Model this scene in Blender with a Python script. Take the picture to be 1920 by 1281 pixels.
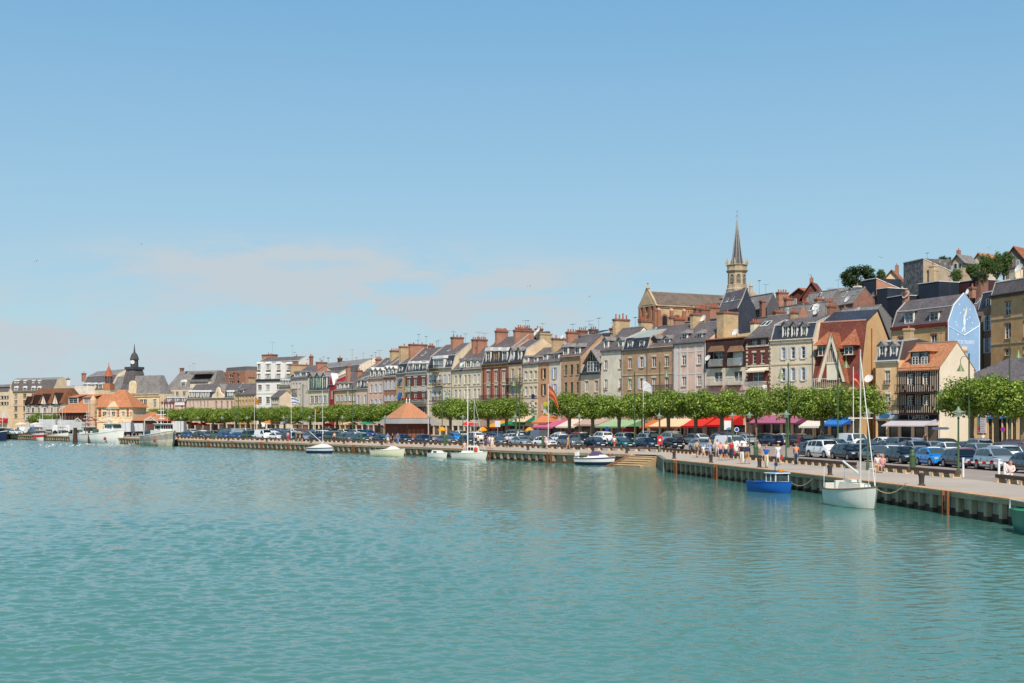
import bpy, bmesh, math, random
from mathutils import Vector, Matrix
random.seed(7)
for o in list(bpy.data.objects): bpy.data.objects.remove(o)
S = bpy.context.scene
C = S.collection
PI = math.pi
# ---------------------------------------------------------------- camera
F, YH, HC = 2400.0, 789.0, 3.6          # focal length in photo pixels, horizon row, eye height above the quay
cd = bpy.data.cameras.new('camera'); cam = bpy.data.objects.new('camera', cd); C.objects.link(cam)
cd.sensor_width = 36; cd.lens = F/1920*36; cd.shift_y = (YH-640.5)/1920
cd.clip_start = .5; cd.clip_end = 9000
cam.location = (0, 0, HC); cam.rotation_euler = (PI/2, 0, 0); S.camera = cam
# ---------------------------------------------------------------- light
SUN_AZ, SUN_EL = math.radians(177), math.radians(49)     # clockwise from +Y
W = bpy.data.worlds.new('World'); S.world = W; W.use_nodes = True
S.view_settings.view_transform = 'Standard'; S.view_settings.look = 'None'
S.view_settings.exposure = 0.42; S.view_settings.gamma = 1
sd = bpy.data.lights.new('sun', 'SUN'); sd.energy = 3.7; sd.angle = math.radians(.5); sd.color = (1, .895, .78)
so = bpy.data.objects.new('sun', sd); C.objects.link(so)
tosun = Vector((math.sin(SUN_AZ)*math.cos(SUN_EL), math.cos(SUN_AZ)*math.cos(SUN_EL), math.sin(SUN_EL)))
so.rotation_euler = tosun.to_track_quat('Z', 'Y').to_euler(); so.location = (40, -60, 120)

class NT:
    """tiny node-tree writer"""
    def __init__(s, nt): s.t = nt; s.t.nodes.clear()
    def n(s, typ, ins=None, **props):
        nd = s.t.nodes.new(typ)
        for k, v in props.items(): setattr(nd, k, v)
        for k, v in (ins or {}).items():
            sock = nd.inputs[k]
            if isinstance(v, bpy.types.NodeSocket): s.t.links.new(v, sock)
            elif isinstance(v, bpy.types.Node): s.t.links.new(v.outputs[0], sock)
            else:
                if isinstance(v, (tuple, list)) and len(v) == 3 and sock.type == 'RGBA': v = tuple(v)+(1,)
                sock.default_value = v
        return nd
    def m(s, op, a, b=0.0, c=0.0, clamp=False):
        return s.n('ShaderNodeMath', {0: a, 1: b, 2: c}, operation=op, use_clamp=clamp)
    def mix(s, f, a, b, typ='MIX'):
        nd = s.n('ShaderNodeMix', data_type='RGBA', blend_type=typ)
        for k, v in ((0, f), (6, a), (7, b)):
            if isinstance(v, bpy.types.Node): v = v.outputs[0]
            if isinstance(v, bpy.types.NodeSocket): s.t.links.new(v, nd.inputs[k])
            else: nd.inputs[k].default_value = v if k == 0 else tuple(v)+(1,)
        return nd.outputs[2]
    def ramp(s, f, stops):
        r = s.n('ShaderNodeValToRGB', {0: f})
        e = r.color_ramp.elements
        while len(e) < len(stops): e.new(.5)
        for i, (p, c) in enumerate(stops):
            e[i].position = p; e[i].color = tuple(c)+(1,) if len(c) == 3 else c
        return r.outputs[0]

def world():
    t = NT(W.node_tree)
    sky = t.n('ShaderNodeTexSky', sky_type='NISHITA', sun_disc=False, sun_elevation=SUN_EL, sun_rotation=SUN_AZ,
              air_density=1.15, dust_density=.5, ozone_density=2.2, altitude=10)
    tc = t.n('ShaderNodeTexCoord')
    sep = t.n('ShaderNodeSeparateXYZ', {0: tc.outputs['Generated']})
    y = t.m('MAXIMUM', sep.outputs[1], .05)
    u = t.m('DIVIDE', sep.outputs[0], y); v = t.m('DIVIDE', sep.outputs[2], y)
    vec = t.n('ShaderNodeCombineXYZ', {0: t.m('MULTIPLY', u, 1.0), 1: t.m('MULTIPLY', v, 4.2), 2: 0.0})
    nz = t.n('ShaderNodeTexNoise', {'Vector': vec, 'Scale': 5.5, 'Detail': 8.0, 'Roughness': .56, 'Distortion': .35})
    nz2 = t.n('ShaderNodeTexNoise', {'Vector': vec, 'Scale': 16.0, 'Detail': 6.0, 'Roughness': .6})
    fine = t.m('ADD', t.m('MULTIPLY', nz.outputs[0], .72), t.m('MULTIPLY', nz2.outputs[0], .28))
    tot = None
    for (cu, cv, ru, rv, k) in ((-.20, .130, .12, .014, 1.1), (-.075, .104, .17, .020, 2.0), (-.36, .085, .22, .03, .6),
                                (.02, .085, .16, .016, .6), (-.40, .045, .50, .04, .6), (.0, .03, 1.2, .045, .5)):
        a = t.m('POWER', t.m('DIVIDE', t.m('SUBTRACT', u, cu), ru), 2.0)
        b = t.m('POWER', t.m('DIVIDE', t.m('SUBTRACT', v, cv), rv), 2.0)
        g = t.m('MULTIPLY', t.m('POWER', 2.718, t.m('MULTIPLY', t.m('ADD', a, b), -1.0)), k)
        tot = g if tot is None else t.m('ADD', tot, g)
    cov = t.n('ShaderNodeMapRange', {0: fine, 1: .44, 2: .57, 3: 0.0, 4: 1.0})
    mask = t.m('MULTIPLY', t.m('MULTIPLY', tot, cov.outputs[0]), 1.0, clamp=True)
    # thin haze near the horizon and thin warm white cloud
    grad = t.ramp(sep.outputs[2], [(0, (.345, .475, .560)), (.08, (.325, .470, .572)), (.17, (.262, .437, .583)), (.31, (.160, .355, .560)), (.6, (.085, .23, .45)), (1, (.05, .16, .36))])
    grad = t.mix(1.0, grad, (10, 10, 10), 'MULTIPLY')
    c1 = t.mix(.80, t.mix(1.0, sky.outputs[0], SKYTINT, 'MULTIPLY'), grad)
    c2 = t.mix(mask, c1, CLOUDC)
    bg = t.n('ShaderNodeBackground', {'Color': c2, 'Strength': .094})
    t.n('ShaderNodeOutputWorld', {'Surface': bg})
SKYTINT = (.9, 1.05, 1.05); CLOUDC = (4.3, 4.95, 5.4)
world()

# ---------------------------------------------------------------- geometry helpers
def lerp_tab(tab, x):
    if x <= tab[0][0]: (a, fa), (b, fb) = tab[0], tab[1]
    elif x >= tab[-1][0]: (a, fa), (b, fb) = tab[-2], tab[-1]
    else:
        for i in range(len(tab)-1):
            if tab[i][0] <= x <= tab[i+1][0]: (a, fa), (b, fb) = tab[i], tab[i+1]; break
    return fa+(fb-fa)*(x-a)/(b-a)
# plan lines of the harbour; each is a chain of straight segments (bearing column, metres scale)
FACADE = [(-300, 4.6), (100, 5.6), (300, 6.2), (500, 7.0), (720, 8.4), (830, 9.1), (930, 9.75), (1090, 10.8), (1210, 11.6), (1480, 13.3), (1640, 14.0), (1762, 14.7), (1920, 15.6), (2300, 18)]
QUAY_N = [(1251, 20), (1455, 25.75), (1700, 33.6), (1901, 40.7), (2300, 56)]
QUAY_F = [(-300, 5.2), (20, 7.2), (230, 8.9), (340, 9.9), (560, 11.7), (790, 13.75), (1030, 16.4), (1155, 17.3), (1240, 18)]
BENCH = [(-300, 5.1), (20, 7.0), (230, 8.4), (340, 9.3), (560, 10.7), (756, 12.05), (950, 13.7), (1100, 15.2), (1250, 16.2), (1411, 20.5), (1650, 26.1), (1790, 29.7), (1890, 32.5), (2300, 46)]
ROW1 = [(-300, 4.95), (20, 6.7), (340, 9.0), (560, 10.3), (800, 11.8), (960, 13.0), (1065, 13.8), (1180, 14.1), (1275, 14.6), (1380, 16.8), (1540, 19.2), (1600, 20.5), (1690, 22.3), (1755, 23.5), (1870, 25.8), (2000, 29), (2300, 37)]
def P(px, s, z=0.0): return Vector(((px-960)/s, F/s, z))
def Z(y, s): return HC+(YH-y)/s
def hx(h):
    r = [int(h[i:i+2], 16)/255 for i in (0, 2, 4)]
    return tuple(c/12.92 if c <= .04045 else ((c+.055)/1.055)**2.4 for c in r)

class MB:
    def __init__(s): s.v = []; s.f = []; s.m = []; s.mats = []
    def mi(s, mat):
        if mat not in s.mats: s.mats.append(mat)
        return s.mats.index(mat)
    def poly(s, pts, mat):
        i = len(s.v); s.v += [tuple(p) for p in pts]; s.f.append(tuple(range(i, i+len(pts)))); s.m.append(s.mi(mat))
    def mesh(s, vs, fs, mat):
        i = len(s.v); s.v += [tuple(p) for p in vs]; k = s.mi(mat)
        for f in fs: s.f.append(tuple(j+i for j in f)); s.m.append(k)
    def box(s, x0, x1, y0, y1, z0, z1, mat, M=None):
        vs = [Vector((x, y, z)) for z in (z0, z1) for y in (y0, y1) for x in (x0, x1)]
        if M: vs = [M @ p for p in vs]
        s.mesh(vs, [(0, 2, 3, 1), (4, 5, 7, 6), (0, 1, 5, 4), (2, 6, 7, 3), (0, 4, 6, 2), (1, 3, 7, 5)], mat)
    def hull(s, lo, hi, mat, cap=True):
        """loft between two polygons with equal counts"""
        n = len(lo); vs = list(lo)+list(hi)
        fs = [(i, (i+1) % n, n+(i+1) % n, n+i) for i in range(n)]
        if cap: fs += [tuple(range(n-1, -1, -1)), tuple(range(n, 2*n))]
        s.mesh(vs, fs, mat)
    def prism(s, poly2, y0, y1, mat, plane='xz'):
        g = {'xz': lambda a, b, c: (a, c, b), 'yz': lambda a, b, c: (c, a, b), 'xy': lambda a, b, c: (a, b, c)}[plane]
        s.hull([g(a, b, y0) for a, b in poly2], [g(a, b, y1) for a, b in poly2], mat)
    def tube(s, p0, p1, r0, r1=None, mat=None, n=6, cap=True):
        r1 = r0 if r1 is None else r1
        p0, p1 = Vector(p0), Vector(p1); d = (p1-p0)
        if d.length < 1e-6: return
        q = d.to_track_quat('Z', 'Y')
        lo = [p0+q @ Vector((math.cos(2*PI*i/n)*r0, math.sin(2*PI*i/n)*r0, 0)) for i in range(n)]
        hi = [p1+q @ Vector((math.cos(2*PI*i/n)*r1, math.sin(2*PI*i/n)*r1, 0)) for i in range(n)]
        s.hull(lo, hi, mat, cap)
    def path(s, pts, r, mat, n=6):
        rs = r if isinstance(r, (list, tuple)) else [r]*len(pts)
        for i in range(len(pts)-1): s.tube(pts[i], pts[i+1], rs[i], rs[i+1], mat, n)
    def lathe(s, prof, mat, n=10, c=(0, 0, 0), M=None, cap=True):
        """prof: list of (radius, z)"""
        vs = []; cx, cy, cz = c
        for r, z in prof:
            for i in range(n):
                p = Vector((cx+math.cos(2*PI*i/n)*r, cy+math.sin(2*PI*i/n)*r, cz+z)); vs.append(M @ p if M else p)
        fs = [(k*n+i, k*n+(i+1) % n, (k+1)*n+(i+1) % n, (k+1)*n+i) for k in range(len(prof)-1) for i in range(n)]
        if cap: fs += [tuple(range(n-1, -1, -1)), tuple(range((len(prof)-1)*n, len(prof)*n))]
        s.mesh(vs, fs, mat)
    def grid(s, rows, mat, close=False):
        """rows of points, equal length"""
        n = len(rows[0]); vs = [p for r in rows for p in r]
        fs = []
        for k in range(len(rows)-1):
            for i in range(n if close else n-1):
                fs.append((k*n+i, k*n+(i+1) % n, (k+1)*n+(i+1) % n, (k+1)*n+i))
        s.mesh(vs, fs, mat)
    def data(s, name, smooth=None):
        me = bpy.data.meshes.new(name); me.from_pydata(s.v, [], s.f)
        for m in s.mats: me.materials.append(m)
        me.polygons.foreach_set('material_index', s.m)
        bm = bmesh.new(); bm.from_mesh(me)
        if smooth is not None: bmesh.ops.remove_doubles(bm, verts=bm.verts, dist=.0005)
        bmesh.ops.recalc_face_normals(bm, faces=bm.faces); bm.to_mesh(me); bm.free()
        if smooth is not None:
            me.polygons.foreach_set('use_smooth', [True]*len(me.polygons)); me.set_sharp_from_angle(angle=math.radians(smooth))
        me.update(); return me
    def build(s, name, parent=None, smooth=None):
        return link(name, s.data(name, smooth), parent)
def link(name, me, parent=None):
    o = bpy.data.objects.new(name, me); C.objects.link(o)
    if parent: o.parent = parent
    return o
def tag(o, label=None, cat=None, group=None, kind=None):
    for k, v in (('label', label), ('category', cat), ('group', group), ('kind', kind)):
        if v: o[k] = v
    return o
def thing(name, loc, rz, label, cat, group=None):
    o = bpy.data.objects.new(name, None); C.objects.link(o); o.location = loc; o.rotation_euler = (0, 0, rz)
    o.empty_display_size = .3
    return tag(o, label, cat, group)
def copy_tree(o, parent=None):
    c = o.copy(); C.objects.link(c); c.parent = parent
    for ch in list(o.children): copy_tree(ch, c)
    return c
ORD = ['first', 'second', 'third', 'fourth', 'fifth', 'sixth', 'seventh', 'eighth', 'ninth', 'tenth', 'eleventh', 'twelfth', 'thirteenth', 'fourteenth', 'fifteenth', 'sixteenth', 'seventeenth', 'eighteenth', 'nineteenth']
def nth(i):
    if i < 19: return ORD[i]
    t = {2: 'twent', 3: 'thirt', 4: 'fort', 5: 'fift', 6: 'sixt', 7: 'sevent', 8: 'eight'}[(i+1)//10]; r = (i+1) % 10
    return t+'ieth' if r == 0 else t+'y-'+ORD[r-1]

# ---------------------------------------------------------------- materials
_mc = {}
def mat(key, color=(.5, .5, .5), rough=.8, var=.12, scale=1.5, spec=.3, metal=0.0, bump=0.0, bscale=20, coat=0.0, streak=0.0, rnd=0.0, trans=0.0):
    """painted, rendered or plain surface: colour with large soft blotches, fine grain and optional vertical streaks"""
    if key in _mc: return _mc[key]
    if isinstance(color, str): color = hx(color)
    m = bpy.data.materials.new(key); m.use_nodes = True; t = NT(m.node_tree)
    tc = t.n('ShaderNodeTexCoord')
    n1 = t.n('ShaderNodeTexNoise', {'Vector': tc.outputs['Object'], 'Scale': scale*.35, 'Detail': 5.0, 'Roughness': .65})
    dark = tuple(c*(1-var*1.6) for c in color); lite = tuple(min(1, c*(1+var*.8)) for c in color)
    c = t.mix(t.n('ShaderNodeMapRange', {0: n1.outputs[0], 1: .3, 2: .7}).outputs[0], dark, lite)
    n2 = t.n('ShaderNodeTexNoise', {'Vector': tc.outputs['Object'], 'Scale': scale*8, 'Detail': 3.0})
    c = t.mix(var, c, t.mix(n2.outputs[0], tuple(x*.4 for x in color), tuple(min(1, x*1.6) for x in color)))
    if streak:
        mp = t.n('ShaderNodeMapping', {'Vector': tc.outputs['Object'], 'Scale': (3, 3, .18)})
        n3 = t.n('ShaderNodeTexNoise', {'Vector': mp, 'Scale': 1.6, 'Detail': 4.0, 'Roughness': .7})
        k = t.n('ShaderNodeMapRange', {0: n3.outputs[0], 1: .48, 2: .72, 3: 0.0, 4: streak})
        c = t.mix(k.outputs[0], c, tuple(x*.35 for x in color))
    if rnd:
        oi = t.n('ShaderNodeObjectInfo')
        hs = t.n('ShaderNodeHueSaturation', {'Value': t.m('ADD', t.m('MULTIPLY', oi.outputs['Random'], rnd), 1-rnd/2), 'Color': c})
        c = hs.outputs[0]
    b = t.n('ShaderNodeBsdfPrincipled', {'Base Color': c, 'Roughness': rough, 'Specular IOR Level': spec, 'Metallic': metal})
    if coat: b.inputs['Coat Weight'].default_value = coat; b.inputs['Coat Roughness'].default_value = .05
    if bump:
        n4 = t.n('ShaderNodeTexNoise', {'Vector': tc.outputs['Object'], 'Scale': float(bscale), 'Detail': 4.0})
        bp = t.n('ShaderNodeBump', {'Height': n4.outputs[0], 'Strength': bump, 'Distance': .05}); t.t.links.new(bp.outputs[0], b.inputs['Normal'])
    out = b
    if trans:
        tr = t.n('ShaderNodeBsdfTranslucent', {'Color': c}); out = t.n('ShaderNodeMixShader', {0: trans, 1: b, 2: tr})
    t.n('ShaderNodeOutputMaterial', {'Surface': out}); _mc[key] = m
    return m
def coursed(key, color, mortar, bw=.24, bh=.08, rough=.85, ms=.012, vary=.25, blotch=.2, streak=0.0, offset=.5):
    """bricks, tiles, slates or boards laid in courses; the wall plane is unrolled with x+y against z"""
    if key in _mc: return _mc[key]
    if isinstance(color, str): color = hx(color)
    if isinstance(mortar, str): mortar = hx(mortar)
    m = bpy.data.materials.new(key); m.use_nodes = True; t = NT(m.node_tree)
    tc = t.n('ShaderNodeTexCoord'); sp = t.n('ShaderNodeSeparateXYZ', {0: tc.outputs['Object']})
    cv = t.n('ShaderNodeCombineXYZ', {0: t.m('ADD', sp.outputs[0], t.m('MULTIPLY', sp.outputs[1], .93)), 1: sp.outputs[2], 2: 0.0})
    br = t.n('ShaderNodeTexBrick', {'Vector': cv, 'Color1': tuple(c*(1-vary) for c in color), 'Color2': tuple(min(1, c*(1+vary)) for c in color), 'Mortar': mortar,
             'Scale': 1.0, 'Mortar Size': ms, 'Brick Width': bw, 'Row Height': bh, 'Bias': 0.0}, offset=offset)
    nz = t.n('ShaderNodeTexNoise', {'Vector': tc.outputs['Object'], 'Scale': .6, 'Detail': 7.0, 'Roughness': .68})
    k = t.n('ShaderNodeMapRange', {0: nz.outputs[0], 1: .33, 2: .68, 3: 1-blotch, 4: 1+blotch})
    c = t.n('ShaderNodeHueSaturation', {'Value': k.outputs[0], 'Color': br.outputs[0]}).outputs[0]
    if streak:
        mp = t.n('ShaderNodeMapping', {'Vector': tc.outputs['Object'], 'Scale': (2.5, 2.5, .3)})
        n3 = t.n('ShaderNodeTexNoise', {'Vector': mp, 'Scale': 1.3, 'Detail': 6.0, 'Roughness': .75})
        q = t.n('ShaderNodeMapRange', {0: n3.outputs[0], 1: .5, 2: .75, 3: 0.0, 4: streak})
        c = t.mix(q.outputs[0], c, tuple(min(1, x*2.3+.03) for x in color))
    b = t.n('ShaderNodeBsdfPrincipled', {'Base Color': c, 'Roughness': rough, 'Specular IOR Level': .25})
    bp = t.n('ShaderNodeBump', {'Height': br.outputs[1], 'Strength': .25, 'Distance': -.02}); t.t.links.new(bp.outputs[0], b.inputs['Normal'])
    t.n('ShaderNodeOutputMaterial', {'Surface': b}); _mc[key] = m
    return m
def glass(key, dark=(.012, .016, .02), lite=(.30, .31, .31), thr=.62, rough=.12):
    """window seen from outside: dark room, in some windows a pale curtain behind the pane"""
    if key in _mc: return _mc[key]
    m = bpy.data.materials.new(key); m.use_nodes = True; t = NT(m.node_tree)
    oi = t.n('ShaderNodeObjectInfo'); tc = t.n('ShaderNodeTexCoord')
    nz = t.n('ShaderNodeTexNoise', {'Vector': tc.outputs['Object'], 'Scale': 1.9, 'Detail': 3.0})
    r = t.m('ADD', t.m('MULTIPLY', oi.outputs['Random'], .55), t.m('MULTIPLY', nz.outputs[0], .6))
    k = t.n('ShaderNodeMapRange', {0: r, 1: thr, 2: thr+.14})
    c = t.mix(k.outputs[0], dark, lite)
    b = t.n('ShaderNodeBsdfPrincipled', {'Base Color': c, 'Roughness': rough, 'Specular IOR Level': .35 if key == 'car_glass' else .6, 'IOR': 1.5})
    t.n('ShaderNodeOutputMaterial', {'Surface': b}); _mc[key] = m
    return m
GLASS = glass('window_glass'); SHOPG = glass('shop_glass', (.012, .012, .014), (.13, .10, .08), .55)
CARG = glass('car_glass', (.008, .012, .014), (.05, .075, .08), .5, .04)
WHITE = mat('white_paint', 'e6e4dc', .55, .06); FRAME = mat('window_frame_white', 'dedcd4', .5, .05)
SHUT = mat('shutter_white', 'c9ccd0', .6, .06); SHUTD = mat('shutter_dark', '3a3530', .6, .1); SHUTG = mat('shutter_green', '4a5a45', .6, .1)
IRON = mat('black_iron', (.02, .02, .022), .5, .1, spec=.4)
GREENP = mat('lamp_green', '48603f', .5, .1, spec=.4, streak=.3); GREEND = mat('dark_green_paint', '2f4a34', .45, .1)
ZINC = mat('zinc_grey', 'a7aaa6', .45, .12, metal=.25); ZINCW = mat('zinc_white', 'd4d3cc', .5, .1)
SLATE = coursed('slate_brown_grey', '67605f', '4a4444', .28, .16, .6, .01, .22, .22, .25)
SLATED = coursed('slate_dark_blue', '3a3f4a', '25272e', .28, .16, .5, .01, .22, .2, .08)
SLATEL = coursed('slate_light_grey', '85807c', '625c58', .28, .16, .65, .01, .2, .22, .3)
TILEO = coursed('tile_orange', 'b57c58', '94684e', .2, .14, .8, .012, .2, .12, .1)
TILER = coursed('tile_red_brown', '7a453a', '553029', .2, .14, .8, .012, .25, .2, .1)
TILEF = coursed('tile_faded_orange', 'a8694a', '744432', .2, .14, .8, .012, .25, .2, .1)
BRICKR = coursed('brick_red', '875346', '97806f', .24, .08, .85, .012, .25, .18)
BRICKD = coursed('brick_crimson', '6d2b26', '8b6a5a', .24, .08, .85, .01, .2, .15)
BRICKB = coursed('brick_brown', 'b48e6c', 'c2a588', .24, .08, .85, .012, .25, .15)
BRICKY = coursed('brick_ochre', 'c0a47c', 'b4a082', .24, .08, .85, .012, .25, .18)
BRICKO = coursed('brick_orange', 'a66a52', 'b09480', .24, .08, .85, .012, .25, .15)
POT = mat('chimney_pot_clay', 'b0603a', .8, .15)
def wallm(h, st=.25):
    c = hx(h); k = min(1.38, .80/max(c)); return mat('stucco_'+h, (c[0]*k*1.05, c[1]*k*1.0, c[2]*k*.97), .9, .16, streak=min(.6, st+.1))
def text(parent, s, x, z, size, m, y=-.03, name='lettering', sx=1.0, center=True, ext=.01, rot=(PI/2, 0, 0)):
    cu = bpy.data.curves.new('t', 'FONT'); cu.body = s; cu.size = size; cu.extrude = ext
    cu.align_x = 'CENTER' if center else 'LEFT'; cu.align_y = 'CENTER'
    o = bpy.data.objects.new('t', cu); C.objects.link(o); bpy.context.view_layer.update()
    me = bpy.data.meshes.new_from_object(o); bpy.data.objects.remove(o); me.materials.clear(); me.materials.append(m)
    t = link(name, me, parent); t.location = (x, y, z); t.rotation_euler = rot; t.scale = (sx, 1, 1)
    return t
# ---------------------------------------------------------------- water, quays, ground
import numpy as np
def water_mat():
    m = bpy.data.materials.new('harbour_water'); m.use_nodes = True; t = NT(m.node_tree)
    g = t.n('ShaderNodeNewGeometry')
    big = t.n('ShaderNodeTexNoise', {'Vector': g.outputs['Position'], 'Scale': .035, 'Detail': 4.0, 'Roughness': .6})
    mp = t.n('ShaderNodeMapping', {'Vector': g.outputs['Position'], 'Scale': (.6, 1.1, 1)})
    b = t.n('ShaderNodeTexNoise', {'Vector': mp, 'Scale': 5.0, 'Detail': 3.0, 'Roughness': .6})
    bp = t.n('ShaderNodeBump', {'Height': b.outputs[0], 'Strength': 1.0, 'Distance': .012})
    col = t.mix(t.n('ShaderNodeMapRange', {0: big.outputs[0], 1: .35, 2: .65}).outputs[0], WCOL1, WCOL2)
    p = t.n('ShaderNodeBsdfPrincipled', {'Base Color': col, 'Roughness': .07, 'IOR': 1.333, 'Specular IOR Level': .5, 'Normal': bp})
    t.n('ShaderNodeOutputMaterial', {'Surface': p}); return m
WCOL1 = (.064, .188, .148); WCOL2 = (.080, .216, .174)
WM_ = water_mat()
def water():
    """real waves: a sum of wind-driven sine trains, ruffled in the open basin and calmer along the near quay"""
    rg = np.random.default_rng(11); D = [9.0]
    while D[-1] < 430: d = D[-1]; D.append(d+min(max(d*d/15000, .05), .40))
    D = np.array(D); K = np.concatenate([np.linspace(-1.0, -.47, 120), np.linspace(-.465, .465, 1010), np.linspace(.47, 1.2, 160)]); Y = np.repeat(D[:, None], len(K), 1); X = Y*K[None, :]
    Y = Y+rg.uniform(-.01, .01, Y.shape); step = np.minimum(np.maximum(Y*Y/15000, .05), .40)
    dq = 29-.1*Y-X; ss = lambda a, b, v: (lambda q: q*q*(3-2*q))(np.clip((v-a)/(b-a), 0, 1))
    wob = 5*np.sin(X*.11+Y*.05)+4*np.sin(X*.07-Y*.09+2)
    ruf = np.maximum(ss(8, 40, dq+wob), ss(105, 170, Y)); H = np.zeros_like(X)
    gust = 1+.12*np.sin(X*.05+Y*.13+1)+.10*np.sin(X*.17-Y*.06)+.07*np.sin(X*.31+Y*.22)
    N = 90; lam = np.exp(rg.uniform(math.log(.15), math.log(1.7), N)); th = rg.normal(0, .62, N)+.12; ph = rg.uniform(0, 6.28, N)
    for l, a, p in zip(lam, th, ph):
        k = 2*math.pi/l; sl = WSLOPE*math.sqrt(2/N)*(1.1 if l < .9 else .8)
        ok = np.clip((l/(2.1*step)-.75)/.5, 0, 1)
        amp = sl/k*ok*(1+.95*ss(60, 160, Y))*(.42+.58*ruf if l > .45 else .22+.78*ruf)*gust
        q = k*(X*math.sin(a)+Y*math.cos(a))+p; H += amp*(np.sin(q)+.22*np.sin(2*q+1.2))
    H = np.clip(H, -.3, .3)-1.2; n0, n1 = X.shape; me = bpy.data.meshes.new('water')
    co = np.stack([X, Y, H], -1).reshape(-1, 3).astype(np.float32)
    ii = np.arange(n0*n1).reshape(n0, n1); f = np.stack([ii[:-1, :-1], ii[:-1, 1:], ii[1:, 1:], ii[1:, :-1]], -1).reshape(-1, 4)
    me.vertices.add(len(co)); me.vertices.foreach_set('co', co.ravel()); me.loops.add(f.size); me.loops.foreach_set('vertex_index', f.ravel().astype(np.int32))
    me.polygons.add(len(f)); me.polygons.foreach_set('loop_start', np.arange(0, f.size, 4, dtype=np.int32)); me.polygons.foreach_set('use_smooth', np.ones(len(f), bool)); me.update(calc_edges=True); me.materials.append(WM_)
    tag(link('water', me), kind='structure')
WSLOPE = .17
water()
mb = MB(); mb.poly([(-2500, -300, -1.42), (400, -300, -1.42), (400, 3000, -1.42), (-2500, 3000, -1.42)], WM_)
tag(mb.build('water'), kind='structure')
ASPH = mat('asphalt_car_park', (.34, .285, .235), .9, .16, .5, bump=.1)
WALK = mat('promenade_asphalt', (.45, .385, .31), .9, .12, .4, bump=.1)
PAVE = mat('pavement_stone', (.38, .36, .33), .9, .12, .8)
EDGE = mat('quay_edge_iron', 'd0a67c', .85, .25, 2.5, streak=.3)
CONC = mat('quay_concrete', 'b0a490', .9, .3, 1.2, streak=.7)
PILE = mat('quay_pile_wood', 'b8a284', .9, .35, 2.0, streak=.8, rnd=.35)
WEED = mat('quay_weed_band', '5a4c3c', .9, .35, 2.0)
RUST = mat('quay_ladder_rust', '6b4636', .9, .35, 3)
def strip(name, c0, c1, z0, z1, m, pxs, kind='structure', label=None):
    mb = MB()
    for a, b in zip(pxs[:-1], pxs[1:]):
        mb.poly([c0(a)+Vector((0, 0, z0)), c0(b)+Vector((0, 0, z0)), c1(b)+Vector((0, 0, z1)), c1(a)+Vector((0, 0, z1))], m)
    return tag(mb.build(name), kind=kind)
def cv(tab): return lambda px: P(px, lerp_tab(tab, px))
pf = [-300, 20, 230, 340, 560, 756, 790, 950, 1030, 1100, 1155, 1240]
pn = [1251, 1330, 1411, 1455, 1650, 1700, 1790, 1901, 2300, 3000]
# promenade: far quay, near quay and the strip round the steps
mb = MB()
for a, b in zip(pf[:-1], pf[1:]):
    if b <= 1155: mb.poly([P(a, lerp_tab(QUAY_F, a)), P(b, lerp_tab(QUAY_F, b)), P(b, lerp_tab(BENCH, b)), P(a, lerp_tab(BENCH, a))], WALK)
cs = [1155, 1186, 1240]
mb.poly([P(1155, 17.3), P(1186, 17.5), P(1186, lerp_tab(BENCH, 1186)), P(1155, lerp_tab(BENCH, 1155))], WALK)
mb.poly([P(1186, 17.5), P(1238, 17.85), P(1238, lerp_tab(BENCH, 1238)), P(1186, lerp_tab(BENCH, 1186))], WALK)
mb.poly([P(1238, 17.85), P(1251, 20), P(1251, lerp_tab(BENCH, 1251)), P(1238, lerp_tab(BENCH, 1238))], WALK)
for a, b in zip(pn[:-1], pn[1:]):
    mb.poly([P(a, lerp_tab(QUAY_N, a)), P(b, lerp_tab(QUAY_N, b)), P(b, lerp_tab(BENCH, b)), P(a, lerp_tab(BENCH, a))], WALK)
tag(mb.build('promenade'), kind='structure')
ppx = sorted(set(pf+pn))
GZ = .55
def flat_(px): return P(px, lerp_tab(BENCH, px)*.55+lerp_tab(FACADE, px)*.45)
def mid(px): return P(px, lerp_tab(FACADE, px)*1.12)
def front(px): return P(px, lerp_tab(FACADE, px)*1.035)
strip('car_park', cv(BENCH), flat_, 0, 0, ASPH, ppx); strip('car_park', flat_, mid, 0, GZ-.05, ASPH, ppx)
strip('road', mid, front, GZ-.05, GZ, mat('road_asphalt', (.17, .165, .16), .9, .14, .5), ppx)
strip('pavement', lambda px: P(px, lerp_tab(FACADE, px)*1.06), cv(FACADE), GZ+.12, GZ+.12, PAVE, ppx)
# hillside behind the first row of houses
HILL = mat('hill_grass', (.07, .09, .035), .95, .4, .2)
def hillz(px, k):
    r = max(0, min(1, (px-1000)/700)); return GZ+(1.5+26*r)*k
mb = MB()
ks = [(1.0, 0), (.80, 0), (.74, .3), (.67, .7), (.60, .92), (.52, 1.0), (.35, .9)]
hp = list(range(-300, 2301, 100))
mb.grid([[P(px, lerp_tab(FACADE, px)*q, GZ+(0 if k == 0 else hillz(px, k)-GZ)) for px in hp] for q, k in ks], HILL)
tag(mb.build('hillside'), kind='structure')
mb = MB(); mb.poly([(-2500, 520, GZ-.4), (-2500, 2900, GZ-.4), (2500, 2900, GZ-.4), (2500, 320, GZ-.4), (0, 320, GZ-.4)], HILL)
tag(mb.build('ground'), kind='structure')

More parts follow.
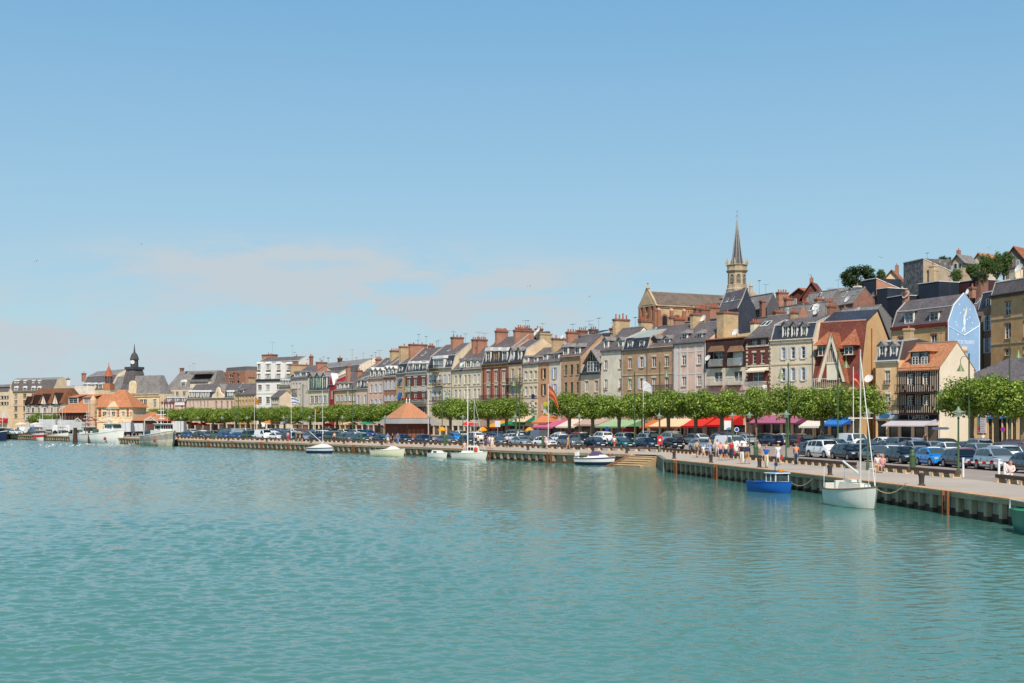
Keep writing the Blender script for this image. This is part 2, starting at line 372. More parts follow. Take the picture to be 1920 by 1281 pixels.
# quay wall: timber pile wall with iron edge
def quay(name, pts, label, pile=1.75, mA=None):
    root = thing(name, (0, 0, 0), 0, label, 'quay wall', None)
    w, e, pl, wd = MB(), MB(), [], MB()
    for a, b in zip(pts[:-1], pts[1:]):
        d = (b-a); L = d.length; d.normalize(); n = Vector((d.y, -d.x, 0))      # n: towards the water
        if n.dot(-a) < 0 and name != 'x': n = -n if False else n
        q = lambda t, o, z: a+d*t+n*o+Vector((0, 0, z))
        w.hull([q(0, -.3, -2.2), q(L, -.3, -2.2), q(L, -.02, -2.2), q(0, -.02, -2.2)], [q(0, -.3, -.02), q(L, -.3, -.02), q(L, -.02, -.02), q(0, -.02, -.02)], CONC)
        wd.hull([q(0, -.02, -2.2), q(L, -.02, -2.2), q(L, .0, -2.2), q(0, .0, -2.2)], [q(0, -.02, -.85), q(L, -.02, -.85), q(L, .0, -.85), q(0, .0, -.85)], WEED)
        e.hull([q(0, -.35, -.26), q(L, -.35, -.26), q(L, .34, -.26), q(0, .34, -.26)], [q(0, -.35, -.05), q(L, -.35, -.05), q(L, .34, -.05), q(0, .34, -.05)], mat('quay_waler', 'a8987c', .9, .3, 1.5, streak=.6))
        e.hull([q(0, -.40, -.048), q(L, -.40, -.048), q(L, .36, -.048), q(0, .36, -.048)], [q(0, -.40, .03), q(L, -.40, .03), q(L, .36, .03), q(0, .36, .03)], EDGE)
        k = max(1, int(L/pile)); st = L/k
        for i in range(k): pl.append((a+d*(st*(i+.5)), d, n))
    w.build('concrete_wall', root); e.build('quay_edge', root); wd.build('weed_band', root)
    pl.sort(key=lambda q: q[0].length); rest = MB()
    for i, (p, d, n) in enumerate(pl):
        m = MB() if i < 95 else rest; h = .16+random.uniform(-.03, .03); lean = random.uniform(-.05, .05)
        q = lambda t, o, z: p+d*t+n*o+Vector((0, 0, z))
        m.hull([q(-h+lean, 0, -2.2), q(h+lean, 0, -2.2), q(h+lean, .26, -2.2), q(-h+lean, .26, -2.2)],
               [q(-h, 0, -.26), q(h, 0, -.26), q(h, .26, -.26), q(-h, .26, -.26)], PILE)
        m.hull([q(-h-.02+lean, .01, -2.2), q(h+.02+lean, .01, -2.2), q(h+.02+lean, .28, -2.2), q(-h-.02+lean, .28, -2.2)],
               [q(-h-.02, .01, -.98), q(h+.02, .01, -.98), q(h+.02, .28, -.98), q(-h-.02, .28, -.98)], WEED)
        if i < 95: m.build('timber_pile', root)
    if rest.f: tag(rest.build('timber_pile', root), kind='stuff')
    return root
quay('quay_wall', [P(px, lerp_tab(QUAY_N, px)) for px in (3000, 2300, 1901, 1700, 1455, 1251)][::-1],
     'weathered timber pile quay wall under the near promenade beside the white sailboat', 1.4)
far = [P(px, lerp_tab(QUAY_F, px)) for px in (20, 230, 340, 560, 790, 1030, 1155, 1186)]
quay('quay_wall', far, 'long timber pile quay wall running from the steps to the fishing boats', 1.6)
# return wall and the concrete wall beside the steps
root = thing('quay_wall', (0, 0, 0), 0, 'short plain concrete wall between the wide steps and the near quay', 'quay wall')
mb = MB(); A, B, D_ = P(1251, 20), P(1239, 17.9), P(1236, 17.85)
for a, b in ((A, B), (B, D_)):
    d = (b-a).normalized(); n = Vector((d.y, -d.x, 0)); n = -n
    mb.hull([a+Vector((0, 0, -2.2)), b+Vector((0, 0, -2.2)), b+n*.4+Vector((0, 0, -2.2)), a+n*.4+Vector((0, 0, -2.2))],
            [a+Vector((0, 0, -.01)), b+Vector((0, 0, -.01)), b+n*.4+Vector((0, 0, -.01)), a+n*.4+Vector((0, 0, -.01))], mat('pale_concrete', '8c8270', .9, .25, 1, streak=.5))
mb.build('concrete_wall', root)
# steps
a, b = P(1186, 17.5), P(1236, 17.85)
d = (b-a); L = d.length; d.normalize(); n = Vector((d.y, -d.x, 0))
root = thing('stairs', a, math.atan2(d.y, d.x), 'wide pale stone steps going down into the water between the two quays', 'steps')
ST = mat('step_stone', 'b59c7a', .85, .18, 1.5)
for i in range(6):
    mb = MB(); z = -.02-.22*(i+1)+.10; mb.box(0, L, -.62*(i+1), -.62*i, -2.4, z-.05, ST); mb.box(0, L, -.62*(i+1)-.04, -.62*i, z-.049, z, mat('step_nosing', 'd0b68e', .85, .15)); mb.box(0, L, -.62*(i+1)-.006, -.62*(i+1)-.001, z-.12, z-.051, mat('step_riser_shade', '5a4630', .9, .2)); mb.build('step', root)  # riser shade painted in as a dark strip below each paler tread
mb = MB()
mb.hull([(-.35, .1, -2.4), (0, .1, -2.4), (0, -4.0, -2.4), (-.35, -4.0, -2.4)], [(-.35, .1, .02), (0, .1, .02), (0, -4.0, -1.15), (-.35, -4.0, -1.15)], mat('stair_cheek', '8b5f42', .9, .3, 1.5, streak=.4))
mb.build('cheek_wall', root)
# ---------------------------------------------------------------- houses
HOUSES = []
class House:
    """a terraced house; px/row readings of the photo are solved onto the real plane of its front"""
    def __init__(s, name, px0, px1, label, s0=None, s1=None, depth=9.0, wall=None, eave=None, group=None, cat='house', base=0.0):
        s.s0 = lerp_tab(FACADE, px0) if s0 is None else s0; s.s1 = lerp_tab(FACADE, px1) if s1 is None else s1
        s.A, s.B = P(px0, s.s0), P(px1, s.s1); d = s.B-s.A; s.w = d.length; s.u = d.normalized(); s.dep = depth
        s.root = thing(name, s.A, math.atan2(s.u.y, s.u.x), label, cat, group)
        s.back = Vector((-s.u.y, s.u.x, 0)); s.px0, s.px1 = px0, px1; s.wall = wall; s.ze = None; s.base = base
        HOUSES.append(s)
        if eave: s.ze = s.loc((px0+px1)/2, eave)[1]
    def loc(s, px, y, off=0.0):
        """local x and world z of the point seen at (px, y) on the plane `off` metres behind the front"""
        A = s.A+s.back*off; k = (px-960)/F
        t = (k*A.y-A.x)/(s.u.x-k*s.u.y); sc = F/(A.y+t*s.u.y)
        return t, Z(y, sc)
    # --- wall with real openings
    def front(s, holes=(), z0=None, z1=None, x0=0, x1=None, mat_=None, y=0.0, name='wall', rev=.22, sides=True, parent=None, trim=None):
        z0 = s.base if z0 is None else z0; z1 = s.ze if z1 is None else z1; x1 = s.w if x1 is None else x1; m = mat_ or s.wall
        hs = [(max(x0+.05, a), min(x1-.05, b), max(z0+.02, c), min(z1-.02, d)) for a, b, c, d in holes]
        hs = [h for h in hs if h[1]-h[0] > .1 and h[3]-h[2] > .1]
        xs = sorted({round(v, 4) for h in hs for v in h[:2]} | {x0, x1}); zs = sorted({round(v, 4) for h in hs for v in h[2:]} | {z0, z1})
        mb = MB()
        for a, b in zip(xs[:-1], xs[1:]):
            for c, d in zip(zs[:-1], zs[1:]):
                cx, cz = (a+b)/2, (c+d)/2
                if any(h[0] < cx < h[1] and h[2] < cz < h[3] for h in hs): continue
                mb.poly([(a, y, c), (b, y, c), (b, y, d), (a, y, d)], m)
        for a, b, c, d in hs:
            for q in ([(a, c), (b, c)], [(b, c), (b, d)], [(b, d), (a, d)], [(a, d), (a, c)]):
                (xa, za), (xb, zb) = q; mb.poly([(xa, y, za), (xb, y, zb), (xb, y+rev, zb), (xa, y+rev, za)], m)
        if sides: # side and back walls
            D = s.dep
            mb.poly([(x1, y, z0), (x1, D, z0), (x1, D, z1), (x1, y, z1)], m); mb.poly([(x0, D, z0), (x0, y, z0), (x0, y, z1), (x0, D, z1)], m)
            mb.poly([(x1, D, z0), (x0, D, z0), (x0, D, z1), (x1, D, z1)], m)
            if trim:
                for k in trim: mb.box(x0-.0, x1, y-.07, y-.003, k-.09, k+.09, mat('string_course', 'c9b99b', .85, .1))
        return mb.build(name, parent or s.root)
    def window(s, x0, x1, z0, z1, y=.1, frame=None, shut=None, sill=True, bars=2, open_=1.0, lint=None, parent=None, g=None):
        fr = frame or FRAME; mb = MB(); w = x1-x0; t = .07
        mb.poly([(x0, y+.06, z0), (x1, y+.06, z0), (x1, y+.06, z1), (x0, y+.06, z1)], g or GLASS)
        mb.box(x0, x0+t, y, y+.055, z0, z1, fr); mb.box(x1-t, x1, y, y+.055, z0, z1, fr)
        mb.box(x0+t, x1-t, y, y+.055, z0, z0+t, fr); mb.box(x0+t, x1-t, y, y+.055, z1-t, z1, fr)
        cx = (x0+x1)/2
        if w > .75: mb.box(cx-.045, cx+.045, y-.005, y+.052, z0+t, z1-t, fr)
        for i in range(1, bars+1):
            zz = z0+(z1-z0)*i/(bars+1); mb.box(x0+t, x1-t, y+.004, y+.05, zz-.02, zz+.02, fr)
        o = mb.build('window', parent or s.root)
        yy = y-.1
        if sill: m2 = MB(); m2.box(x0-.1, x1+.1, yy-.12, yy+.1, z0-.1, z0-.005, lint or mat('stone_sill', 'b9ad97', .85, .15)); m2.build('sill', o)
        if lint: m2 = MB(); m2.box(x0-.12, x1+.12, yy-.05, yy-.003, z1+.01, z1+.26, lint); m2.build('lintel', o)
        if shut:
            sw = w*.5
            for sgn in (-1, 1):
                m2 = MB(); a = (x0-sw-.02) if sgn < 0 else (x1+.02)
                m2.box(a, a+sw, yy-.07, yy-.02, z0, z1, shut)
                for i in range(1, 9):
                    zz = z0+(z1-z0)*i/9; m2.box(a+.06, a+sw-.06, yy-.085, yy-.0705, zz-.03, zz+.03, shut)
                m2.build('shutter', o)
        return o
    def windows(s, rows, cols, w=8, shut=None, frame=None, lint=None, sill=True, bars=2, at=None):
        """rows: (y0, y1) read at column `at`; cols: centre px; returns holes"""
        out = []; at = at or (s.px0+s.px1)/2
        for (y0, y1) in rows:
            za, zb = s.loc(at, y1)[1], s.loc(at, y0)[1]
            for c in cols:
                ww = w; sh = shut
                if isinstance(c, tuple): c, ww = c[0], c[1]
                xa, xb = s.loc(c-ww/2, 700)[0], s.loc(c+ww/2, 700)[0]
                out.append((xa, xb, za, zb)); s.window(xa, xb, za, zb, frame=frame, shut=sh, lint=lint, sill=sill, bars=bars)
        return out
    def cornice(s, h=.3, p=.25, m=None, z=None, x0=None, x1=None):
        z = s.ze if z is None else z; m = m or mat('cornice_stone', 'c4b8a0', .85, .15, streak=.3); mb = MB()
        a, b = (0.002 if x0 is None else x0), (s.w-.002 if x1 is None else x1)
        mb.box(a, b, -p*.5, .0-.002, z-h, z-.12, m); mb.box(a, b, -p, -.002, z-.119, z+.03, m); c = mb.build('cornice', s.root)
        mb = MB(); x = s.w-.14 if x1 is None else b; mb.path([(x, -p*.8, z-.12), (x, -.1, z-.6), (x, -.1, 3.4)], .055, mat('downpipe_grey', '6f6a64', .6, .2), 6); mb.build('downpipe', s.root); return c
    # --- roofs. zr: ridge height
    def ridge_z(s, y, d=None, px=None):
        return s.loc(px or (s.px0+s.px1)/2, y, s.dep/2 if d is None else d)[1]
    def gable(s, zr, m, over=.25, ym=None, hipl=0, hipr=0, wall=None):
        D = s.dep; ym = ym or D/2; W_ = s.w; z = s.ze+.03; mb = MB(); t = .16
        k = (zr-z)/ym; zo = z-over*k
        P1 = [(-0.02, -over, zo), (W_+.02, -over, zo), (W_+.02-hipr, ym, zr), (-.02+hipl, ym, zr)]
        kb = (zr-z)/(D-ym); P2 = [(W_+.02, D+over, z-over*kb), (-.02, D+over, z-over*kb), (-.02+hipl, ym, zr), (W_+.02-hipr, ym, zr)]
        for q in (P1, P2): mb.hull([(a, b, c-t) for a, b, c in q], q, m)
        if hipl: mb.poly([(-.02, D+over, z-over*kb), (-.02, -over, zo), (-.02+hipl, ym, zr)], m)
        if hipr: mb.poly([(W_+.02, -over, zo), (W_+.02, D+over, z-over*kb), (W_+.02-hipr, ym, zr)], m)
        mb.box(hipl, W_-hipr, ym-.14, ym+.14, zr-.06, zr+.09, mat('ridge_tile', 'a59d92', .8, .2))
        s.roof = mb.build('roof', s.root); s.zr = zr; s.roofm = m
        g = MB()
        if not hipr:
            g.poly([(W_-.02, 0, z-.2), (W_-.02, D, z-.2), (W_-.02, D, z-.1), (W_-.02, ym, zr-t*1.3), (W_-.02, 0, z-.1)], wall or s.wall); g.build('gable_wall', s.root); g = MB()
        if not hipl: g.poly([(.02, D, z-.2), (.02, 0, z-.2), (.02, 0, z-.1), (.02, ym, zr-t*1.3), (.02, D, z-.1)], wall or s.wall)
        if g.f: g.build('gable_wall', s.root)
        s.prof = lambda d: z+(zr-z)*min(1, d/ym) if d < ym else zr
        return s.roof
    def mansard(s, zm, zr, m, m2=None, inset=1.0, party=None):
        D = s.dep; W_ = s.w; z = s.ze+.03; m2 = m2 or SLATE; mb = MB()
        fl = [(0, 0.02, z), (W_, .02, z), (W_, inset, zm), (0, inset, zm)]
        mb.poly(fl, m); mb.poly([(0, inset, zm), (W_, inset, zm), (W_, D/2, zr), (0, D/2, zr)], m2)
        mb.poly([(W_, D, z), (0, D, z), (0, D-inset, zm), (W_, D-inset, zm)], m); mb.poly([(W_, D-inset, zm), (0, D-inset, zm), (0, D/2, zr), (W_, D/2, zr)], m2)
        mb.box(0, W_, inset-.1, inset+.06, zm-.05, zm+.07, ZINCW)
        s.roof = mb.build('roof', s.root)
        g = MB(); pm = party or s.wall
        for x, e in ((W_-.005, W_-.16), (.005, 0)):
            g = MB(); pr = [(0.02, z-.1), (inset+.02, zm-.02), (D/2, zr-.02), (D-inset-.02, zm-.02), (D-.02, z-.1)]
            g.poly([(x, a, b) for a, b in pr], pm)
            x = e; pts = [(-.05, z-.02), (inset-.05, zm+.15), (D/2, zr+.16), (D/2, zr-.05), (inset+.05, zm-.06), (.05, z-.12)]
            g.prism([(a, b) for a, b in pts], x, x+.16, mat('parapet_lead', 'b5b0a6', .7, .2), 'yz')
            g.build('party_wall', s.root)
        s.zr = zr
        s.prof = lambda d: z+(zm-z)*d/inset if d < inset else zm+(zr-zm)*min(1, (d-inset)/(D/2-inset))
        return s.roof
    def flat(s, m=None, par=.35):
        mb = MB(); m = m or ZINC; z = s.ze
        mb.box(.02, s.w-.02, .02, s.dep-.02, z-.05, z+.1, m); s.zr = z
        s.roof = mb.build('roof', s.root); s.prof = lambda d: z
        return s.roof
    def dormer(s, px, y0, y1, w=9, kind='zinc', frame=None, y=.25, hood=None, cheek=None, dep=2.2):
        """dormer window standing at depth y on the roof; y0 is the top of its hood, y1 its sill"""
        ta, z1 = s.loc(px-w/2, y0, y); tb, z0 = s.loc(px+w/2, y1, y); fr = frame or FRAME; mb = MB(); ck = cheek or hood or SLATE
        hd = hood or ZINC; h = z1-z0; hh = z1-h*.22
        mb.box(ta, ta+.14, y, y+.3, z0, hh, fr); mb.box(tb-.14, tb, y, y+.3, z0, hh, fr); mb.box(ta+.14, tb-.14, y, y+.3, z0, z0+.16, fr); mb.box(ta+.14, tb-.14, y, y+.3, hh-.14, hh, fr)
        mb.mesh([(ta+.01, y+.3, z0-.3), (ta+.01, y+dep, z0-.3), (ta+.01, y+dep, hh), (ta+.01, y+.3, hh), (tb-.01, y+.3, z0-.3), (tb-.01, y+dep, z0-.3), (tb-.01, y+dep, hh), (tb-.01, y+.3, hh)], [(0, 1, 2, 3), (7, 6, 5, 4)], ck)
        cx = (ta+tb)/2; o = .16
        if kind == 'zinc':
            mb.hull([(ta-o, y-.15, hh), (tb+o, y-.15, hh), (tb+o, y+dep+.3, hh), (ta-o, y+dep+.3, hh)], [(ta-.02, y-.05, z1), (tb+.02, y-.05, z1), (tb+.02, y+dep+.3, z1+.05), (ta-.02, y+dep+.3, z1+.05)], hd)
        elif kind == 'gable':
            mb.prism([(ta-o, hh-.05), (cx, z1+.12), (tb+o, hh-.05), (tb+o, hh-.17), (cx, z1-.02), (ta-o, hh-.17)], y-.3, y+dep+.6, hd)
            mb.poly([(ta, y+.02, hh-.05), (tb, y+.02, hh-.05), (cx, y+.02, z1)], fr)
        elif kind == 'hip':
            b = [(ta-.25, y-.3, hh-.05), (tb+.25, y-.3, hh-.05), (tb+.25, y+dep+.5, hh-.05), (ta-.25, y+dep+.5, hh-.05)]
            mb.mesh(b+[(cx, y+.5, z1+.25), (cx, y+dep+.5, z1+.25)], [(0, 1, 4), (1, 2, 5, 4), (3, 0, 4, 5), (0, 3, 2, 1)], hd)
        elif kind == 'shed':
            mb.hull([(ta-.2, y-.3, hh-.02), (tb+.2, y-.3, hh-.02), (tb+.2, y+dep+.8, z1+.3), (ta-.2, y+dep+.8, z1+.3)], [(ta-.2, y-.3, hh+.1), (tb+.2, y-.3, hh+.1), (tb+.2, y+dep+.8, z1+.42), (ta-.2, y+dep+.8, z1+.42)], hd)
        elif kind == 'round':
            pts = [(ta-.05, hh-.3)]+[(cx+math.cos(a)*(tb-ta+.1)/2, hh-.3+math.sin(a)*(z1-hh+.3)) for a in [PI-PI*i/8 for i in range(9)]]+[(tb+.05, hh-.3)]
            mb.prism(pts[1:-1], y-.1, y+dep, hd)
        d = mb.build('dormer', s.root)
        s.window(ta+.12, tb-.12, z0+.1, hh-.1, y=y+.08, frame=fr, sill=False, bars=2, parent=d)
        return d
    def chimney(s, px, y0, y1=None, ln=1.6, th=.55, d=None, m=None, pots=4, pot_h=.45, x=None, cap=None):
        """stack whose left front corner is seen at px and whose top is at row y0"""
        d = s.dep/2-ln/2 if d is None else d
        tx, z1 = s.loc(px, y0, d)
        if x is not None: tx = x
        zb = min(s.prof(max(0, min(d, s.dep/2))), s.prof(max(0, min(d+ln, s.dep/2))))-.6 if y1 is None else s.loc(px, y1, d)[1]
        m = m or BRICKO; cp = cap or BRICKR; mb = MB(); top = z1
        mb.box(tx, tx+th, d, d+ln, zb, top-.38, m); mb.box(tx-.07, tx+th+.07, d-.07, d+ln+.07, top-.38, top-.26, cp)
        mb.box(tx-.12, tx+th+.12, d-.12, d+ln+.12, top-.26, top-.1, cp); mb.box(tx-.05, tx+th+.05, d-.05, d+ln+.05, top-.1, top, cp)
        for i in range(pots):
            yy = d+ln*(i+.5)/pots; j = random.uniform(.8, 1.25)
            mb.lathe([(.15, 0), (.11, pot_h*.8*j), (.14, pot_h*.85*j), (.14, pot_h*j)], POT, 8, (tx+th/2, yy, top))
        return mb.build('chimney', s.roof)
    def skylight(s, px, y, w=.8, d=None):
        d = s.dep*.25 if d is None else d
        t, z = s.loc(px, y, d); p0, p1 = s.prof(d), s.prof(d+1.0); mb = MB()
        q = [(t, d, p0+.06), (t+w, d, p0+.06), (t+w, d+1, p1+.06), (t, d+1, p1+.06)]
        mb.hull(q, [(a, b, c+.08) for a, b, c in q], ZINCW)
        q2 = [(t+.1, d+.1, p0+.147+(p1-p0)*.1), (t+w-.1, d+.1, p0+.147+(p1-p0)*.1), (t+w-.1, d+.9, p0+.147+(p1-p0)*.9), (t+.1, d+.9, p0+.147+(p1-p0)*.9)]
        mb.poly(q2, GLASS); return mb.build('skylight', s.roof)
    def dish(s, px, y, r=.5, d=1.5, m=None):
        t, z = s.loc(px, y, d); mb = MB(); M = Matrix.Translation((t, d, z)) @ Matrix.Rotation(math.radians(60), 4, 'X')
        mb.lathe([(.02, 0), (r*.6, .04*r*2), (r, .14*r*2), (r, .17*r*2), (r*.6, .09*r*2), (.02, .05*r*2)], mat('dish_white', 'dcd9d2', .5, .08), 14, M=M)
        mb.tube((t, d, z), (t, d+.3, z-r*1.5), .04, .04, ZINC); mb.tube(M @ Vector((0, -r, .1)), M @ Vector((0, 0, r*.9)), .02, .02, ZINC, 4)
        return mb.build('satellite_dish', s.roof)
    def aerial(s, px, y, d=None, base=None):
        d = s.dep/2 if d is None else d
        t, z = s.loc(px, y, d); zb = s.zr-.3 if base is None else base; mb = MB(); m = mat('aerial_metal', '55544f', .5, .1, metal=.5)
        z = max(z, zb+1)
        mb.tube((t, d, zb), (t, d, z), .028, .022, m, 4); L = random.uniform(.5, .9); a = random.uniform(0, PI)
        c, sn = math.cos(a), math.sin(a)
        mb.tube((t-c*L, d-sn*L, z-.15), (t+c*L, d+sn*L, z-.15), .016, .016, m, 4)
        for i in range(6):
            q = -L+2*L*i/5; mb.tube((t+c*q-sn*.28, d+sn*q+c*.28, z-.15), (t+c*q+sn*.28, d+sn*q-c*.28, z-.15), .012, .012, m, 4)
        return mb.build('aerial', s.roof)
    def balcony(s, pa, pb, y0, y1, m=None, d=.8, bar=.13, slab=None, x=None):
        """railing from row y0 (top) to y1 (slab) between columns pa and pb (read on the front plane)"""
        xa, zt = s.loc(pa, y0); xb, _ = s.loc(pb, y0); zb = s.loc((pa+pb)/2, y1)[1]; zt = s.loc((pa+pb)/2, y0)[1]; m = m or IRON; mb = MB()
        mb.box(xa, xb, -d, -.004, zb-.14, zb, slab or mat('balcony_slab', '9b9080', .85, .2))
        mb.box(xa, xb, -d, -d+.05, zt-.06, zt, m); mb.box(xa, xa+.05, -d+.05, -.01, zt-.06, zt, m); mb.box(xb-.05, xb, -d+.05, -.01, zt-.06, zt, m)
        n = max(2, int((xb-xa)/bar))
        for i in range(n+1):
            xx = xa+.02+(xb-xa-.04)*i/n; mb.box(xx-.014, xx+.014, -d+.012, -d+.04, zb, zt-.06, m)
        for xx in (xa+.02, xb-.02):
            for i in range(1, int(d/bar)): mb.box(xx-.012, xx+.012, -d+bar*i, -d+bar*i+.025, zb, zt-.06, m)
        return mb.build('balcony', s.root)
    def awning(s, pa, pb, y0, y1, m, d=1.6, val=.28, vm=None, name='awning', sides=True, stripes=None):
        xa = s.loc(pa, y0)[0]; xb = s.loc(pb, y0)[0]; z1 = s.loc((pa+pb)/2, y0)[1]
        z0 = s.loc((pa+pb)/2, y1, -d)[1]; z0 = max(z0, 2.3); z1 = max(z1, z0+.5); mb = MB(); t = .03
        q = [(xa, -.02, z1), (xb, -.02, z1), (xb, -d, z0), (xa, -d, z0)]
        mb.hull(q, [(a, b, c-t) for a, b, c in q], m)
        n = max(3, int((xb-xa)/.3))
        for i in range(n): # scalloped valance
            a = xa+(xb-xa)*i/n; b = xa+(xb-xa)*(i+1)/n; c = (a+b)/2
            mb.prism([(a, z0-.005), (b, z0-.005), (b, z0-val*.75), (c, z0-val), (a, z0-val*.75)], -d-.03, -d-.004, vm or m)
        if sides:
            for xx in (xa, xb): mb.poly([(xx, -.02, z1), (xx, -d, z0), (xx, -.02, z0)], vm or m)
        mb.tube((xa+.1, -.03, z0-.1), (xa+.1, -d+.05, z0-.04), .025, .025, IRON, 4); mb.tube((xb-.1, -.03, z0-.1), (xb-.1, -d+.05, z0-.04), .025, .025, IRON, 4)
        return mb.build(name, s.root)
    def shop(s, y0, fascia=None, txt=None, n=3, z0=None, fm=None, fy=(0, 0), tc=None, size=None, frame=None):
        """shop front below row y0: hole list and glazed bays, fascia board"""
        zt = s.loc((s.px0+s.px1)/2, y0)[1]; zt = max(zt, 2.6) if z0 is None else z0; out = []; fr = frame or mat('shopfront_brown', '5a4436', .6, .15)
        g = s.w/n
        for i in range(n):
            a, b = g*i+.22, g*(i+1)-.22
            out.append((a, b, .6, zt))
            mb = MB(); y = .16; mb.poly([(a, y+.05, .6), (b, y+.05, .6), (b, y+.05, zt), (a, y+.05, zt)], SHOPG)
            mb.box(a, a+.09, y, y+.045, .6, zt, fr); mb.box(b-.09, b, y, y+.045, .6, zt, fr); mb.box(a+.09, b-.09, y, y+.045, zt-.4, zt-.3, fr); mb.box(a+.09, b-.09, y, y+.045, .6, .95, fr)
            mb.build('shop_window', s.root)
        if fascia:
            z = s.loc((s.px0+s.px1)/2, fascia[0])[1]; zb = s.loc((s.px0+s.px1)/2, fascia[1])[1]
            mb = MB(); mb.box(.1, s.w-.1, -.14, -.004, zb, z, fm); f = mb.build('fascia', s.root)
            if txt: text(f, txt, s.w/2, (z+zb)/2, size or (z-zb)*.72, tc or WHITE, y=-.15, name='lettering')
        return out
# ---------------------------------------------------------------- the waterfront terrace, right to left
GRP = None
def AW(h): return mat('awning_'+h, h, .85, .05, trans=.15)
# L'Apero: half-timbered house with orange roof
WC = mat('cream_limewash', 'ecd9be', .9, .06, streak=.12); TIMB = mat('dark_timber', '35241f', .7, .15)
h = House('half_timbered_house', 1686, 1762, 'half-timbered house with orange tile roof, dark balconies and a black awning bar below', depth=7.4, wall=WC, eave=689)
hs = h.windows([(701, 721), (742, 760)], [1707, 1736], 11, bars=3, sill=False)
zf = h.loc(1724, 779)[1]; sb = h.shop(797, (779, 788), "L'APÉRO", 3, fm=mat('fascia_black', '1d1d26', .5, .1), tc=mat('sign_white', 'dcdcd8', .6), size=.85)
h.front(hs+sb)
mb = MB()
for i in range(19):
    x = .05+(h.w-.3)*i/18; zt = h.ze-.35
    segs = [(h.loc(1724, 776)[1], zt)]
    for a, b, c, d in hs:
        if a-.1 < x < b+.06:
            new = []
            for p, q in segs:
                if c < q and d > p: new += [(p, c-.05), (d+.05, q)]
                else: new.append((p, q))
            segs = new
    for p, q in segs:
        if q-p > .15: mb.box(x, x+.17, -.05, -.003, p, q, TIMB)
for a, b, c, d in hs: mb.box(a-.12, b+.12, -.07, -.052, d+.02, d+.16, TIMB); mb.box(a-.14, a-.02, -.07, -.052, c-.1, d+.02, TIMB); mb.box(b+.02, b+.14, -.07, -.052, c-.1, d+.02, TIMB)
for z in (h.loc(1724, 738)[1], h.loc(1724, 776)[1]-.1): mb.box(-.02, h.w+.02, -.1, -.072, z, z+.25, TIMB)
mb.box(-.02, h.w+.02, -.12, -.006, h.ze-.38, h.ze-.02, TIMB)
for sx in (.5, h.w-1.2):
    for zz in (h.loc(1724, 760)[1], h.loc(1724, 722)[1]): mb.hull([(sx, -.075, zz), (sx+.12, -.075, zz), (sx+.75, -.075, zz-1.1), (sx+.63, -.075, zz-1.1)], [(sx, -.05, zz), (sx+.12, -.05, zz), (sx+.75, -.05, zz-1.1), (sx+.63, -.05, zz-1.1)], TIMB)
mb.build('timber_frame', h.root)
h.gable(h.ridge_z(643, px=1740), TILEO, over=.35, wall=WC)
d = h.dormer(1724, 652, 685, 34, 'hip', y=.5, hood=TILEO, cheek=TILEO, frame=mat('dormer_timber', '5a4a40', .7, .1))
for px in (1716, 1733):
    a, b = h.loc(px-6, 683, .4)[0], h.loc(px+6, 683, .4)[0]; h.window(a, b, h.loc(px, 684, .4)[1], h.loc(px, 669, .4)[1], y=.38, sill=False, parent=d)
BAL = mat('dark_balcony_wood', '2e211e', .7, .15)
h.balcony(1686, 1744, 721, 737, BAL, 1.0, .3, BAL); h.balcony(1680, 1760, 760, 776, BAL, 1.1, .3, BAL)
h.awning(1676, 1757, 786, 798, mat('awning_grey_white', 'c9c2c4', .8, .05, trans=.1), 2.6, .15)
h.chimney(1812, 655, x=h.w-1.2, ln=1.1, th=.9, d=5.2, m=WC, pots=1, cap=BRICKY)
# side sign bracket on the gable
# beige house with two mansard dormers
h = House('beige_house', 1642, 1686, 'narrow beige house with two white dormers and a pale shop front', wall=wallm('cdab80', .12), eave=676, depth=8)
hs = h.windows([(695, 719), (739, 760)], [1664], 9, bars=2, lint=mat('window_surround', 'e2d9c6', .8, .06))
SBL = mat('shop_pale_blue', 'b9c3cc', .7, .08)
h.front(hs+h.shop(789, (771, 786), None, 2, fm=SBL)); h.cornice(.35, .4, mat('pale_cornice', 'e4dccb', .8, .1))
mb = MB(); x0, z0 = h.loc(1660, 779); mb.lathe([(.02, -.0), (.62, .0), (.62, .05), (.02, .05)], mat('logo_blue', '2f6f9f', .5), 12, M=Matrix.Translation((x0, -.2, z0)) @ Matrix.Rotation(PI/2, 4, 'X') @ Matrix.Diagonal((1.3, .5, 1, 1))); mb.build('logo', h.root)
h.mansard(h.loc(1664, 641, .9)[1], h.ridge_z(638, px=1685), SLATED, SLATEL, .9, party=mat('party_dark', '5c4d49', .9, .2))
for px in (1654, 1675): h.dormer(px, 641, 671, 13, 'gable', y=.2, hood=SLATEL, cheek=SLATEL)
for (a, b) in ((744, 760),): h.balcony(1659, 1670, 755, 761, IRON, .3, .12)
h.balcony(1659, 1670, 714, 720, IRON, .3, .12)
h.chimney(1694, 616, ln=.8, th=1.1, m=BRICKY, pots=1, d=5.5, cap=BRICKY)
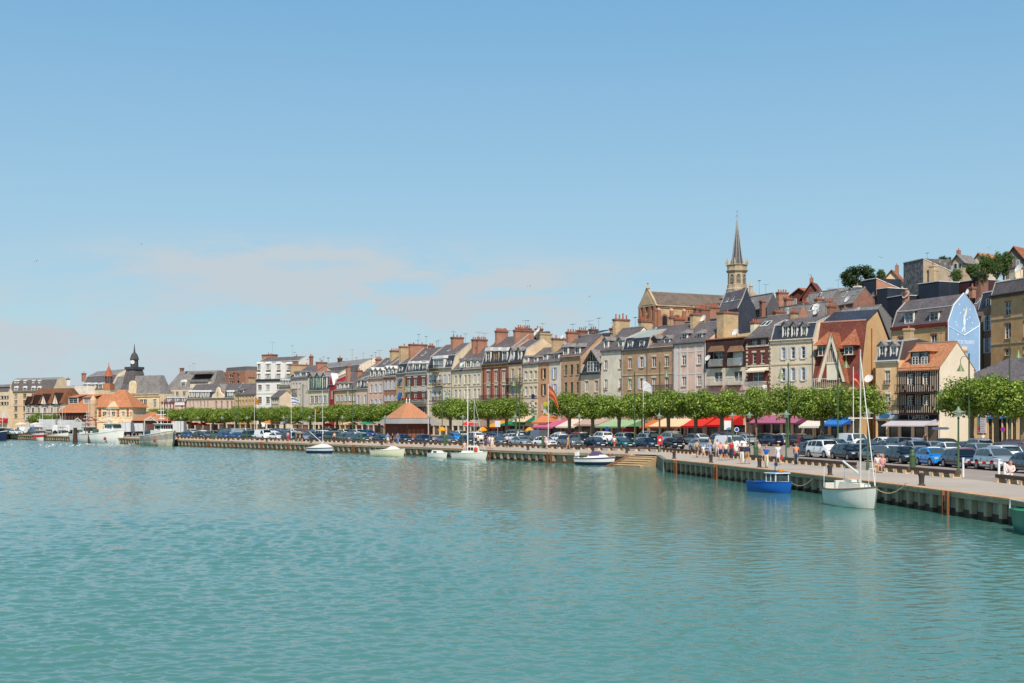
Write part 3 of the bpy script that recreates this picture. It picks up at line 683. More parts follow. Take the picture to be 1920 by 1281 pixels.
# red tiled chalet with yellow gable
YG = mat('ochre_render', 'd6af7e', .9, .12, streak=.3)
h = House('tall_tiled_house', 1527, 1613, 'tall house with a steep red tile front, white A-frame gable and bare yellow side wall', wall=YG, depth=9.5)
zt = h.loc(1570, 602)[1]; zb = h.loc(1570, 716)[1]; zr = h.loc(1600, 583, 4.7)[1]
h.ze = zb
sb = h.shop(789, None, None, 3)
h.front(sb, z1=zb, sides=True)
mb = MB(); ins = 1.6
f = lambda z: ins*(z-zb)/(zt-zb)
mb.hull([(-.05, -.4, zb-.1), (h.w+.05, -.4, zb-.1), (h.w+.05, -.1, zb-.1), (-.05, -.1, zb-.1)], [(-.05, ins-.1, zt), (h.w+.05, ins-.1, zt), (h.w+.05, ins+.2, zt), (-.05, ins+.2, zt)], TILER)
n = 24
for i in range(n): mb.box(h.w*i/n, h.w*(i+.7)/n, ins-.16, ins+.2, zt-.02, zt+.16, mat('ridge_tile_pale', 'c99a86', .8, .15))
h.roof = mb.build('tiled_front', h.root)
mb = MB(); D = h.dep
mb.hull([(-.1, ins+.1, zt-.15), (h.w+.1, ins+.1, zt-.15), (h.w+.1, D/2, zr-.15), (-.1, D/2, zr-.15)], [(-.1, ins+.1, zt), (h.w+.1, ins+.1, zt), (h.w+.1, D/2, zr), (-.1, D/2, zr)], SLATED)
mb.hull([(h.w+.2, D/2, zr-.2), (-.1, D/2, zr-.2), (-.1, D+.3, zb+4), (h.w+.2, D+.3, zb+4)], [(h.w+.2, D/2, zr), (-.1, D/2, zr), (-.1, D+.3, zb+4.2), (h.w+.2, D+.3, zb+4.2)], SLATED)
rf = mb.build('roof', h.root); h.roof = rf; h.zr = zr; h.prof = lambda d: zt if d < 2 else zr
mb = MB()
for x in (h.w, 0): mb.poly([(x, 0, zb-.5), (x, D, zb-.5), (x, D, zb+4), (x, D/2, zr-.2), (x, ins+.1, zt-.2), (x, 0, zb-.1)], YG)
mb.build('gable_wall', h.root)
mb = MB(); mb.box(h.w+.005, h.w+.3, 3.2, 3.75, .5, zt+.6, YG); mb.tube((h.w+.1, 3.0, .5), (h.w+.1, 3.0, zt-1), .07, .07, mat('drain_brown', '8a5a34', .6)); mb.build('flue', h.root)
for px, ya, yb in ((1545, 619, 667), (1594, 614, 665)):
    t0, z1 = h.loc(px-15, 646); t1, _ = h.loc(px+15, 646); cx = (t0+t1)/2; za = h.loc(px+3, ya)[1]; mb = MB()
    mb.mesh([(t0, -.9, z1-.2), (t1, -.9, z1-.2), (t1, 1.5, z1-.2), (t0, 1.5, z1-.2), (cx+.1, 1.35, za)], [(0, 1, 4), (1, 2, 4), (3, 0, 4), (0, 3, 2, 1)], TILEF)
    w0, w1 = cx-.75, cx+.75; z0 = h.loc(px, yb)[1]
    mb.box(w0, w1, -.35, 1.2, z0-.1, z1-.21, TILER); d = mb.build('dormer', h.root)
    h.window(w0+.1, w1-.1, z0, z1-.35, y=-.42, parent=d, sill=True, bars=1)
cr = mat('cream_timber', 'ddd6c0', .7, .1)
tA, zA = h.loc(1559, 626, -.9); tl, z0 = h.loc(1533, 713, -.9); tr, _ = h.loc(1585, 713, -.9); mb = MB(); tA = (tl+tr)/2
mb.hull([(tl+.1, -.5, z0), (tr-.1, -.5, z0), (tr-.1, .2, z0), (tl+.1, .2, z0)], [(tA-.05, -.5, zA-.5), (tA+.05, -.5, zA-.5), (tA+.05, 1.6, zA-.5), (tA-.05, 1.6, zA-.5)], mat('gable_crimson', '8a3a38', .8, .15))
for i in range(7):
    x = tA-.95+.3*i; mb.box(x, x+.13, -.56, -.502, z0+2.4, z0+4.2, cr)
mb.box(tl+.9, tr-.9, -.60, -.503, z0+2.2, z0+2.42, cr); mb.box(tA-.9, tA+.9, -.58, -.503, z0, z0+2.1, cr); mb.box(tA-.6, tA+.6, -.6, -.503, z0+4.3, z0+4.5, cr)
g = mb.build('front_gable', h.root)
mb = MB()
for sg, te in ((1, tl), (-1, tr)):
    mb.hull([(te, -1.0, z0-.3), (te+sg*.38, -1.0, z0-.3), (te+sg*.38, -.75, z0-.3), (te, -.75, z0-.3)], [(tA-sg*.02, -1.0, zA+.1), (tA+sg*.2, -1.0, zA-.35), (tA+sg*.2, -.75, zA-.35), (tA-sg*.02, -.75, zA+.1)], cr)
mb.build('bargeboard', g)
mb = MB()
mb.hull([(tr-.05, -.98, z0-.3), (tr-.05, 1.6, z0-.3), (tr+.35, 1.6, z0-.55), (tr+.45, -.98, z0-.55)], [(tA, -.98, zA+.1), (tA, 2.0, zA+.1), (tA+.1, 2.0, zA+.25), (tA+.1, -.98, zA+.25)], TILEF)
mb.hull([(tl+.05, -.98, z0-.3), (tl+.05, 1.6, z0-.3), (tl-.35, 1.6, z0-.55), (tl-.4, -.98, z0-.55)], [(tA, -.98, zA+.1), (tA, 2.0, zA+.1), (tA-.1, 2.0, zA+.25), (tA-.1, -.98, zA+.25)], TILEF)
mb.build('gable_roof', g)
h.balcony(1532, 1581, 710, 728, mat('balcony_white', 'e4e0d2', .6, .05), 1.3, .3, cr)
h.awning(1513, 1551, 789, 799, AW('e2ddd0'), 2.2, .3); h.awning(1556, 1596, 786, 796, AW('2f7fc8'), 2.4, .3, AW('2a5fb0'))
mb = MB(); a, b = h.loc(1522, 780)[0], h.loc(1553, 780)[0]; z0, z1 = h.loc(1540, 788)[1], h.loc(1540, 777)[1]
mb.box(max(a, .05), b, -.2, -.005, z0, z1, mat('sign_charcoal', '38383c', .6)); o = mb.build('shop_sign', h.root)
text(o, 'MOULES', (a+b)/2, (z0+z1)/2, .62, WHITE, y=-.215)
mb = MB(); a, b = h.loc(1558, 780)[0], h.loc(1593, 780)[0]; mb.box(a, b, -.2, -.005, z0, z1, mat('sign_blue', '2464b4', .6)); o = mb.build('shop_sign', h.root)
text(o, 'CAP', (a+b)/2, (z0+z1)/2, .62, WHITE, y=-.215)
h.dish(1630, 711, .62, .5)
# cream stone house
CS = wallm('d6c8ae', .35)
h = House('cream_stone_house', 1445, 1526, 'cream stone house with dark mansard, three white dormers and six shuttered windows', wall=CS, eave=636)
hs = h.windows([(651, 673), (690, 714)], [1469, 1487, 1506], 7, SHUT, lint=CS)
h.front(hs+h.shop(795, (779, 784), None, 4, fm=mat('fascia_plum', '6d3a55', .6)), trim=[h.loc(1486, 683)[1], h.loc(1486, 733)[1]]); h.cornice(.5, .35, CS)
h.mansard(h.loc(1486, 608, 1)[1], h.ridge_z(597), SLATED, SLATE, .9)
for px in (1472, 1489, 1507): h.dormer(px, 604, 634, 11, 'gable', y=.15, hood=SLATE, cheek=SLATED)
h.chimney(1482, 584, ln=1.0, th=.6, m=BRICKY, pots=2); h.chimney(1527, 574, ln=1.4, m=BRICKR, pots=3, x=h.w-.6); h.skylight(1462, 597)
h.awning(1424, 1513, 779, 793, AW('ab6682'), 2.6, .2, AW('7a3560'))
h.dish(1531, 577, .6, 4.5)
# narrow crimson brick house
h = House('crimson_brick_house', 1399, 1445, 'narrow crimson brick house with cream quoins, white top windows and scrolled white balcony', wall=BRICKD, eave=633)
cr2 = mat('cream_stone', 'ddd0b4', .85, .1)
hs = h.windows([(661, 682)], [1414, 1430], 6, lint=cr2); hs += h.windows([(696, 724)], [1421], 20, bars=2, lint=cr2); hs += h.windows([(636, 647)], [1415, 1431], 10, bars=1)
mb = MB(); a, b = h.loc(1406, 640)[0], h.loc(1441, 640)[0]
h.front(hs+h.shop(788, (777, 787), None, 3, fm=mat('fascia_red', 'a31e2a', .6)))
for i in range(16):
    z = h.loc(1421, 727)[1]+i*.56; w = .42 if i % 2 else .3
    if z < h.ze-.6: mb.box(.02, w, -.05, -.003, z, z+.3, cr2); mb.box(h.w-w, h.w-.02, -.05, -.003, z, z+.3, cr2)
for y in (649, 686): z = h.loc(1421, y)[1]; mb.box(.0, h.w, -.10, -.052, z-.1, z+.12, cr2)
mb.build('stone_dressing', h.root)
h.gable(h.ridge_z(594, px=1432), SLATE, wall=BRICKR); h.cornice(.25, .5, mat('gutter_grey', '6e6a66', .6))
h.chimney(1407, 603, ln=1.3, th=.8, m=cr2, pots=3, d=1.6); h.skylight(1432, 601); h.skylight(1424, 605)
h.balcony(1401, 1438, 716, 729, WHITE, .8, .16, cr2); h.awning(1406, 1442, 689, 695, AW('e8dcc4'), .9, .25)
mb = MB(); x, z = h.loc(1438.5, 722); z0 = h.loc(1438.5, 775)[1]; mb.box(x-.05, x+.05, -.9, -.1, z0, z, WHITE); o = mb.build('hanging_sign', h.root)
# dark shingled house with loggias
h = House('shingled_house', 1323, 1399, 'dark brown shingled house with white loggia windows, pink shop band and big ochre chimney', wall=wallm('d2c4ac', .3), eave=695, depth=9)
BS = coursed('brown_shingle', '4a332e', '38251f', .2, .15, .8, .01, .25, .3)
zt = h.loc(1361, 634)[1]; zm = h.loc(1361, 690)[1]
hs = h.windows([(697, 716)], [1347, 1384], 15, bars=1, sill=False)
h.ze = zm; h.front(hs+h.shop(797, (724, 733), None, 3, fm=mat('band_pink', 'd9a9a0', .7)), z1=zm)
mb = MB()
hs2 = []
for px in (1345, 1382):
    a, b = h.loc(px-11, 660)[0], h.loc(px+11, 660)[0]; hs2.append((a, b, h.loc(px, 685)[1], h.loc(px, 660)[1])); 
h.front(hs2, z0=zm, z1=zt-.1, mat_=BS, name='shingled_front', rev=.5, sides=True)
for i, (a, b, c, d_) in enumerate(hs2):
    if i == 0: h.window(a, b, c, d_, y=.35, sill=False, bars=0)
    else: h.window(a, b, c, d_, y=.35, sill=False, bars=6, g=WHITE)
    mb.hull([(a-.3, -.6, d_+.02), (b+.3, -.6, d_+.02), (b+.3, .2, d_+.02), (a-.3, .2, d_+.02)], [(a, -.2, d_+.9), (b, -.2, d_+.9), (b, .0, d_+.9), (a, 0, d_+.9)], mat('shingle_hood', '8a6a50', .8, .25))
mb.build('window_hood', h.root)
h.zr = h.loc(1361, 631)[1]; h.ze = zt
mb = MB(); n = 26
for i in range(n): mb.box(h.w*i/n, h.w*(i+.75)/n, -.15, .25, zt-.12, zt+.06, TILEO)
mb.mesh([(0, .2, zt), (h.w, .2, zt), (h.w, 9, zt+1.4), (0, 9, zt+1.4), (0, 9, zt-.1), (h.w, 9, zt-.1)], [(0, 1, 2, 3), (3, 2, 5, 4), (1, 5, 2), (0, 3, 4)], mat('sand_gravel_roof', 'b09a72', .9, .2))
h.roof = mb.build('roof', h.root); h.prof = lambda d: zt
WB = mat('balcony_glass_white', 'bfc4c0', .4, .05)
for pa, pb, y0, y1 in ((1333, 1356, 674, 687), (1369, 1391, 672, 686), (1331, 1356, 711, 723), (1366, 1392, 709, 722)): h.balcony(pa, pb, y0, y1, WB, .6, .14, mat('slab_dark', '5a4e45', .8))
h.chimney(1344, 585, ln=3.0, th=1.5, d=1.2, m=BRICKY, pots=1, cap=BRICKR); h.dish(1380, 624, .6, .3); h.dish(1328, 672, .5, -.5)
h.awning(1310, 1349, 778, 799, AW('e0382a'), 3.4, .35, AW('b81f28')); h.awning(1356, 1394, 778, 797, AW('e0382a'), 3.4, .35, AW('b81f28'))
# pink and white house
h = House('pink_house', 1264, 1323, 'pink house with white bands and a plain white strip at its left end', wall=wallm('d3b4a4', .12), eave=642)
hs = h.windows([(666, 684), (706, 724)], [1282.5, 1311], 8, bars=2)
h.front(hs+h.shop(799, None, None, 3))
mb = MB(); WB2 = mat('white_band', 'dcd8d2', .85, .08)
for px, w in ((1267, 7), (1276, 2.5), (1289, 2.5), (1304, 2.5), (1320, 5)):
    a, b = h.loc(px-w/2, 700)[0], h.loc(px+w/2, 700)[0]; mb.box(max(0, a), b, -.03, -.002, .6, h.ze-.02, WB2)
for y in (647, 659, 701, 736): z = h.loc(1293, y)[1]; mb.box(0, h.w, -.036, -.0305, z-.12, z+.12, WB2)
mb.build('white_trim', h.root)
h.gable(h.ridge_z(607, px=1300), SLATE); h.cornice(.2, .3, mat('gutter_grey', '6e6a66', .6))
for px in (1283, 1311): h.dormer(px, 621, 640, 10, 'hip', y=1.0, hood=SLATEL, cheek=SLATE)
h.chimney(1294, 588, ln=2.6, th=.7, m=BRICKY, pots=0); h.dish(1319, 598, .62, 5); h.chimney(1310, 578, ln=1.8, th=.7, d=5.5, m=BRICKR, pots=3)
h.awning(1246, 1306, 785, 800, AW('eecfa6'), 3.4, .3, AW('b5553a'))
# tan brick pair
h = House('tan_brick_house', 1167, 1215, 'tan brick house with dark mansard front, two white dormers and a pale zinc roof top', wall=BRICKB, eave=655)
hs = h.windows([(671, 691), (710, 730)], [1181], 6, bars=1, lint=cr2); hs += h.windows([(670, 690), (710, 730)], [1203.5], 7, SHUT, lint=cr2)
h.front(hs+h.shop(799, None, None, 2), trim=[h.loc(1190, 703)[1]]); h.cornice(.2, .3, mat('gutter_grey', '6e6a66', .6))
h.mansard(h.loc(1190, 634, .7)[1], h.ridge_z(622), SLATED, mat('zinc_green', '9fa89e', .6, .1), .7)
for px in (1181, 1203): h.dormer(px, 634, 655, 9, 'zinc', y=.15, hood=SLATED, cheek=SLATED)
h.chimney(1197, 601, ln=2.4, th=.8, m=BRICKY, pots=3, d=5.5); h.awning(1148, 1207, 787, 800, AW('a3bf93'), 3.6, .3, AW('6f9c70'))
h = House('tan_brick_house', 1215, 1263, 'tan brick house with brown slate roof, two grey dormers and a dark glazed balcony', wall=BRICKB, eave=650)
hs = h.windows([(668, 688), (708, 733)], [1226, 1250], 7, bars=1, lint=cr2)
h.front(hs+h.shop(799, None, None, 2), trim=[h.loc(1240, 701)[1]]); h.cornice(.3, .3, mat('gutter_pale', 'c2ab8a', .6))
h.gable(h.ridge_z(612, px=1245), SLATE)
for px, fr in ((1228, mat('frame_brown', '6b5f56', .6)), (1250, FRAME)): h.dormer(px, 630, 650, 10, 'gable', y=.8, hood=SLATEL, cheek=SLATE, frame=fr)
h.balcony(1219, 1262, 722, 733, mat('balcony_smoked', '3d3a40', .3, .1), .9, .1)
h.chimney(1255, 594, ln=1.2, th=.5, m=BRICKB, pots=0, d=5); h.chimney(1262, 597, ln=2.0, th=.6, m=BRICKO, pots=3, d=5.5)
h.awning(1226, 1250, 788, 800, AW('dd7a40'), 3.0, .3)
# white grey house
h = House('white_house', 1127, 1167, 'plain off-white house with brown slate roof and two white gabled dormers', wall=wallm('d8d0bb', .2), eave=656)
hs = h.windows([(675, 692), (711, 730)], [1136, 1163], 6, bars=1, lint=None)
h.front(hs+h.shop(799, None, None, 2)); h.cornice(.15, .25, mat('gutter_grey', '6e6a66', .6)); h.gable(h.ridge_z(617, px=1160), SLATE)
for px in (1136, 1163): h.dormer(px, 633, 654, 8, 'gable', y=.5, hood=SLATEL, cheek=SLATE)
h.chimney(1149, 598, ln=3.0, th=.8, m=BRICKY, pots=4, d=3.5, pot_h=.8)
mb = MB(); fl = mat('geranium', '8c3a35', .9, .4)
for a, b, c, d_ in hs[2:]: 
    for i in range(16): p = Vector((random.uniform(a, b), -.15, c+random.uniform(-.1, .3))); mb.lathe([(.02, -.08), (.1, 0), (.02, .08)], fl, 5, p)
mb.build('flower_box', h.root)
h.awning(1100, 1146, 783, 796, AW('c2a99a'), 2.8, .3)
# half-timbered gable house
h = House('timber_gabled_house', 1089, 1127, 'small cream house with half-timbered slate gable and wide bay window', wall=wallm('b5a48e', .25), eave=699)
hs = h.windows([(714, 735)], [1100, 1118], 6, lint=cr2, bars=2)
h.front(hs+h.shop(799, None, None, 2)); h.cornice(.3, .5, mat('cornice_blue_grey', '4a5668', .6))
h.mansard(h.loc(1108, 662, 1.5)[1], h.ridge_z(640, px=1115), SLATED, SLATE, 1.6)
t0, z1 = h.loc(1101, 698); t1, _ = h.loc(1127, 698); zp = h.loc(1112, 660)[1]; c = (t0+t1)/2; mb = MB(); ze2 = h.loc(1112, 676)[1]
mb.box(t0+.1, t1-.1, -.1, 2.5, h.ze, ze2, TIMB); mb.prism([(t0+.1, ze2), (t1-.1, ze2), (c, zp)], 0, 2.5, TIMB)
for i in range(6): x = t0+.35+(t1-t0-.7)*i/5; mb.box(x-.06, x+.06, -.04, -.002, ze2+.02, ze2+.25+(zp-ze2-.4)*(1-abs(x-c)/((t1-t0)/2)), cr2)
d = mb.build('dormer', h.root)
h.window(t0+.25, c-.03, h.ze+.15, ze2-.15, y=-.2, bars=2, sill=False, parent=d); h.window(c+.03, t1-.25, h.ze+.15, ze2-.15, y=-.2, bars=2, sill=False, parent=d)
mb = MB()
for sg in (-1, 1): mb.hull([(c, -.7, zp+.25), (c, 3, zp+.25), (c+sg*(t1-t0+.9)/2, 3, ze2-.6), (c+sg*(t1-t0+.9)/2, -.7, ze2-.6)], [(c, -.7, zp+.4), (c, 3, zp+.4), (c+sg*(t1-t0+.9)/2, 3, ze2-.45), (c+sg*(t1-t0+.9)/2, -.7, ze2-.45)], SLATEL)
mb.build('gable_roof', d)
# brown brick
h = House('brown_brick_house', 1052, 1089, 'brown brick house with three green shuttered windows and grey slate dormers', wall=BRICKB, eave=668)
hs = h.windows([(684, 703), (717, 738)], [1061, 1072, 1083], 5, bars=1, frame=SHUTG, g=None) if False else h.windows([(684, 703), (717, 738)], [1061, 1072, 1083], 5, bars=3, frame=SHUTG)
h.front(hs+h.shop(799, None, None, 2)); h.cornice(.5, .3, BRICKB)
h.gable(h.ridge_z(630, px=1085), SLATE)
for px in (1060, 1082): h.dormer(px, 646, 666, 9, 'hip', y=.4, hood=SLATEL, cheek=SLATE)
h.chimney(1061, 622, ln=2.2, th=.7, m=BRICKO, pots=4, d=3); h.dish(1056, 632, .5, 2); h.awning(1070, 1106, 786, 800, AW('e8d9c4'), 3.2, .3)
h.skylight(1052, 644)
# white narrow with blue shutters
h = House('narrow_white_house', 1030, 1052, 'narrow white house with one pale blue shuttered window on each floor', wall=wallm('d4c8b6', .2), eave=676)
hs = h.windows([(689, 710), (720, 740)], [1040], 7, mat('shutter_pale_blue', 'a9b4c4', .6), bars=1, w=5) if False else h.windows([(689, 710), (720, 740)], [1040], 5, mat('shutter_pale_blue', 'a9b4c4', .6), bars=1)
h.front(hs+h.shop(799, None, None, 1)); h.gable(h.ridge_z(640), SLATE); h.dormer(1043, 660, 676, 8, 'shed', y=.4, hood=SLATEL)
h.chimney(1034, 634, ln=3.2, th=.6, m=BRICKY, pots=2, d=2.0); h.awning(1028, 1068, 788, 801, AW('ca6a8c'), 3.6, .3)
# tan narrow
h = House('narrow_tan_house', 1009, 1030, 'narrow tan house with dark brown shutters and a yellow shop band', wall=wallm('b58d6c', .25), eave=678)
hs = h.windows([(691, 710), (720, 741)], [1019.5], 4, SHUTD, bars=1)
hs += h.windows([(757, 770)], [1019.5], 4, SHUT, bars=1)
h.front(hs+h.shop(799, (782, 790), None, 1, fm=mat('fascia_ochre', 'cf9a3c', .7))); h.gable(h.ridge_z(650), SLATE); h.dormer(1022, 661, 677, 7, 'zinc', y=.4, hood=SLATEL)
mb = MB(); a, za = h.loc(1019.5, 754); b, zb = h.loc(1027.5, 778); mb.box(a, b, -.12, -.04, zb, za, mat('banner_yellow', 'e9d33a', .8)); o = mb.build('banner', h.root)
mb = MB(); mb.box(a+.1, b-.1, -.125, -.1205, zb+.15, zb+.9, WHITE); mb.box(a+.1, b-.1, -.125, -.1205, zb+1.1, zb+1.5, mat('banner_green', '6cb48a', .8)); mb.build('banner_panel', o)
h.awning(1017, 1046, 779, 792, AW('d98c62'), 2.4, .3)
# cream three-window
h = House('cream_house', 981, 1009, 'cream house with three small windows on each of four floors and a green shop awning', wall=wallm('c7b9a0', .3), eave=681)
hs = h.windows([(696, 711), (725, 741), (755, 762), (770, 774)], [986.5, 995.5, 1004.3], 4.4, bars=1, lint=cr2)
h.front(hs+h.shop(799, None, None, 2), trim=[h.loc(995, 717)[1], h.loc(995, 746)[1]]); h.gable(h.ridge_z(655), SLATE, wall=BRICKO)
for px in (987, 1004): h.dormer(px, 667, 680, 6, 'zinc', y=.3, hood=SLATEL, cheek=SLATE)
h.chimney(1006, 625, ln=2.6, th=1.4, m=BRICKY, pots=0, d=4.5, cap=BRICKY); h.awning(978, 1003, 779, 791, AW('e6c9a8'), 2.2, .2, AW('1f8a64')); h.dish(1010, 620, .5, 4)
mb = MB(); x, z = h.loc(1004, 772); mb.box(x-.5, x+.5, -.6, -.5, z-.3, z+.2, mat('sign_green', '2a8a5c', .5)); mb.box(x-.4, x+.4, -.6, -.5, z+1.2, z+1.8, WHITE); mb.box(x-.45, x+.45, -.6, -.5, z+2.3, z+3.2, mat('sign_navy', '27335e', .5)); mb.build('hanging_sign', h.root)
# dark mansard with balconies
h = House('balconied_house', 954, 981, 'narrow cream house with iron balconies on two floors and paired dark dormers', wall=wallm('bda88c', .25), eave=679)
hs = h.windows([(691, 716), (723, 745)], [961, 974], 5, bars=2, frame=FRAME)
h.front(hs+h.shop(799, None, None, 2)); h.cornice(.4, .3, mat('cornice_dark', '6a5346', .8))
h.mansard(h.loc(968, 656, .9)[1], h.ridge_z(640), SLATED, SLATE, .9)
for px in (960, 974): h.dormer(px, 651, 677, 6, 'gable', y=.15, hood=SLATEL, cheek=SLATED)
h.balcony(954, 981, 709, 720, IRON, .7, .16); h.balcony(954, 981, 741, 751, IRON, .7, .16)
h.chimney(968, 615, ln=3.0, th=.7, m=BRICKO, pots=6, d=3.0); h.awning(932, 958, 789, 801, AW('e0a52e'), 3, .35, AW('a32a2a')); h.awning(959, 985, 788, 796, AW('1f8a64'), 2.6, .3)
h.aerial(985, 600)
# ornate red brick
h = House('ornate_brick_house', 904, 954, 'wide ornate red brick house with three tall white dormers under stacked chimneys', wall=BRICKO, eave=682)
hs = h.windows([(695, 716), (723, 746)], [915.5, 930, 944.5], 6, bars=2, lint=cr2, frame=FRAME)
h.front(hs+h.shop(799, None, None, 4), trim=[h.loc(930, 719)[1]]); h.cornice(.7, .4, mat('cornice_ochre', '9a7a56', .8, .3))
mb = MB()
for px in (907, 922.5, 937, 951.5): x = h.loc(px, 700)[0]; mb.box(x-.18, x+.18, -.14, -.004, h.loc(930, 747)[1], h.ze-.75, mat('brick_pilaster', '8a3f30', .8, .2))
mb.build('pilaster', h.root)
h.mansard(h.loc(930, 654, .9)[1], h.ridge_z(634), SLATED, SLATE, .9)
for px, fr in ((915, FRAME), (930, mat('frame_tan', 'a89070', .7)), (946, FRAME)): h.dormer(px, 652, 681, 9, 'zinc', y=.15, hood=ZINCW, cheek=SLATED, frame=fr)
h.balcony(904, 954, 741, 750, mat('balcony_plum', '3a2430', .6), .7, .16)
h.chimney(928, 620, ln=2.6, th=.7, m=BRICKO, pots=8, d=2.2); h.chimney(941, 621, ln=4.2, th=.8, m=BRICKO, pots=9, d=2.2, x=h.w-1.9)
h.aerial(938, 618); h.awning(895, 934, 788, 799, AW('9a8478'), 3, .25)
# cream with wide dormers
h = House('cream_house', 848, 904, 'wide cream house with eight narrow windows in pairs and four grey wall dormers', wall=wallm('c9bfa6', .35), eave=692)
hs = h.windows([(703, 720), (730, 747)], [854.5, 862, 872.5, 879.5, 890, 897.5], 4.2, bars=1)
h.front(hs+h.shop(799, None, None, 5), trim=[h.loc(876, 725)[1]]); h.cornice(.4, .3)
h.gable(h.ridge_z(654), SLATE)
for px in (866, 878, 890, 901): h.dormer(px, 672, 689, 8, 'zinc', y=.3, hood=SLATEL, cheek=SLATE)
h.chimney(884, 636, ln=2.0, th=.7, m=BRICKO, pots=4, d=3); h.chimney(893, 636, ln=2.2, th=.7, m=BRICKO, pots=5, d=3); h.chimney(851, 663, ln=2, th=.6, m=BRICKY, pots=2, d=5)
h.dish(867, 684, .6, -.4); h.aerial(898, 622); h.aerial(909, 624)
# grey cream with loggia
h = House('shuttered_house', 801, 848, 'pale stone house with white shutters, boxy loggia dormer and iron balconies in the middle', wall=wallm('c2b49c', .35), eave=690)
hs = h.windows([(703, 719), (733, 750)], [807.5, 816, 834, 842.5], 4, SHUT, bars=1); hs += h.windows([(703, 719), (733, 750)], [824.5], 5, bars=1)
h.front(hs+h.shop(799, None, None, 4), trim=[h.loc(824, 726)[1], h.loc(824, 757)[1]]); h.cornice(.4, .35)
h.mansard(h.loc(824, 668, .9)[1], h.ridge_z(648), SLATED, SLATE, .9)
h.dormer(822, 668, 690, 20, 'zinc', y=-.2, hood=ZINCW); h.balcony(811, 824, 685, 697, mat('balcony_dark', '2c2a2e', .5), .9, .12)
h.dormer(842, 672, 688, 7, 'zinc', y=.2, hood=SLATED)
h.balcony(815, 830, 713, 723, IRON, .7, .14); h.balcony(815, 830, 744, 754, IRON, .7, .14)
h.chimney(845, 632, ln=2.6, th=.9, m=BRICKO, pots=3, d=2.5); h.chimney(803, 648, ln=1.2, th=.6, m=BRICKY, pots=2, d=4); h.skylight(838, 660); h.aerial(822, 637)
# red and white brick
h = House('red_white_brick_house', 760, 801, 'crimson and white banded brick house with red flowers along its long black balcony', wall=BRICKD, eave=697)
hs = h.windows([(708, 724), (735, 749)], [767, 779, 794], 6, bars=2, lint=mat('white_stone', 'cfc6b8', .85, .1)); hs += h.windows([(765, 777)], [774, 795], 7)
h.front(hs+h.shop(799, None, None, 3)); h.cornice(.4, .3, mat('white_stone', 'cfc6b8', .85, .1))
mb = MB()
for y, k in ((702, .25), (729, .55), (752, .3), (759, .4)): z = h.loc(780, y)[1]; mb.box(0, h.w, -.05, -.003, z-k, z+k, mat('white_stone', 'cfc6b8'))
mb.build('stone_band', h.root)
h.mansard(h.loc(780, 678, .8)[1], h.ridge_z(655), SLATED, SLATE, .8)
for px in (770, 782, 796): h.dormer(px, 678, 695, 8, 'zinc', y=.15, hood=ZINCW, cheek=SLATED)
h.balcony(757, 801, 747, 756, IRON, .8, .16); mb = MB(); fl2 = mat('red_flowers', 'b3202c', .9, .3)
za = h.loc(780, 747)[1]
for i in range(90): mb.lathe([(.02, -.08), (.13, 0), (.02, .08)], fl2, 5, (random.uniform(0, h.w), -.85, za+random.uniform(-.1, .12)))
mb.build('flower_box', h.root)
h.chimney(766, 645, ln=4.2, th=.8, m=BRICKO, pots=2, d=1.5); h.skylight(789, 660); h.aerial(785, 626); h.aerial(799, 630); h.chimney(803, 648, ln=1.0, th=.6, m=BRICKO, pots=2, d=4)
# narrow ochre
h = House('narrow_ochre_house', 743, 760, 'very narrow ochre brick house with blue cloths hung from its windows', wall=BRICKY, eave=700)
hs = h.windows([(710, 725), (737, 751)], [751], 5); h.front(hs+h.shop(799, None, None, 1)); h.cornice(.3, .3)
h.mansard(h.loc(751, 682, .8)[1], h.ridge_z(665), SLATED, SLATE, .8); h.dormer(751, 684, 698, 6, 'zinc', y=.15, hood=SLATED, cheek=SLATED)
mb = MB(); BLU = mat('blue_cloth', '1f5fae', .9, .1)
for (y0, y1) in ((710, 715), (736, 748)): a, z1 = h.loc(748, y0); b, z0 = h.loc(753, y1); mb.hull([(a, -.5, z0), (b, -.5, z0), (b, -.45, z0), (a, -.45, z0)], [(a, -.05, z1), (b, -.05, z1), (b, -.02, z1), (a, -.02, z1)], BLU)
mb.build('window_blind', h.root)
h.chimney(748, 649, ln=4.4, th=.9, m=BRICKY, pots=2, d=1.5, cap=BRICKO)
# brick & white
h = House('white_shuttered_brick_house', 720, 743, 'narrow red brick house with tall white shutters, blue-black mansard and three small dormers', wall=BRICKO, eave=705)
hs = h.windows([(714, 731), (741, 752)], [724.5, 732, 739.5], 3.5, SHUT); h.front(hs+h.shop(799, None, None, 2)); h.cornice(.4, .3, mat('white_stone', 'cfc6b8'))
h.mansard(h.loc(732, 688, .8)[1], h.ridge_z(672), SLATED, SLATE, .8)
for px in (725, 732, 739.5): h.dormer(px, 687, 703, 5, 'gable', y=.15, hood=ZINCW, cheek=SLATED)
h.chimney(731, 657, ln=2.2, th=.8, m=BRICKY, pots=4, d=3); h.aerial(712, 656)
# pink
h = House('pale_pink_house', 690, 720, 'pale pink house with three windows a floor and three white-hooded dormers', wall=wallm('cdae9c', .15), eave=709)
hs = h.windows([(721, 736), (749, 757)], [696.5, 705, 714], 4, SHUT); h.front(hs+h.shop(799, None, None, 3)); h.cornice(.25, .3)
h.mansard(h.loc(705, 692, .8)[1], h.ridge_z(672, px=715), SLATE, SLATE, .9)
for px in (697, 706, 715): h.dormer(px, 690, 707, 6, 'gable', y=.15, hood=ZINCW, cheek=SLATED)
h.chimney(704, 673, ln=1.4, th=.6, m=BRICKO, pots=4, d=2.5); h.skylight(718, 678); h.aerial(697, 666); h.aerial(704, 660)
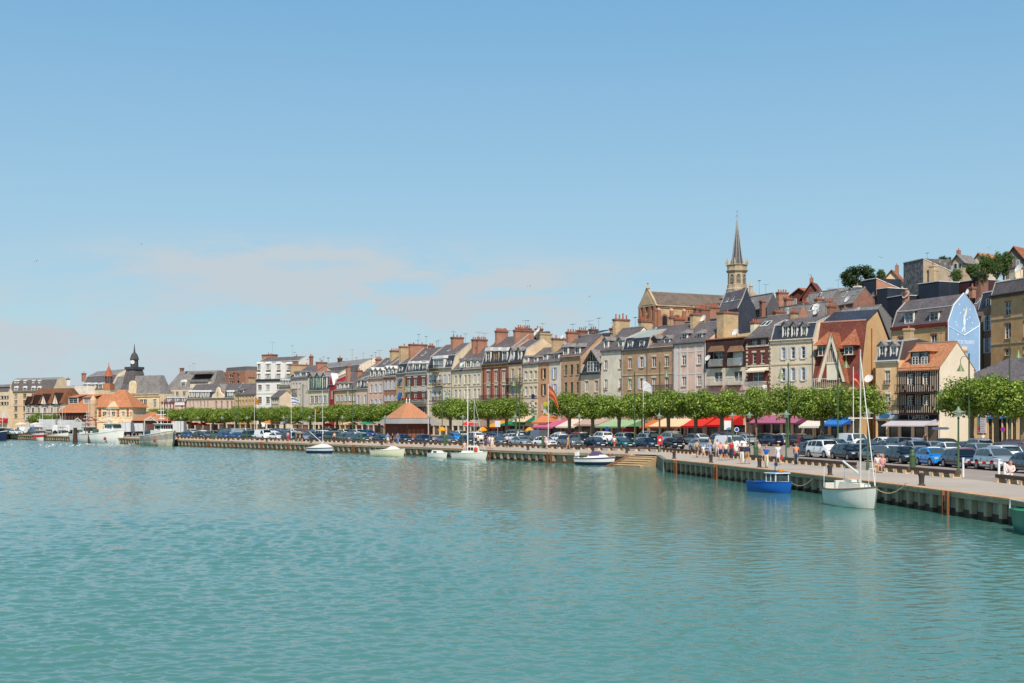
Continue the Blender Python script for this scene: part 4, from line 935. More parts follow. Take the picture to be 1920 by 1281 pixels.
# small
h = House('small_grey_house', 667, 690, 'low pink house with two white dormers between the pale pink and the tan houses', wall=wallm('c4ab98', .2), eave=729)
hs = h.windows([(741, 757)], [672, 685], 4, SHUT); h.front(hs+h.shop(799, None, None, 2)); h.cornice(.25, .3)
h.mansard(h.loc(679, 711, .8)[1], h.ridge_z(704), SLATED, SLATE, .9)
for px in (673, 685): h.dormer(px, 710, 727, 6, 'zinc', y=.15, hood=SLATEL, cheek=SLATED)
h.chimney(668, 694, ln=1.2, th=.8, m=BRICKO, pots=1, d=3); h.chimney(681, 700, ln=2, th=.8, m=BRICKR, pots=0, d=5)
# tan
h = House('tan_house', 627, 667, 'tan house with a long slate roof, three tiny dormers and a tall orange chimney', wall=wallm('bfa27c', .25), eave=731)
hs = h.windows([(741, 752)], [634, 641, 649, 657, 664], 4, SHUT); h.front(hs+h.shop(799, None, None, 4)); h.cornice(.3, .3)
h.gable(h.ridge_z(700), SLATE)
for px in (634, 642, 650): h.dormer(px, 716, 730, 5, 'zinc', y=.3, hood=SLATEL, cheek=SLATE)
h.chimney(648, 686, ln=.8, th=1.0, m=BRICKO, pots=0, d=1.0)
h = House('narrow_red_house', 617, 627, 'very narrow red house front topped by a white pointed gable', wall=mat('red_painted_wall', '9a3038', .8, .1), eave=722)
hs = h.windows([(731, 748)], [622], 4); h.front(hs+h.shop(799, None, None, 1)); h.mansard(h.loc(622, 712, .7)[1], h.ridge_z(702), SLATE, SLATE, .7)
t0, t1 = h.loc(617.5, 722)[0], h.loc(626.5, 722)[0]; z0, z1 = h.loc(622, 722)[1], h.loc(622, 700)[1]; mb = MB(); mb.prism([(t0, z0), (t1, z0), ((t0+t1)/2, z1)], -.2, 1.5, WHITE); mb.prism([(t0+.25, z0+.1), (t1-.25, z0+.1), ((t0+t1)/2, z1-.5)], -.24, -.202, mat('red_painted_wall')); mb.build('front_gable', h.root)
h = House('cream_mansard_house', 578, 617, 'cream house with a green-framed mansard and a white sunlit end wall', wall=wallm('cfc2a4', .15), eave=732)
hs = h.windows([(742, 756)], [584, 592, 600, 609], 5, SHUT); h.front(hs+h.shop(799, None, None, 4)); h.cornice(.3, .3)
h.mansard(h.loc(597, 710, .9)[1], h.ridge_z(697), SLATED, SLATE, .9)
for px, fr in ((583, mat('frame_green', '8fae94', .6)), (596, mat('frame_green', '8fae94', .6)), (608, FRAME)): h.dormer(px, 699, 731, 8, 'gable', y=.1, hood=SLATEL, frame=fr, cheek=SLATE)
h.chimney(580, 668, ln=.8, th=.7, m=BRICKR, pots=2, d=7); h.aerial(600, 672)
h = House('grey_white_house', 545, 578, 'grey-white four-storey house with a big tan party wall and broad grey dormers', wall=wallm('c0b6aa', .3), eave=708)
hs = h.windows([(718, 728), (740, 756)], [550, 556, 562], 3, bars=0); h.front(hs+h.shop(799, None, None, 3), z1=h.ze); h.gable(h.ridge_z(689), SLATE, wall=BRICKY)
h.dormer(557, 696, 706, 11, 'zinc', y=.4, hood=SLATEL, cheek=SLATEL); h.dormer(569, 696, 706, 9, 'zinc', y=.4, hood=SLATEL, cheek=SLATEL); h.balcony(549, 557, 730, 736, IRON, .5, .16)
h.chimney(544, 683, ln=6, th=.8, m=BRICKY, pots=2, d=2.5, cap=BRICKO); h.chimney(579, 680, ln=2.6, th=.9, m=BRICKO, pots=1, d=2.5, x=h.w-.9)
h = House('low_cream_house', 524, 545, 'low cream house with four thin dormers beside the tall white building', wall=wallm('c6b294', .25), eave=724)
hs = h.windows([(733, 740), (748, 758)], [529, 534, 539], 3, bars=0); h.front(hs+h.shop(799, None, None, 2)); h.cornice(.3, .3)
h.mansard(h.loc(535, 710, .8)[1], h.ridge_z(705), SLATED, SLATE, .8)
for px in (528, 533, 538, 543): h.dormer(px, 711, 722, 3.6, 'zinc', y=.1, hood=ZINCW, cheek=SLATED)
h = House('tiny_shop_house', 508, 524, 'tiny low house with steep slate roof tucked in front of the tall white building', wall=wallm('b8ac98', .25), eave=744, s0=7.25, s1=7.35, depth=4)
hs = h.windows([(746, 757)], [512, 516, 520], 2.6, bars=0); h.front(hs+h.shop(799, None, None, 2)); h.gable(h.ridge_z(733), SLATE)
# tall white building
WW = mat('bright_white_render', 'ebe7de', .8, .06, streak=.08)
h = House('tall_white_building', 481, 556, 'tall white corner building with two storeys of dormers between white pilasters', s0=6.8, s1=6.98, wall=WW, eave=711, depth=7, cat='building')
hs = h.windows([(721, 731), (744, 757)], [487, 502, 522, 540], 7, lint=WW); h.front(hs+h.shop(799, None, None, 4), trim=[h.loc(518, 738)[1]]); h.cornice(.6, .5, mat('cornice_dark_grey', '6b6258', .8))
h.mansard(h.loc(518, 678, 1.0)[1], h.ridge_z(670), SLATE, SLATE, 1.0, party=WW)
mb = MB()
for px in (493, 512.5, 531): a, b = h.loc(px-4, 700)[0], h.loc(px+4, 700)[0]; mb.box(a, b, -.15, 1.4, h.ze+.1, h.loc(px, 680)[1], WW)
mb.build('pilaster', h.root)
for px in (486, 502, 522, 541): h.dormer(px, 679, 694, 7, 'zinc', y=.2, hood=WW, cheek=WW); h.dormer(px, 698, 710, 8, 'zinc', y=-.05, hood=WW, cheek=WW)
h.chimney(491, 665, ln=2, th=4.2, m=BRICKO, pots=2, d=5); h.chimney(552, 668, ln=1, th=.7, m=BRICKR, pots=1, d=4); h.aerial(511, 641)
# left of the tall building
h = House('ochre_gabled_house', 440, 480, 'low ochre stone house with a big side gable left of the tall white building', s0=6.6, s1=6.75, wall=wallm('b59868', .25), eave=738, depth=5)
hs = h.windows([(742, 749), (752, 760)], [444, 450, 456, 462, 469, 475], 2.8, bars=0); h.front(hs+h.shop(799, None, None, 4)); h.gable(h.ridge_z(720), SLATE, wall=BRICKY); h.dormer(452, 729, 740, 8, 'shed', y=.2, hood=SLATEL)
h.chimney(466, 707, ln=1.5, th=1, m=BRICKY, pots=0, d=4)
h = House('belle_epoque_house', 351, 440, 'long cream belle epoque house with white dormers and a curved central gable', s0=6.3, s1=6.6, wall=wallm('d6b9a4', .1), eave=746, depth=6, cat='building')
hs = h.windows([(752, 764)], [356, 362, 369, 376, 383, 389], 3, bars=1); hs += h.windows([(752, 766)], [405, 415, 426, 434], 4, bars=1)
h.front(hs+h.shop(799, None, None, 6)); h.cornice(.4, .4); h.mansard(h.loc(395, 734, .9)[1], h.ridge_z(720), SLATED, SLATE, .9)
for px in (356.5, 362.5, 369.5, 376.5, 383, 389.5, 428, 434): h.dormer(px, 732, 745, 4, 'zinc', y=.1, hood=WHITE, cheek=SLATED)
t0, t1 = h.loc(398, 745)[0], h.loc(421, 745)[0]; c = (t0+t1)/2; z0 = h.ze; z1 = h.loc(410, 726)[1]; mb = MB()
mb.prism([(t0, z0-.1), (t1, z0-.1), (t1-.4, z0+.8), (c+1, z0+1.6), (c+.8, z1-.5), (c, z1), (c-.8, z1-.5), (c-1, z0+1.6), (t0+.4, z0+.8)], -.25, .3, wallm('e8d2b0', .05)); g = mb.build('front_gable', h.root)
h.window(c-.4, c+.4, z0+.4, z0+1.8, y=-.34, sill=False, parent=g)
mb = MB(); mb.mesh([(t0-.6, .3, z0), (t1+.6, .3, z0), (t1+.6, 6, z0), (t0-.6, 6, z0), (c, .3, z1+1.0), (c, 6, z1+1.0)], [(0, 1, 4), (1, 2, 5, 4), (3, 0, 4, 5), (2, 3, 5)], SLATEL); mb.build('gable_roof', g)
h = House('low_pink_house', 303, 350, 'low pink terrace with crimson trim just right of the town hall', s0=6.2, s1=6.3, wall=wallm('caa79c', .1), eave=754, depth=5)
hs = h.windows([(758, 767)], [308, 313, 319, 325, 341, 347], 3); h.front(hs+h.shop(799, None, None, 4)); h.cornice(.35, .3, mat('crimson_trim', '8f3a40', .7)); h.gable(h.ridge_z(744), SLATE)
for px in (316, 330, 344): h.dormer(px, 744, 753, 4, 'zinc', y=.3, hood=ZINCW)
mb = MB(); a, za = h.loc(329, 754); b, zb = h.loc(347, 760); mb.box(a, b, -.3, -.1, zb, za, WHITE); mb.build('shop_sign', h.root)
# ---------------------------------------------------------------- second row, church, hill, town hall, fish market
# grey slate apartment block behind the belle epoque house
h = House('slate_apartment_block', 308, 398, 'big brown-grey slate apartment block with roof terrace behind the belle epoque house', s0=5.6, s1=5.75, wall=wallm('c2b3a0', .2), eave=731, depth=9, cat='building')
hs = h.windows([(734, 742), (752, 758)], [314, 324, 332, 345, 360, 380], 5); h.front(hs)
zt = h.loc(352, 696, 3.5)[1]; D = 9; z = h.ze; W_ = h.w; mb = MB()
mb.mesh([(0, 0, z), (W_, 0, z), (W_, D, z), (0, D, z), (4.2, 3.5, zt), (W_-1, 3.5, zt), (W_-1, D-3, zt), (4.2, D-3, zt)], [(0, 1, 5, 4), (1, 2, 6, 5), (2, 3, 7, 6), (3, 0, 4, 7), (4, 5, 6, 7)], SLATEL)
h.roof = mb.build('roof', h.root); h.zr = zt; h.prof = lambda d: zt
mb = MB(); a, z1 = h.loc(357, 702, .5); b, z0 = h.loc(392, 728, .5); zmid = h.loc(375, 712, .5)[1]
mb.box(a, b, .3, 5, z0, z0+(zmid-z0)*.75, wallm('d8c9b4', .1)); mb.box(a+.5, b-.5, 2.0, 5, zmid, z1, TIMB); mb.box(a, b, .3, 5, z1, z1+.6, SLATEL); mb.box(a-.2, b, -.2, 2, z0+(zmid-z0)*.75, zmid, SLATEL); mb.build('roof_terrace', h.roof)
h.dormer(343, 712, 728, 8, 'round', y=.6, hood=WHITE, cheek=WHITE); h.skylight(345, 706); h.chimney(337, 690, ln=1, th=1, m=BRICKR, pots=0, d=5); h.aerial(362, 681)
h = House('brick_apartment_block', 413, 460, 'brown and red brick apartment block rising behind the ochre gabled house', s0=5.6, s1=5.8, wall=BRICKO, eave=697, depth=7, cat='building')
hs = h.windows([(702, 708), (714, 720)], [420, 433, 445], 7, bars=0); h.front(hs); h.flat()
h.ze += .4; h.chimney(437, 698, 728, ln=1, th=1.4, m=BRICKR, pots=0, d=-1.1); h.chimney(424, 694, ln=1.4, th=1, m=BRICKR, pots=0, d=2)
mb = MB(); mb.box(.5, h.w-3, 2, 8, h.ze-.3, h.ze+1.2, mat('penthouse_grey', '6d6660', .8)); mb.box(0, 3, -1.2, 0, h.loc(420, 712)[1], h.loc(420, 699)[1], mat('penthouse_grey', '6d6660', .8)); mb.build('roof_block', h.roof)
h = House('pale_long_building', 560, 668, 'long pale stone building with a flat slate mansard behind the tan house', s0=6.6, s1=7.4, wall=wallm('c7bba8', .2), eave=712, depth=10, cat='building')
h.front([]); h.mansard(h.loc(615, 690, 1)[1], h.ridge_z(681), SLATE, SLATEL, 1); h.chimney(633, 671, ln=1, th=1, m=mat('soot_chimney', '4a403c', .9), pots=1); h.chimney(573, 681, ln=1, th=.8, m=BRICKO, pots=1)
h.aerial(616, 670); h.aerial(650, 672)
mb = MB(); t, z = h.loc(603, 671, 3); mb.lathe([(.9, -4), (.7, -2), (.05, 0)], ZINC, 6, (t, 3, z)); mb.build('roof_spire', h.roof)
h = House('long_grey_building', 640, 694, 'low grey-roofed building whose pale ridge shows behind the tan house', s0=7.0, s1=7.5, wall=wallm('b9aea0', .2), eave=701, depth=9, cat='building')
h.front([]); h.mansard(h.loc(670, 694, 1)[1], h.ridge_z(683), SLATE, SLATEL, 1); h.aerial(668, 670); h.chimney(676, 684, ln=1, th=.8, m=BRICKR, pots=2)
# roofs and stacks behind the terrace between 1000 and 1250
for (a, b, s0, s1, ev, rd, wl, rf, lab, ch) in (
  (955, 1012, 9.0, 9.3, 660, 626, BRICKO, SLATE, 'brick house with a dark studio dormer behind the balconied house', [(1003, 616, 1.4)]),
  (1068, 1128, 9.6, 9.9, 650, 628, BRICKY, SLATED, 'ochre-walled house with blue-grey roof and open hatch behind the timber gable', [(1082, 619, 2), (1104, 617, 1.6), (1143, 615, .8)]),
  (1180, 1250, 10.2, 10.7, 640, 615, BRICKY, SLATE, 'low slate-roofed house directly below the church front', [(1197, 598, 1.5), (1212, 604, 1)]),
  (1255, 1330, 10.3, 10.8, 632, 603, BRICKO, SLATED, 'red brick house with stepped chimneys below the long church wall', [(1300, 577, 2.0), (1321, 575, 2.6)]),
  (1400, 1452, 10.4, 10.8, 640, 596, BRICKR, SLATEL, 'red brick cottage with grey slate roof behind the crimson house', [(1425, 570, .9), (1449, 584, 2.2)]),
  (1440, 1485, 9.9, 10.2, 620, 576, BRICKO, SLATEL, 'red-walled house with small grey gable right of the church choir', [(1455, 548, 2.2), (1470, 560, 1.6)]),
  (1478, 1545, 9.8, 10.2, 600, 571, BRICKR, SLATEL, 'long grey slate roof behind the cream stone house', [(1500, 566, 1.4), (1527, 560, 1.6), (1543, 565, 2.2)]),
  (1500, 1552, 9.0, 9.3, 575, 549, mat('slate_hung_wall', '777370', .8, .15), SLATEL, 'grey slate house with a white gable vent under the red twin-peaked roof', [(1532, 545, .5)]),
  (1548, 1600, 9.2, 9.6, 570, 548, BRICKR, SLATEL, 'small dark timber gable house below the round hilltop tree', [(1570, 556, 1.2), (1583, 563, .8)]),
  (1560, 1632, 9.8, 10.2, 598, 578, mat('zinc_sheet_wall', '7d7b78', .7, .15), SLATEL, 'low zinc-roofed block left of the black slate tower house', [(1578, 577, .8), (1602, 579, .6)])):
    h = House('back_street_house', a, b, lab, s0=s0, s1=s1, wall=wl, eave=ev, depth=5, base=2)
    hs = h.windows([(ev+6, ev+16)], [a+(b-a)*.3, a+(b-a)*.7], 6); h.front(hs); h.gable(h.ridge_z(rd), rf)
    for px, y, ln in ch: h.chimney(px, y, ln=ln, th=.9, m=random.choice([BRICKO, BRICKR]), pots=int(ln*2), d=3)
    h.skylight((a+b)/2+4, rd+4)
    if random.random() < .7: h.aerial((a+b)/2, rd-16)
    if a in (1478, 1548, 1500, 1440): h.dish(a+(b-a)*.8, rd+14, .75, .5)
    if a == 1068: h.dormer(1115, 622, 640, 12, 'shed', y=1, hood=SLATED)
    if a == 955: h.dormer(990, 634, 645, 20, 'shed', y=.6, hood=SLATED, cheek=SLATED); h.dish(1004, 626, .7, 1)
# grey slate wall house with tall dark side (right of the big ochre chimney)
h = House('slate_sided_house', 1344, 1383, 'house with a tall blue-black slate gable wall beside the big ochre chimney', s0=10.3, s1=10.7, wall=SLATED, eave=582, depth=3.4, base=3)
h.front(h.windows([(586, 594)], [1352], 5)); h.mansard(h.loc(1362, 567, .8)[1], h.ridge_z(549), SLATE, SLATE, .9, party=SLATED); h.skylight(1360, 570); h.skylight(1370, 566)
h = House('slate_sided_house', 1384, 1438, 'long grey slate-hung house wall with a pale roof, right of the blue-black gable', s0=10.0, s1=10.4, wall=mat('slate_hung_grey', '5d595b', .7, .15), eave=577, depth=2.6, base=3)
h.front([]); h.gable(h.ridge_z(556), SLATEL); h.skylight(1407, 566); h.chimney(1393, 540, ln=.5, th=.8, m=BRICKO, pots=0, d=1); h.chimney(1424, 564, 600, ln=.8, th=.8, m=BRICKR, pots=1, d=-1)
# --- church
def church():
    s = 8.9; o = P(1232, 8.9); B = P(1371, 8.62); u = (B-o).normalized(); ang = math.atan2(u.y, u.x)
    r = thing('church', o, ang, 'brick and stone church with long slate nave and slim octagonal spire on the hill', 'church')
    H = House.__new__(House); H.A = o; H.u = u; H.back = Vector((-u.y, u.x, 0)); H.root = r; H.w = (B-o).length; H.px0, H.px1 = 1232, 1371; H.dep = 6.5
    OC = coursed('church_ochre', 'c6ab84', 'b09878', .3, .1, .85, .01, .2, .2); ST = mat('church_stone', 'c0ab8c', .85, .2, streak=.3); RB = mat('church_red_brick', 'a8755c', .85, .2)
    D = 6.5; ze = H.loc(1300, 574)[1]; zr = H.loc(1300, 551, D/2)[1]; w = H.w+1; z0 = 6
    H.ze = ze; H.wall = OC
    # side wall with pilasters and blind arches; the camera sees front gable (left face is hidden, right face long)
    f = MB(); f.box(0, w, 0, D, z0, ze, OC); f.box(-.1, w+.1, -.15, D+.15, ze-.7, ze-.35, RB); f.box(-.2, w+.1, -.3, D+.3, ze-.349, ze, ST)
    f.build('nave_wall', r)
    for i in range(7):
        x = .3+i*(w-1)/6; m2 = MB(); m2.box(x-.35, x+.35, -.5, -.002, z0, ze-1.2, RB); m2.hull([(x-.35, -.5, ze-1.2), (x+.35, -.5, ze-1.2), (x+.35, -.002, ze-1.2), (x-.35, -.002, ze-1.2)], [(x-.35, -.05, ze-.72), (x+.35, -.05, ze-.72), (x+.35, -.002, ze-.72), (x-.35, -.002, ze-.72)], ST); m2.build('buttress', r)
        if i < 6:
            cx = x+(w-1)/12; m2 = MB(); pts = [(cx-1, ze-5)]+[(cx+math.cos(a)*1.0, ze-2.9+math.sin(a)*1.0) for a in [PI-PI*k/8 for k in range(9)]]+[(cx+1, ze-5)]
            m2.prism(pts, -.06, -.004, RB); pts = [(cx-.6, ze-5)]+[(cx+math.cos(a)*.6, ze-2.9+math.sin(a)*.6) for a in [PI-PI*k/8 for k in range(9)]]+[(cx+.6, ze-5)]
            m2.prism(pts, -.10, -.062, GLASS); 
            for k in range(4): m2.box(cx-1.1+k*.6, cx-.8+k*.6, -.1, -.004, ze-1.35, ze-1.0, mat('church_red_panel', 'b34a34', .8)) if i in (2, 4) else None
            m2.build('arched_window', r)
    m2 = MB(); m2.hull([(-.1, -.35, ze+.02), (w, -.35, ze+.02), (w, D+.35, ze+.02), (-.1, D+.35, ze+.02)], [(.1, D/2-.05, zr), (w, D/2-.05, zr), (w, D/2+.05, zr), (.1, D/2+.05, zr)], coursed('church_slate', '716357', '5a4f46', .3, .18, .7, .01, .2, .25, .3)); m2.build('roof', r)
    # west front facing left/front: pediment
    m2 = MB(); m2.prism([(-.4, ze-.3), (D+.4, ze-.3), (D/2, zr+.9)], -.45, .05, ST, 'yz'); m2.prism([(.9, ze+.1), (D-.9, ze+.1), (D/2, zr-.1)], -.5, -.452, OC, 'yz')
    m2.lathe([(.5, 0), (.35, .3), (.1, .9), (.25, 1.1), (.05, 1.5)], ST, 8, (-.2, D/2, zr+.6))
    m2.build('pediment', r)
    m2 = MB()
    for yy in (.4, D-.4, D*.33, D*.67): m2.box(-.5, -.003, yy-.4, yy+.4, z0, ze-.35, RB)
    pts = [(D/2-1.1, ze-5.5)]+[(D/2+math.cos(a)*1.1, ze-3+math.sin(a)*1.1) for a in [PI-PI*k/10 for k in range(11)]]+[(D/2+1.1, ze-5.5)]
    m2.prism(pts, -.12, -.004, mat('church_recess', '8d6e5c', .9), 'yz'); m2.build('west_front', r)
    # tower
    sT = 8.9; tp = P(1382, sT); lc = Matrix.Rotation(-ang, 4, 'Z') @ (tp-o); cx, cy = lc.x, lc.y
    zz = lambda y: Z(y, sT)
    R = 18.8/sT; m2 = MB(); n = 8; M0 = Matrix.Translation((cx, cy, 0)) @ Matrix.Rotation(PI/8-ang, 4, 'Z')
    m2.lathe([(R*1.05, 10), (R*1.05, zz(547)), (R*1.08, zz(546)), (R*1.12, zz(543)), (R, zz(541)), (R, zz(536)), (R*1.03, zz(535)), (R*.93, zz(534)), (R*.93, zz(512)), (R*1.02, zz(511)), (R*1.12, zz(508)), (R*.98, zz(507)), (R*1.0, zz(499)), (R*1.1, zz(498)), (R*1.1, zz(497)), (R*.8, zz(496.5))], ST, 8, M=M0)
    for k in range(8):
        a = PI/8+2*PI*k/8+PI/8-ang; q = Matrix.Translation((cx, cy, 0)) @ Matrix.Rotation(a, 4, 'Z')
        ap = R*.93*math.cos(PI/8)
        pts = [(-.42, zz(533))]+[(math.cos(b)*.42, zz(519.5)+math.sin(b)*.42) for b in [PI-PI*j/6 for j in range(7)]]+[(.42, zz(533))]
        lo = [q @ Vector((ap+.03, p, z)) for p, z in pts]; m2.hull([q @ Vector((ap-.05, p, z)) for p, z in pts], lo, mat('louvre_dark', '2b2622', .9))
        for j in range(6):
            z = zz(532)+j*.27; m2.box(ap+.02, ap+.12, -.38, .38, z, z+.09, mat('louvre_pale', 'c9bfae', .8), q)
    tw = m2.build('bell_tower', r)
    for k in range(8):
        m2 = MB(); a = 2*PI*k/8+PI/8-ang; x, y = cx+math.cos(a)*R*1.08, cy+math.sin(a)*R*1.08
        m2.lathe([(.16, 0), (.16, .5), (.22, .55), (.03, 1.5)], ST, 5, (x, y, zz(498)))
        m2.build('pinnacle', tw)
    m2 = MB(); m2.lathe([(R*.57, zz(498)), (R*.52, zz(490)), (R*.28, zz(455)), (.17, zz(425)), (.1, zz(414))], coursed('spire_slate', '5a595c', '444347', .3, .2, .6, .01, .2, .2), 8, M=M0)
    for k in range(8):
        q = M0 @ Matrix.Rotation(2*PI*k/8, 4, 'Z'); pr = [(R*.57, 498), (R*.52, 490), (R*.28, 455), (.17, 425), (.1, 414)]
        m2.path([q @ Vector((rr+.02, 0, zz(y))) for rr, y in pr], .07, mat('spire_lead', 'a9a49c', .5), 4)
    sp = m2.build('spire', r)
    m2 = MB(); m2.tube((cx, cy, zz(414)), (cx, cy, zz(393)), .06, .03, ZINC, 6); m2.lathe([(.05, -.1), (.16, 0), (.05, .1)], ZINC, 8, (cx, cy, zz(404)))
    m2.box(cx-.5, cx+.5, cy-.03, cy+.03, zz(407), zz(407)+.08, ZINC); m2.prism([(cx-.4, zz(397)), (cx+.2, zz(398)), (cx+.4, zz(395)), (cx, zz(396))], cy-.03, cy+.03, ZINC); m2.build('weather_vane', sp)
    # flared slate base, choir
    m2 = MB(); m2.lathe([(R*1.9, zz(561)), (R*1.35, zz(553)), (R*1.1, zz(546))], SLATEL, 8, M=M0)
    m2.hull([(w, -.3, ze-.6), (w+13, -.3, ze-.6), (w+13, 7, ze-.6), (w, 7, ze-.6)], [(w, 3.2, zr-.9), (w+12, 3.2, zr-.9), (w+12, 3.4, zr-.9), (w, 3.4, zr-.9)], SLATEL); m2.box(w+.01, w+12.9, 0, 6.7, z0, ze-.61, OC)
    m2.build('choir_roof', r)
    m2 = MB(); p2 = Matrix.Rotation(-ang, 4, 'Z') @ (P(1408, 8.9)-o); m2.lathe([(.35, zz(552)), (.33, zz(538)), (.45, zz(537)), (.1, zz(530))], ST, 8, (p2.x, p2.y, 0)); m2.prism([(p2.x-1.6, zz(556)), (p2.x+2, zz(556)), (p2.x, zz(546))], p2.y-.5, p2.y+.5, ST); m2.build('stair_turret', r)
church()
# --- right hand back buildings
# mural house
OB = wallm('c9a272', .2)
h = House('mural_house', 1672, 1778, 'ochre mansard house whose side gable carries a big sky-blue mural', s0=12.0, s1=12.7, wall=OB, eave=609, depth=6.0, base=0)
hs = h.windows([(630, 646), (660, 676)], [1751, 1690], 11, lint=BRICKR); h.front(hs, trim=None)
mb = MB(); mb.box(-.05, h.w+.01, -.3, -.004, h.ze-.45, h.ze, mat('crimson_eaves', '7a2c26', .7)); mb.box(h.w-.5, h.w-.01, -.06, -.004, 2, h.ze-.46, BRICKR); mb.build('brick_dressing', h.root)
zm = h.loc(1735, 579, 1.0)[1]; zr = h.ridge_z(561)
h.mansard(zm, zr, SLATE, SLATE, 1.0, party=mat('mural_blue', '97b7d8', .8, .12, .6))
mb = MB(); MU = mat('mural_blue', '97b7d8', .8, .12, .6); D = h.dep; W_ = h.w; z = h.ze
pr = [(-.06, 2), (D+.06, 2), (D+.06, z+.1), (D-1, zm+.05), (D/2, zr+.1), (1.0, zm+.05), (-.06, z+.1)]
mb.hull([(W_+.001, a, b) for a, b in pr], [(W_+.06, a, b) for a, b in pr], MU); o = mb.build('mural', h.root)
mb = MB(); WM = mat('mural_white', 'e9eef0', .8, .05); x = W_+.064
E = pr[2:]+[pr[2]]
for a, b in zip(pr[1:], pr[2:]+pr[:1]):
    mb.tube((x, a[0], a[1]), (x, b[0], b[1]), .07, .07, WM, 4)
mb.tube((x, 0, z-.7), (x, D/2, z-1.9), .07, .07, WM, 4); mb.tube((x, D/2, z-1.9), (x, D, z-.4), .07, .07, WM, 4)
random.seed(5)
for yy, q in ((2.0, .2), (3.0, 2.9), (4.3, 2.1), (5.2, .7), (6.0, 2.2), (2.3, -.2), (5.8, 1.0), (6.6, .2), (2.6, -1.6), (6.4, -.6), (3.3, 1.6)):
    mb.lathe([(.02, 0), (.11, 0), (.11, .02), (.02, .02)], WM, 6, M=Matrix.Translation((x, yy*.7, z+q-.2)) @ Matrix.Rotation(PI/2, 4, 'Y'))
MF = mat('mural_figure', 'efe6c8', .8)
mb.grid([[(x, a*.7, z+b), (x, c*.7, z+b+.04)] for a, b, c in ((5.05, 2.4, 5.1), (4.7, 1.8, 5.1), (4.4, 1.2, 4.95), (3.9, .85, 4.7))], MF)
mb.grid([[(x, a*.7, z+b), (x, c*.7, z+b)] for a, b, c in ((4.25, .84, 4.6), (4.1, .35, 4.75), (4.15, -.2, 4.7), (4.3, -.45, 4.55))], WM)
mb.grid([[(x, a*.7, z+b), (x, c*.7, z+b)] for a, b, c in ((4.3, -.46, 4.55), (3.9, -.9, 4.3), (3.6, -1.4, 3.8))], WM); mb.grid([[(x, a*.7, z+b), (x, c*.7, z+b)] for a, b, c in ((4.35, -.46, 4.6), (4.4, -.9, 4.65), (4.45, -1.4, 4.6))], WM)
mb.build('mural_figure', o)
tx = text(o, 'PORT DE TROUVILLE', x+.01, z-3, .66, WM, name='mural_lettering', rot=(PI/2, 0, PI/2)); tx.location = (x+.01, D/2+.1, z-2.95); tx.scale = (.62, 1.2, 1)
for px in (1704, 1751): h.dormer(px, 581, 606, 17, 'shed', y=.15, hood=SLATE, cheek=SLATED)
h.chimney(1692, 548, ln=.8, th=.7, m=BRICKO, pots=1); h.dish(1700, 553, .7, 3.0); h.chimney(1805, 540, ln=.7, th=.7, m=BRICKO, pots=1, x=W_-.2, d=4.2); h.dish(1820, 547, .75, 5)
# buildings right of the mural
h = House('dark_side_house', 1834, 1866, 'narrow brown rendered house with blue-black mansard between the mural and the tall tan block', s0=11.2, s1=11.5, wall=wallm('6f5c48', .3), eave=578, depth=9, base=3)
hs = h.windows([(592, 620), (634, 662)], [1852], 8, SHUT); h.front(hs); h.mansard(h.loc(1850, 549, .8)[1], h.ridge_z(548), SLATED, SLATED, .8); h.dormer(1853, 555, 577, 9, 'zinc', y=.1, hood=SLATED, cheek=SLATED)
h = House('slate_roofed_house', 1806, 1840, 'lower slate roof squeezed between the mural gable and the blue-black mansard', s0=11.0, s1=11.3, wall=wallm('6a5a48', .3), eave=592, depth=8, base=3)
h.front([]); h.gable(h.ridge_z(554), SLATE); h.skylight(1826, 570)
h = House('tall_tan_block', 1858, 1990, 'tall tan apartment block with slate roof at the right edge behind the tourist office', s0=11.6, s1=12.6, wall=wallm('c09b6e', .2), eave=545, depth=10, base=3, cat='building')
TB = mat('tan_surround', 'a9835c', .85, .1)
hs = h.windows([(562, 587), (603, 632), (652, 664)], [1890, 1925, 1958], 11, lint=TB, bars=1); h.front(hs, trim=[h.loc(1900, 595)[1], h.loc(1900, 643)[1]]); h.cornice(.5, .6, mat('cornice_slate', '6a6058', .8))
h.mansard(h.loc(1900, 525, .8)[1], h.ridge_z(519), SLATE, SLATEL, .8); h.chimney(1892, 502, ln=1.4, th=1.6, m=wallm('c6b79c'), pots=0, d=3.5); h.dish(1912, 504, .8, 3)
# tourist office
PW = wallm('c9ae88', .15)
h = House('tourist_office', 1793, 1980, 'low tourist office with big hipped slate roof, blue sign and glass front', s0=13.4, s1=14.4, wall=PW, eave=715, depth=16, cat='building')
zt = h.loc(1868, 779)[1]; hs = []
a0, a1 = h.loc(1852, 790)[0], h.loc(1906, 790)[0]
for i in range(6):
    a = a0+(a1-a0)*i/6+.08; b = a0+(a1-a0)*(i+1)/6-.08; hs.append((a, b, .6, zt-.1)); mb = MB(); fr = mat('office_frame', '2a2230', .5)
    mb.poly([(a, .2, .6), (b, .2, .6), (b, .2, zt-.1), (a, .2, zt-.1)], SHOPG); mb.box(a, a+.08, .14, .195, .6, zt-.1, fr); mb.box(a+.08, b, .14, .195, 3.0, 3.1, fr); mb.build('shop_window', h.root)
h.front(hs); 
mb = MB(); mb.hull([(-.6, -.6, h.ze), (h.w+.6, -.6, h.ze), (h.w+.6, 16.6, h.ze), (-.6, 16.6, h.ze)], [(3.4, 7.9, h.loc(1850, 672, 8)[1]), (h.w-3, 7.9, h.loc(1850, 672, 8)[1]), (h.w-3, 8.1, h.loc(1850, 672, 8)[1]), (3.4, 8.1, h.loc(1850, 672, 8)[1])], SLATE); h.roof = mb.build('roof', h.root)
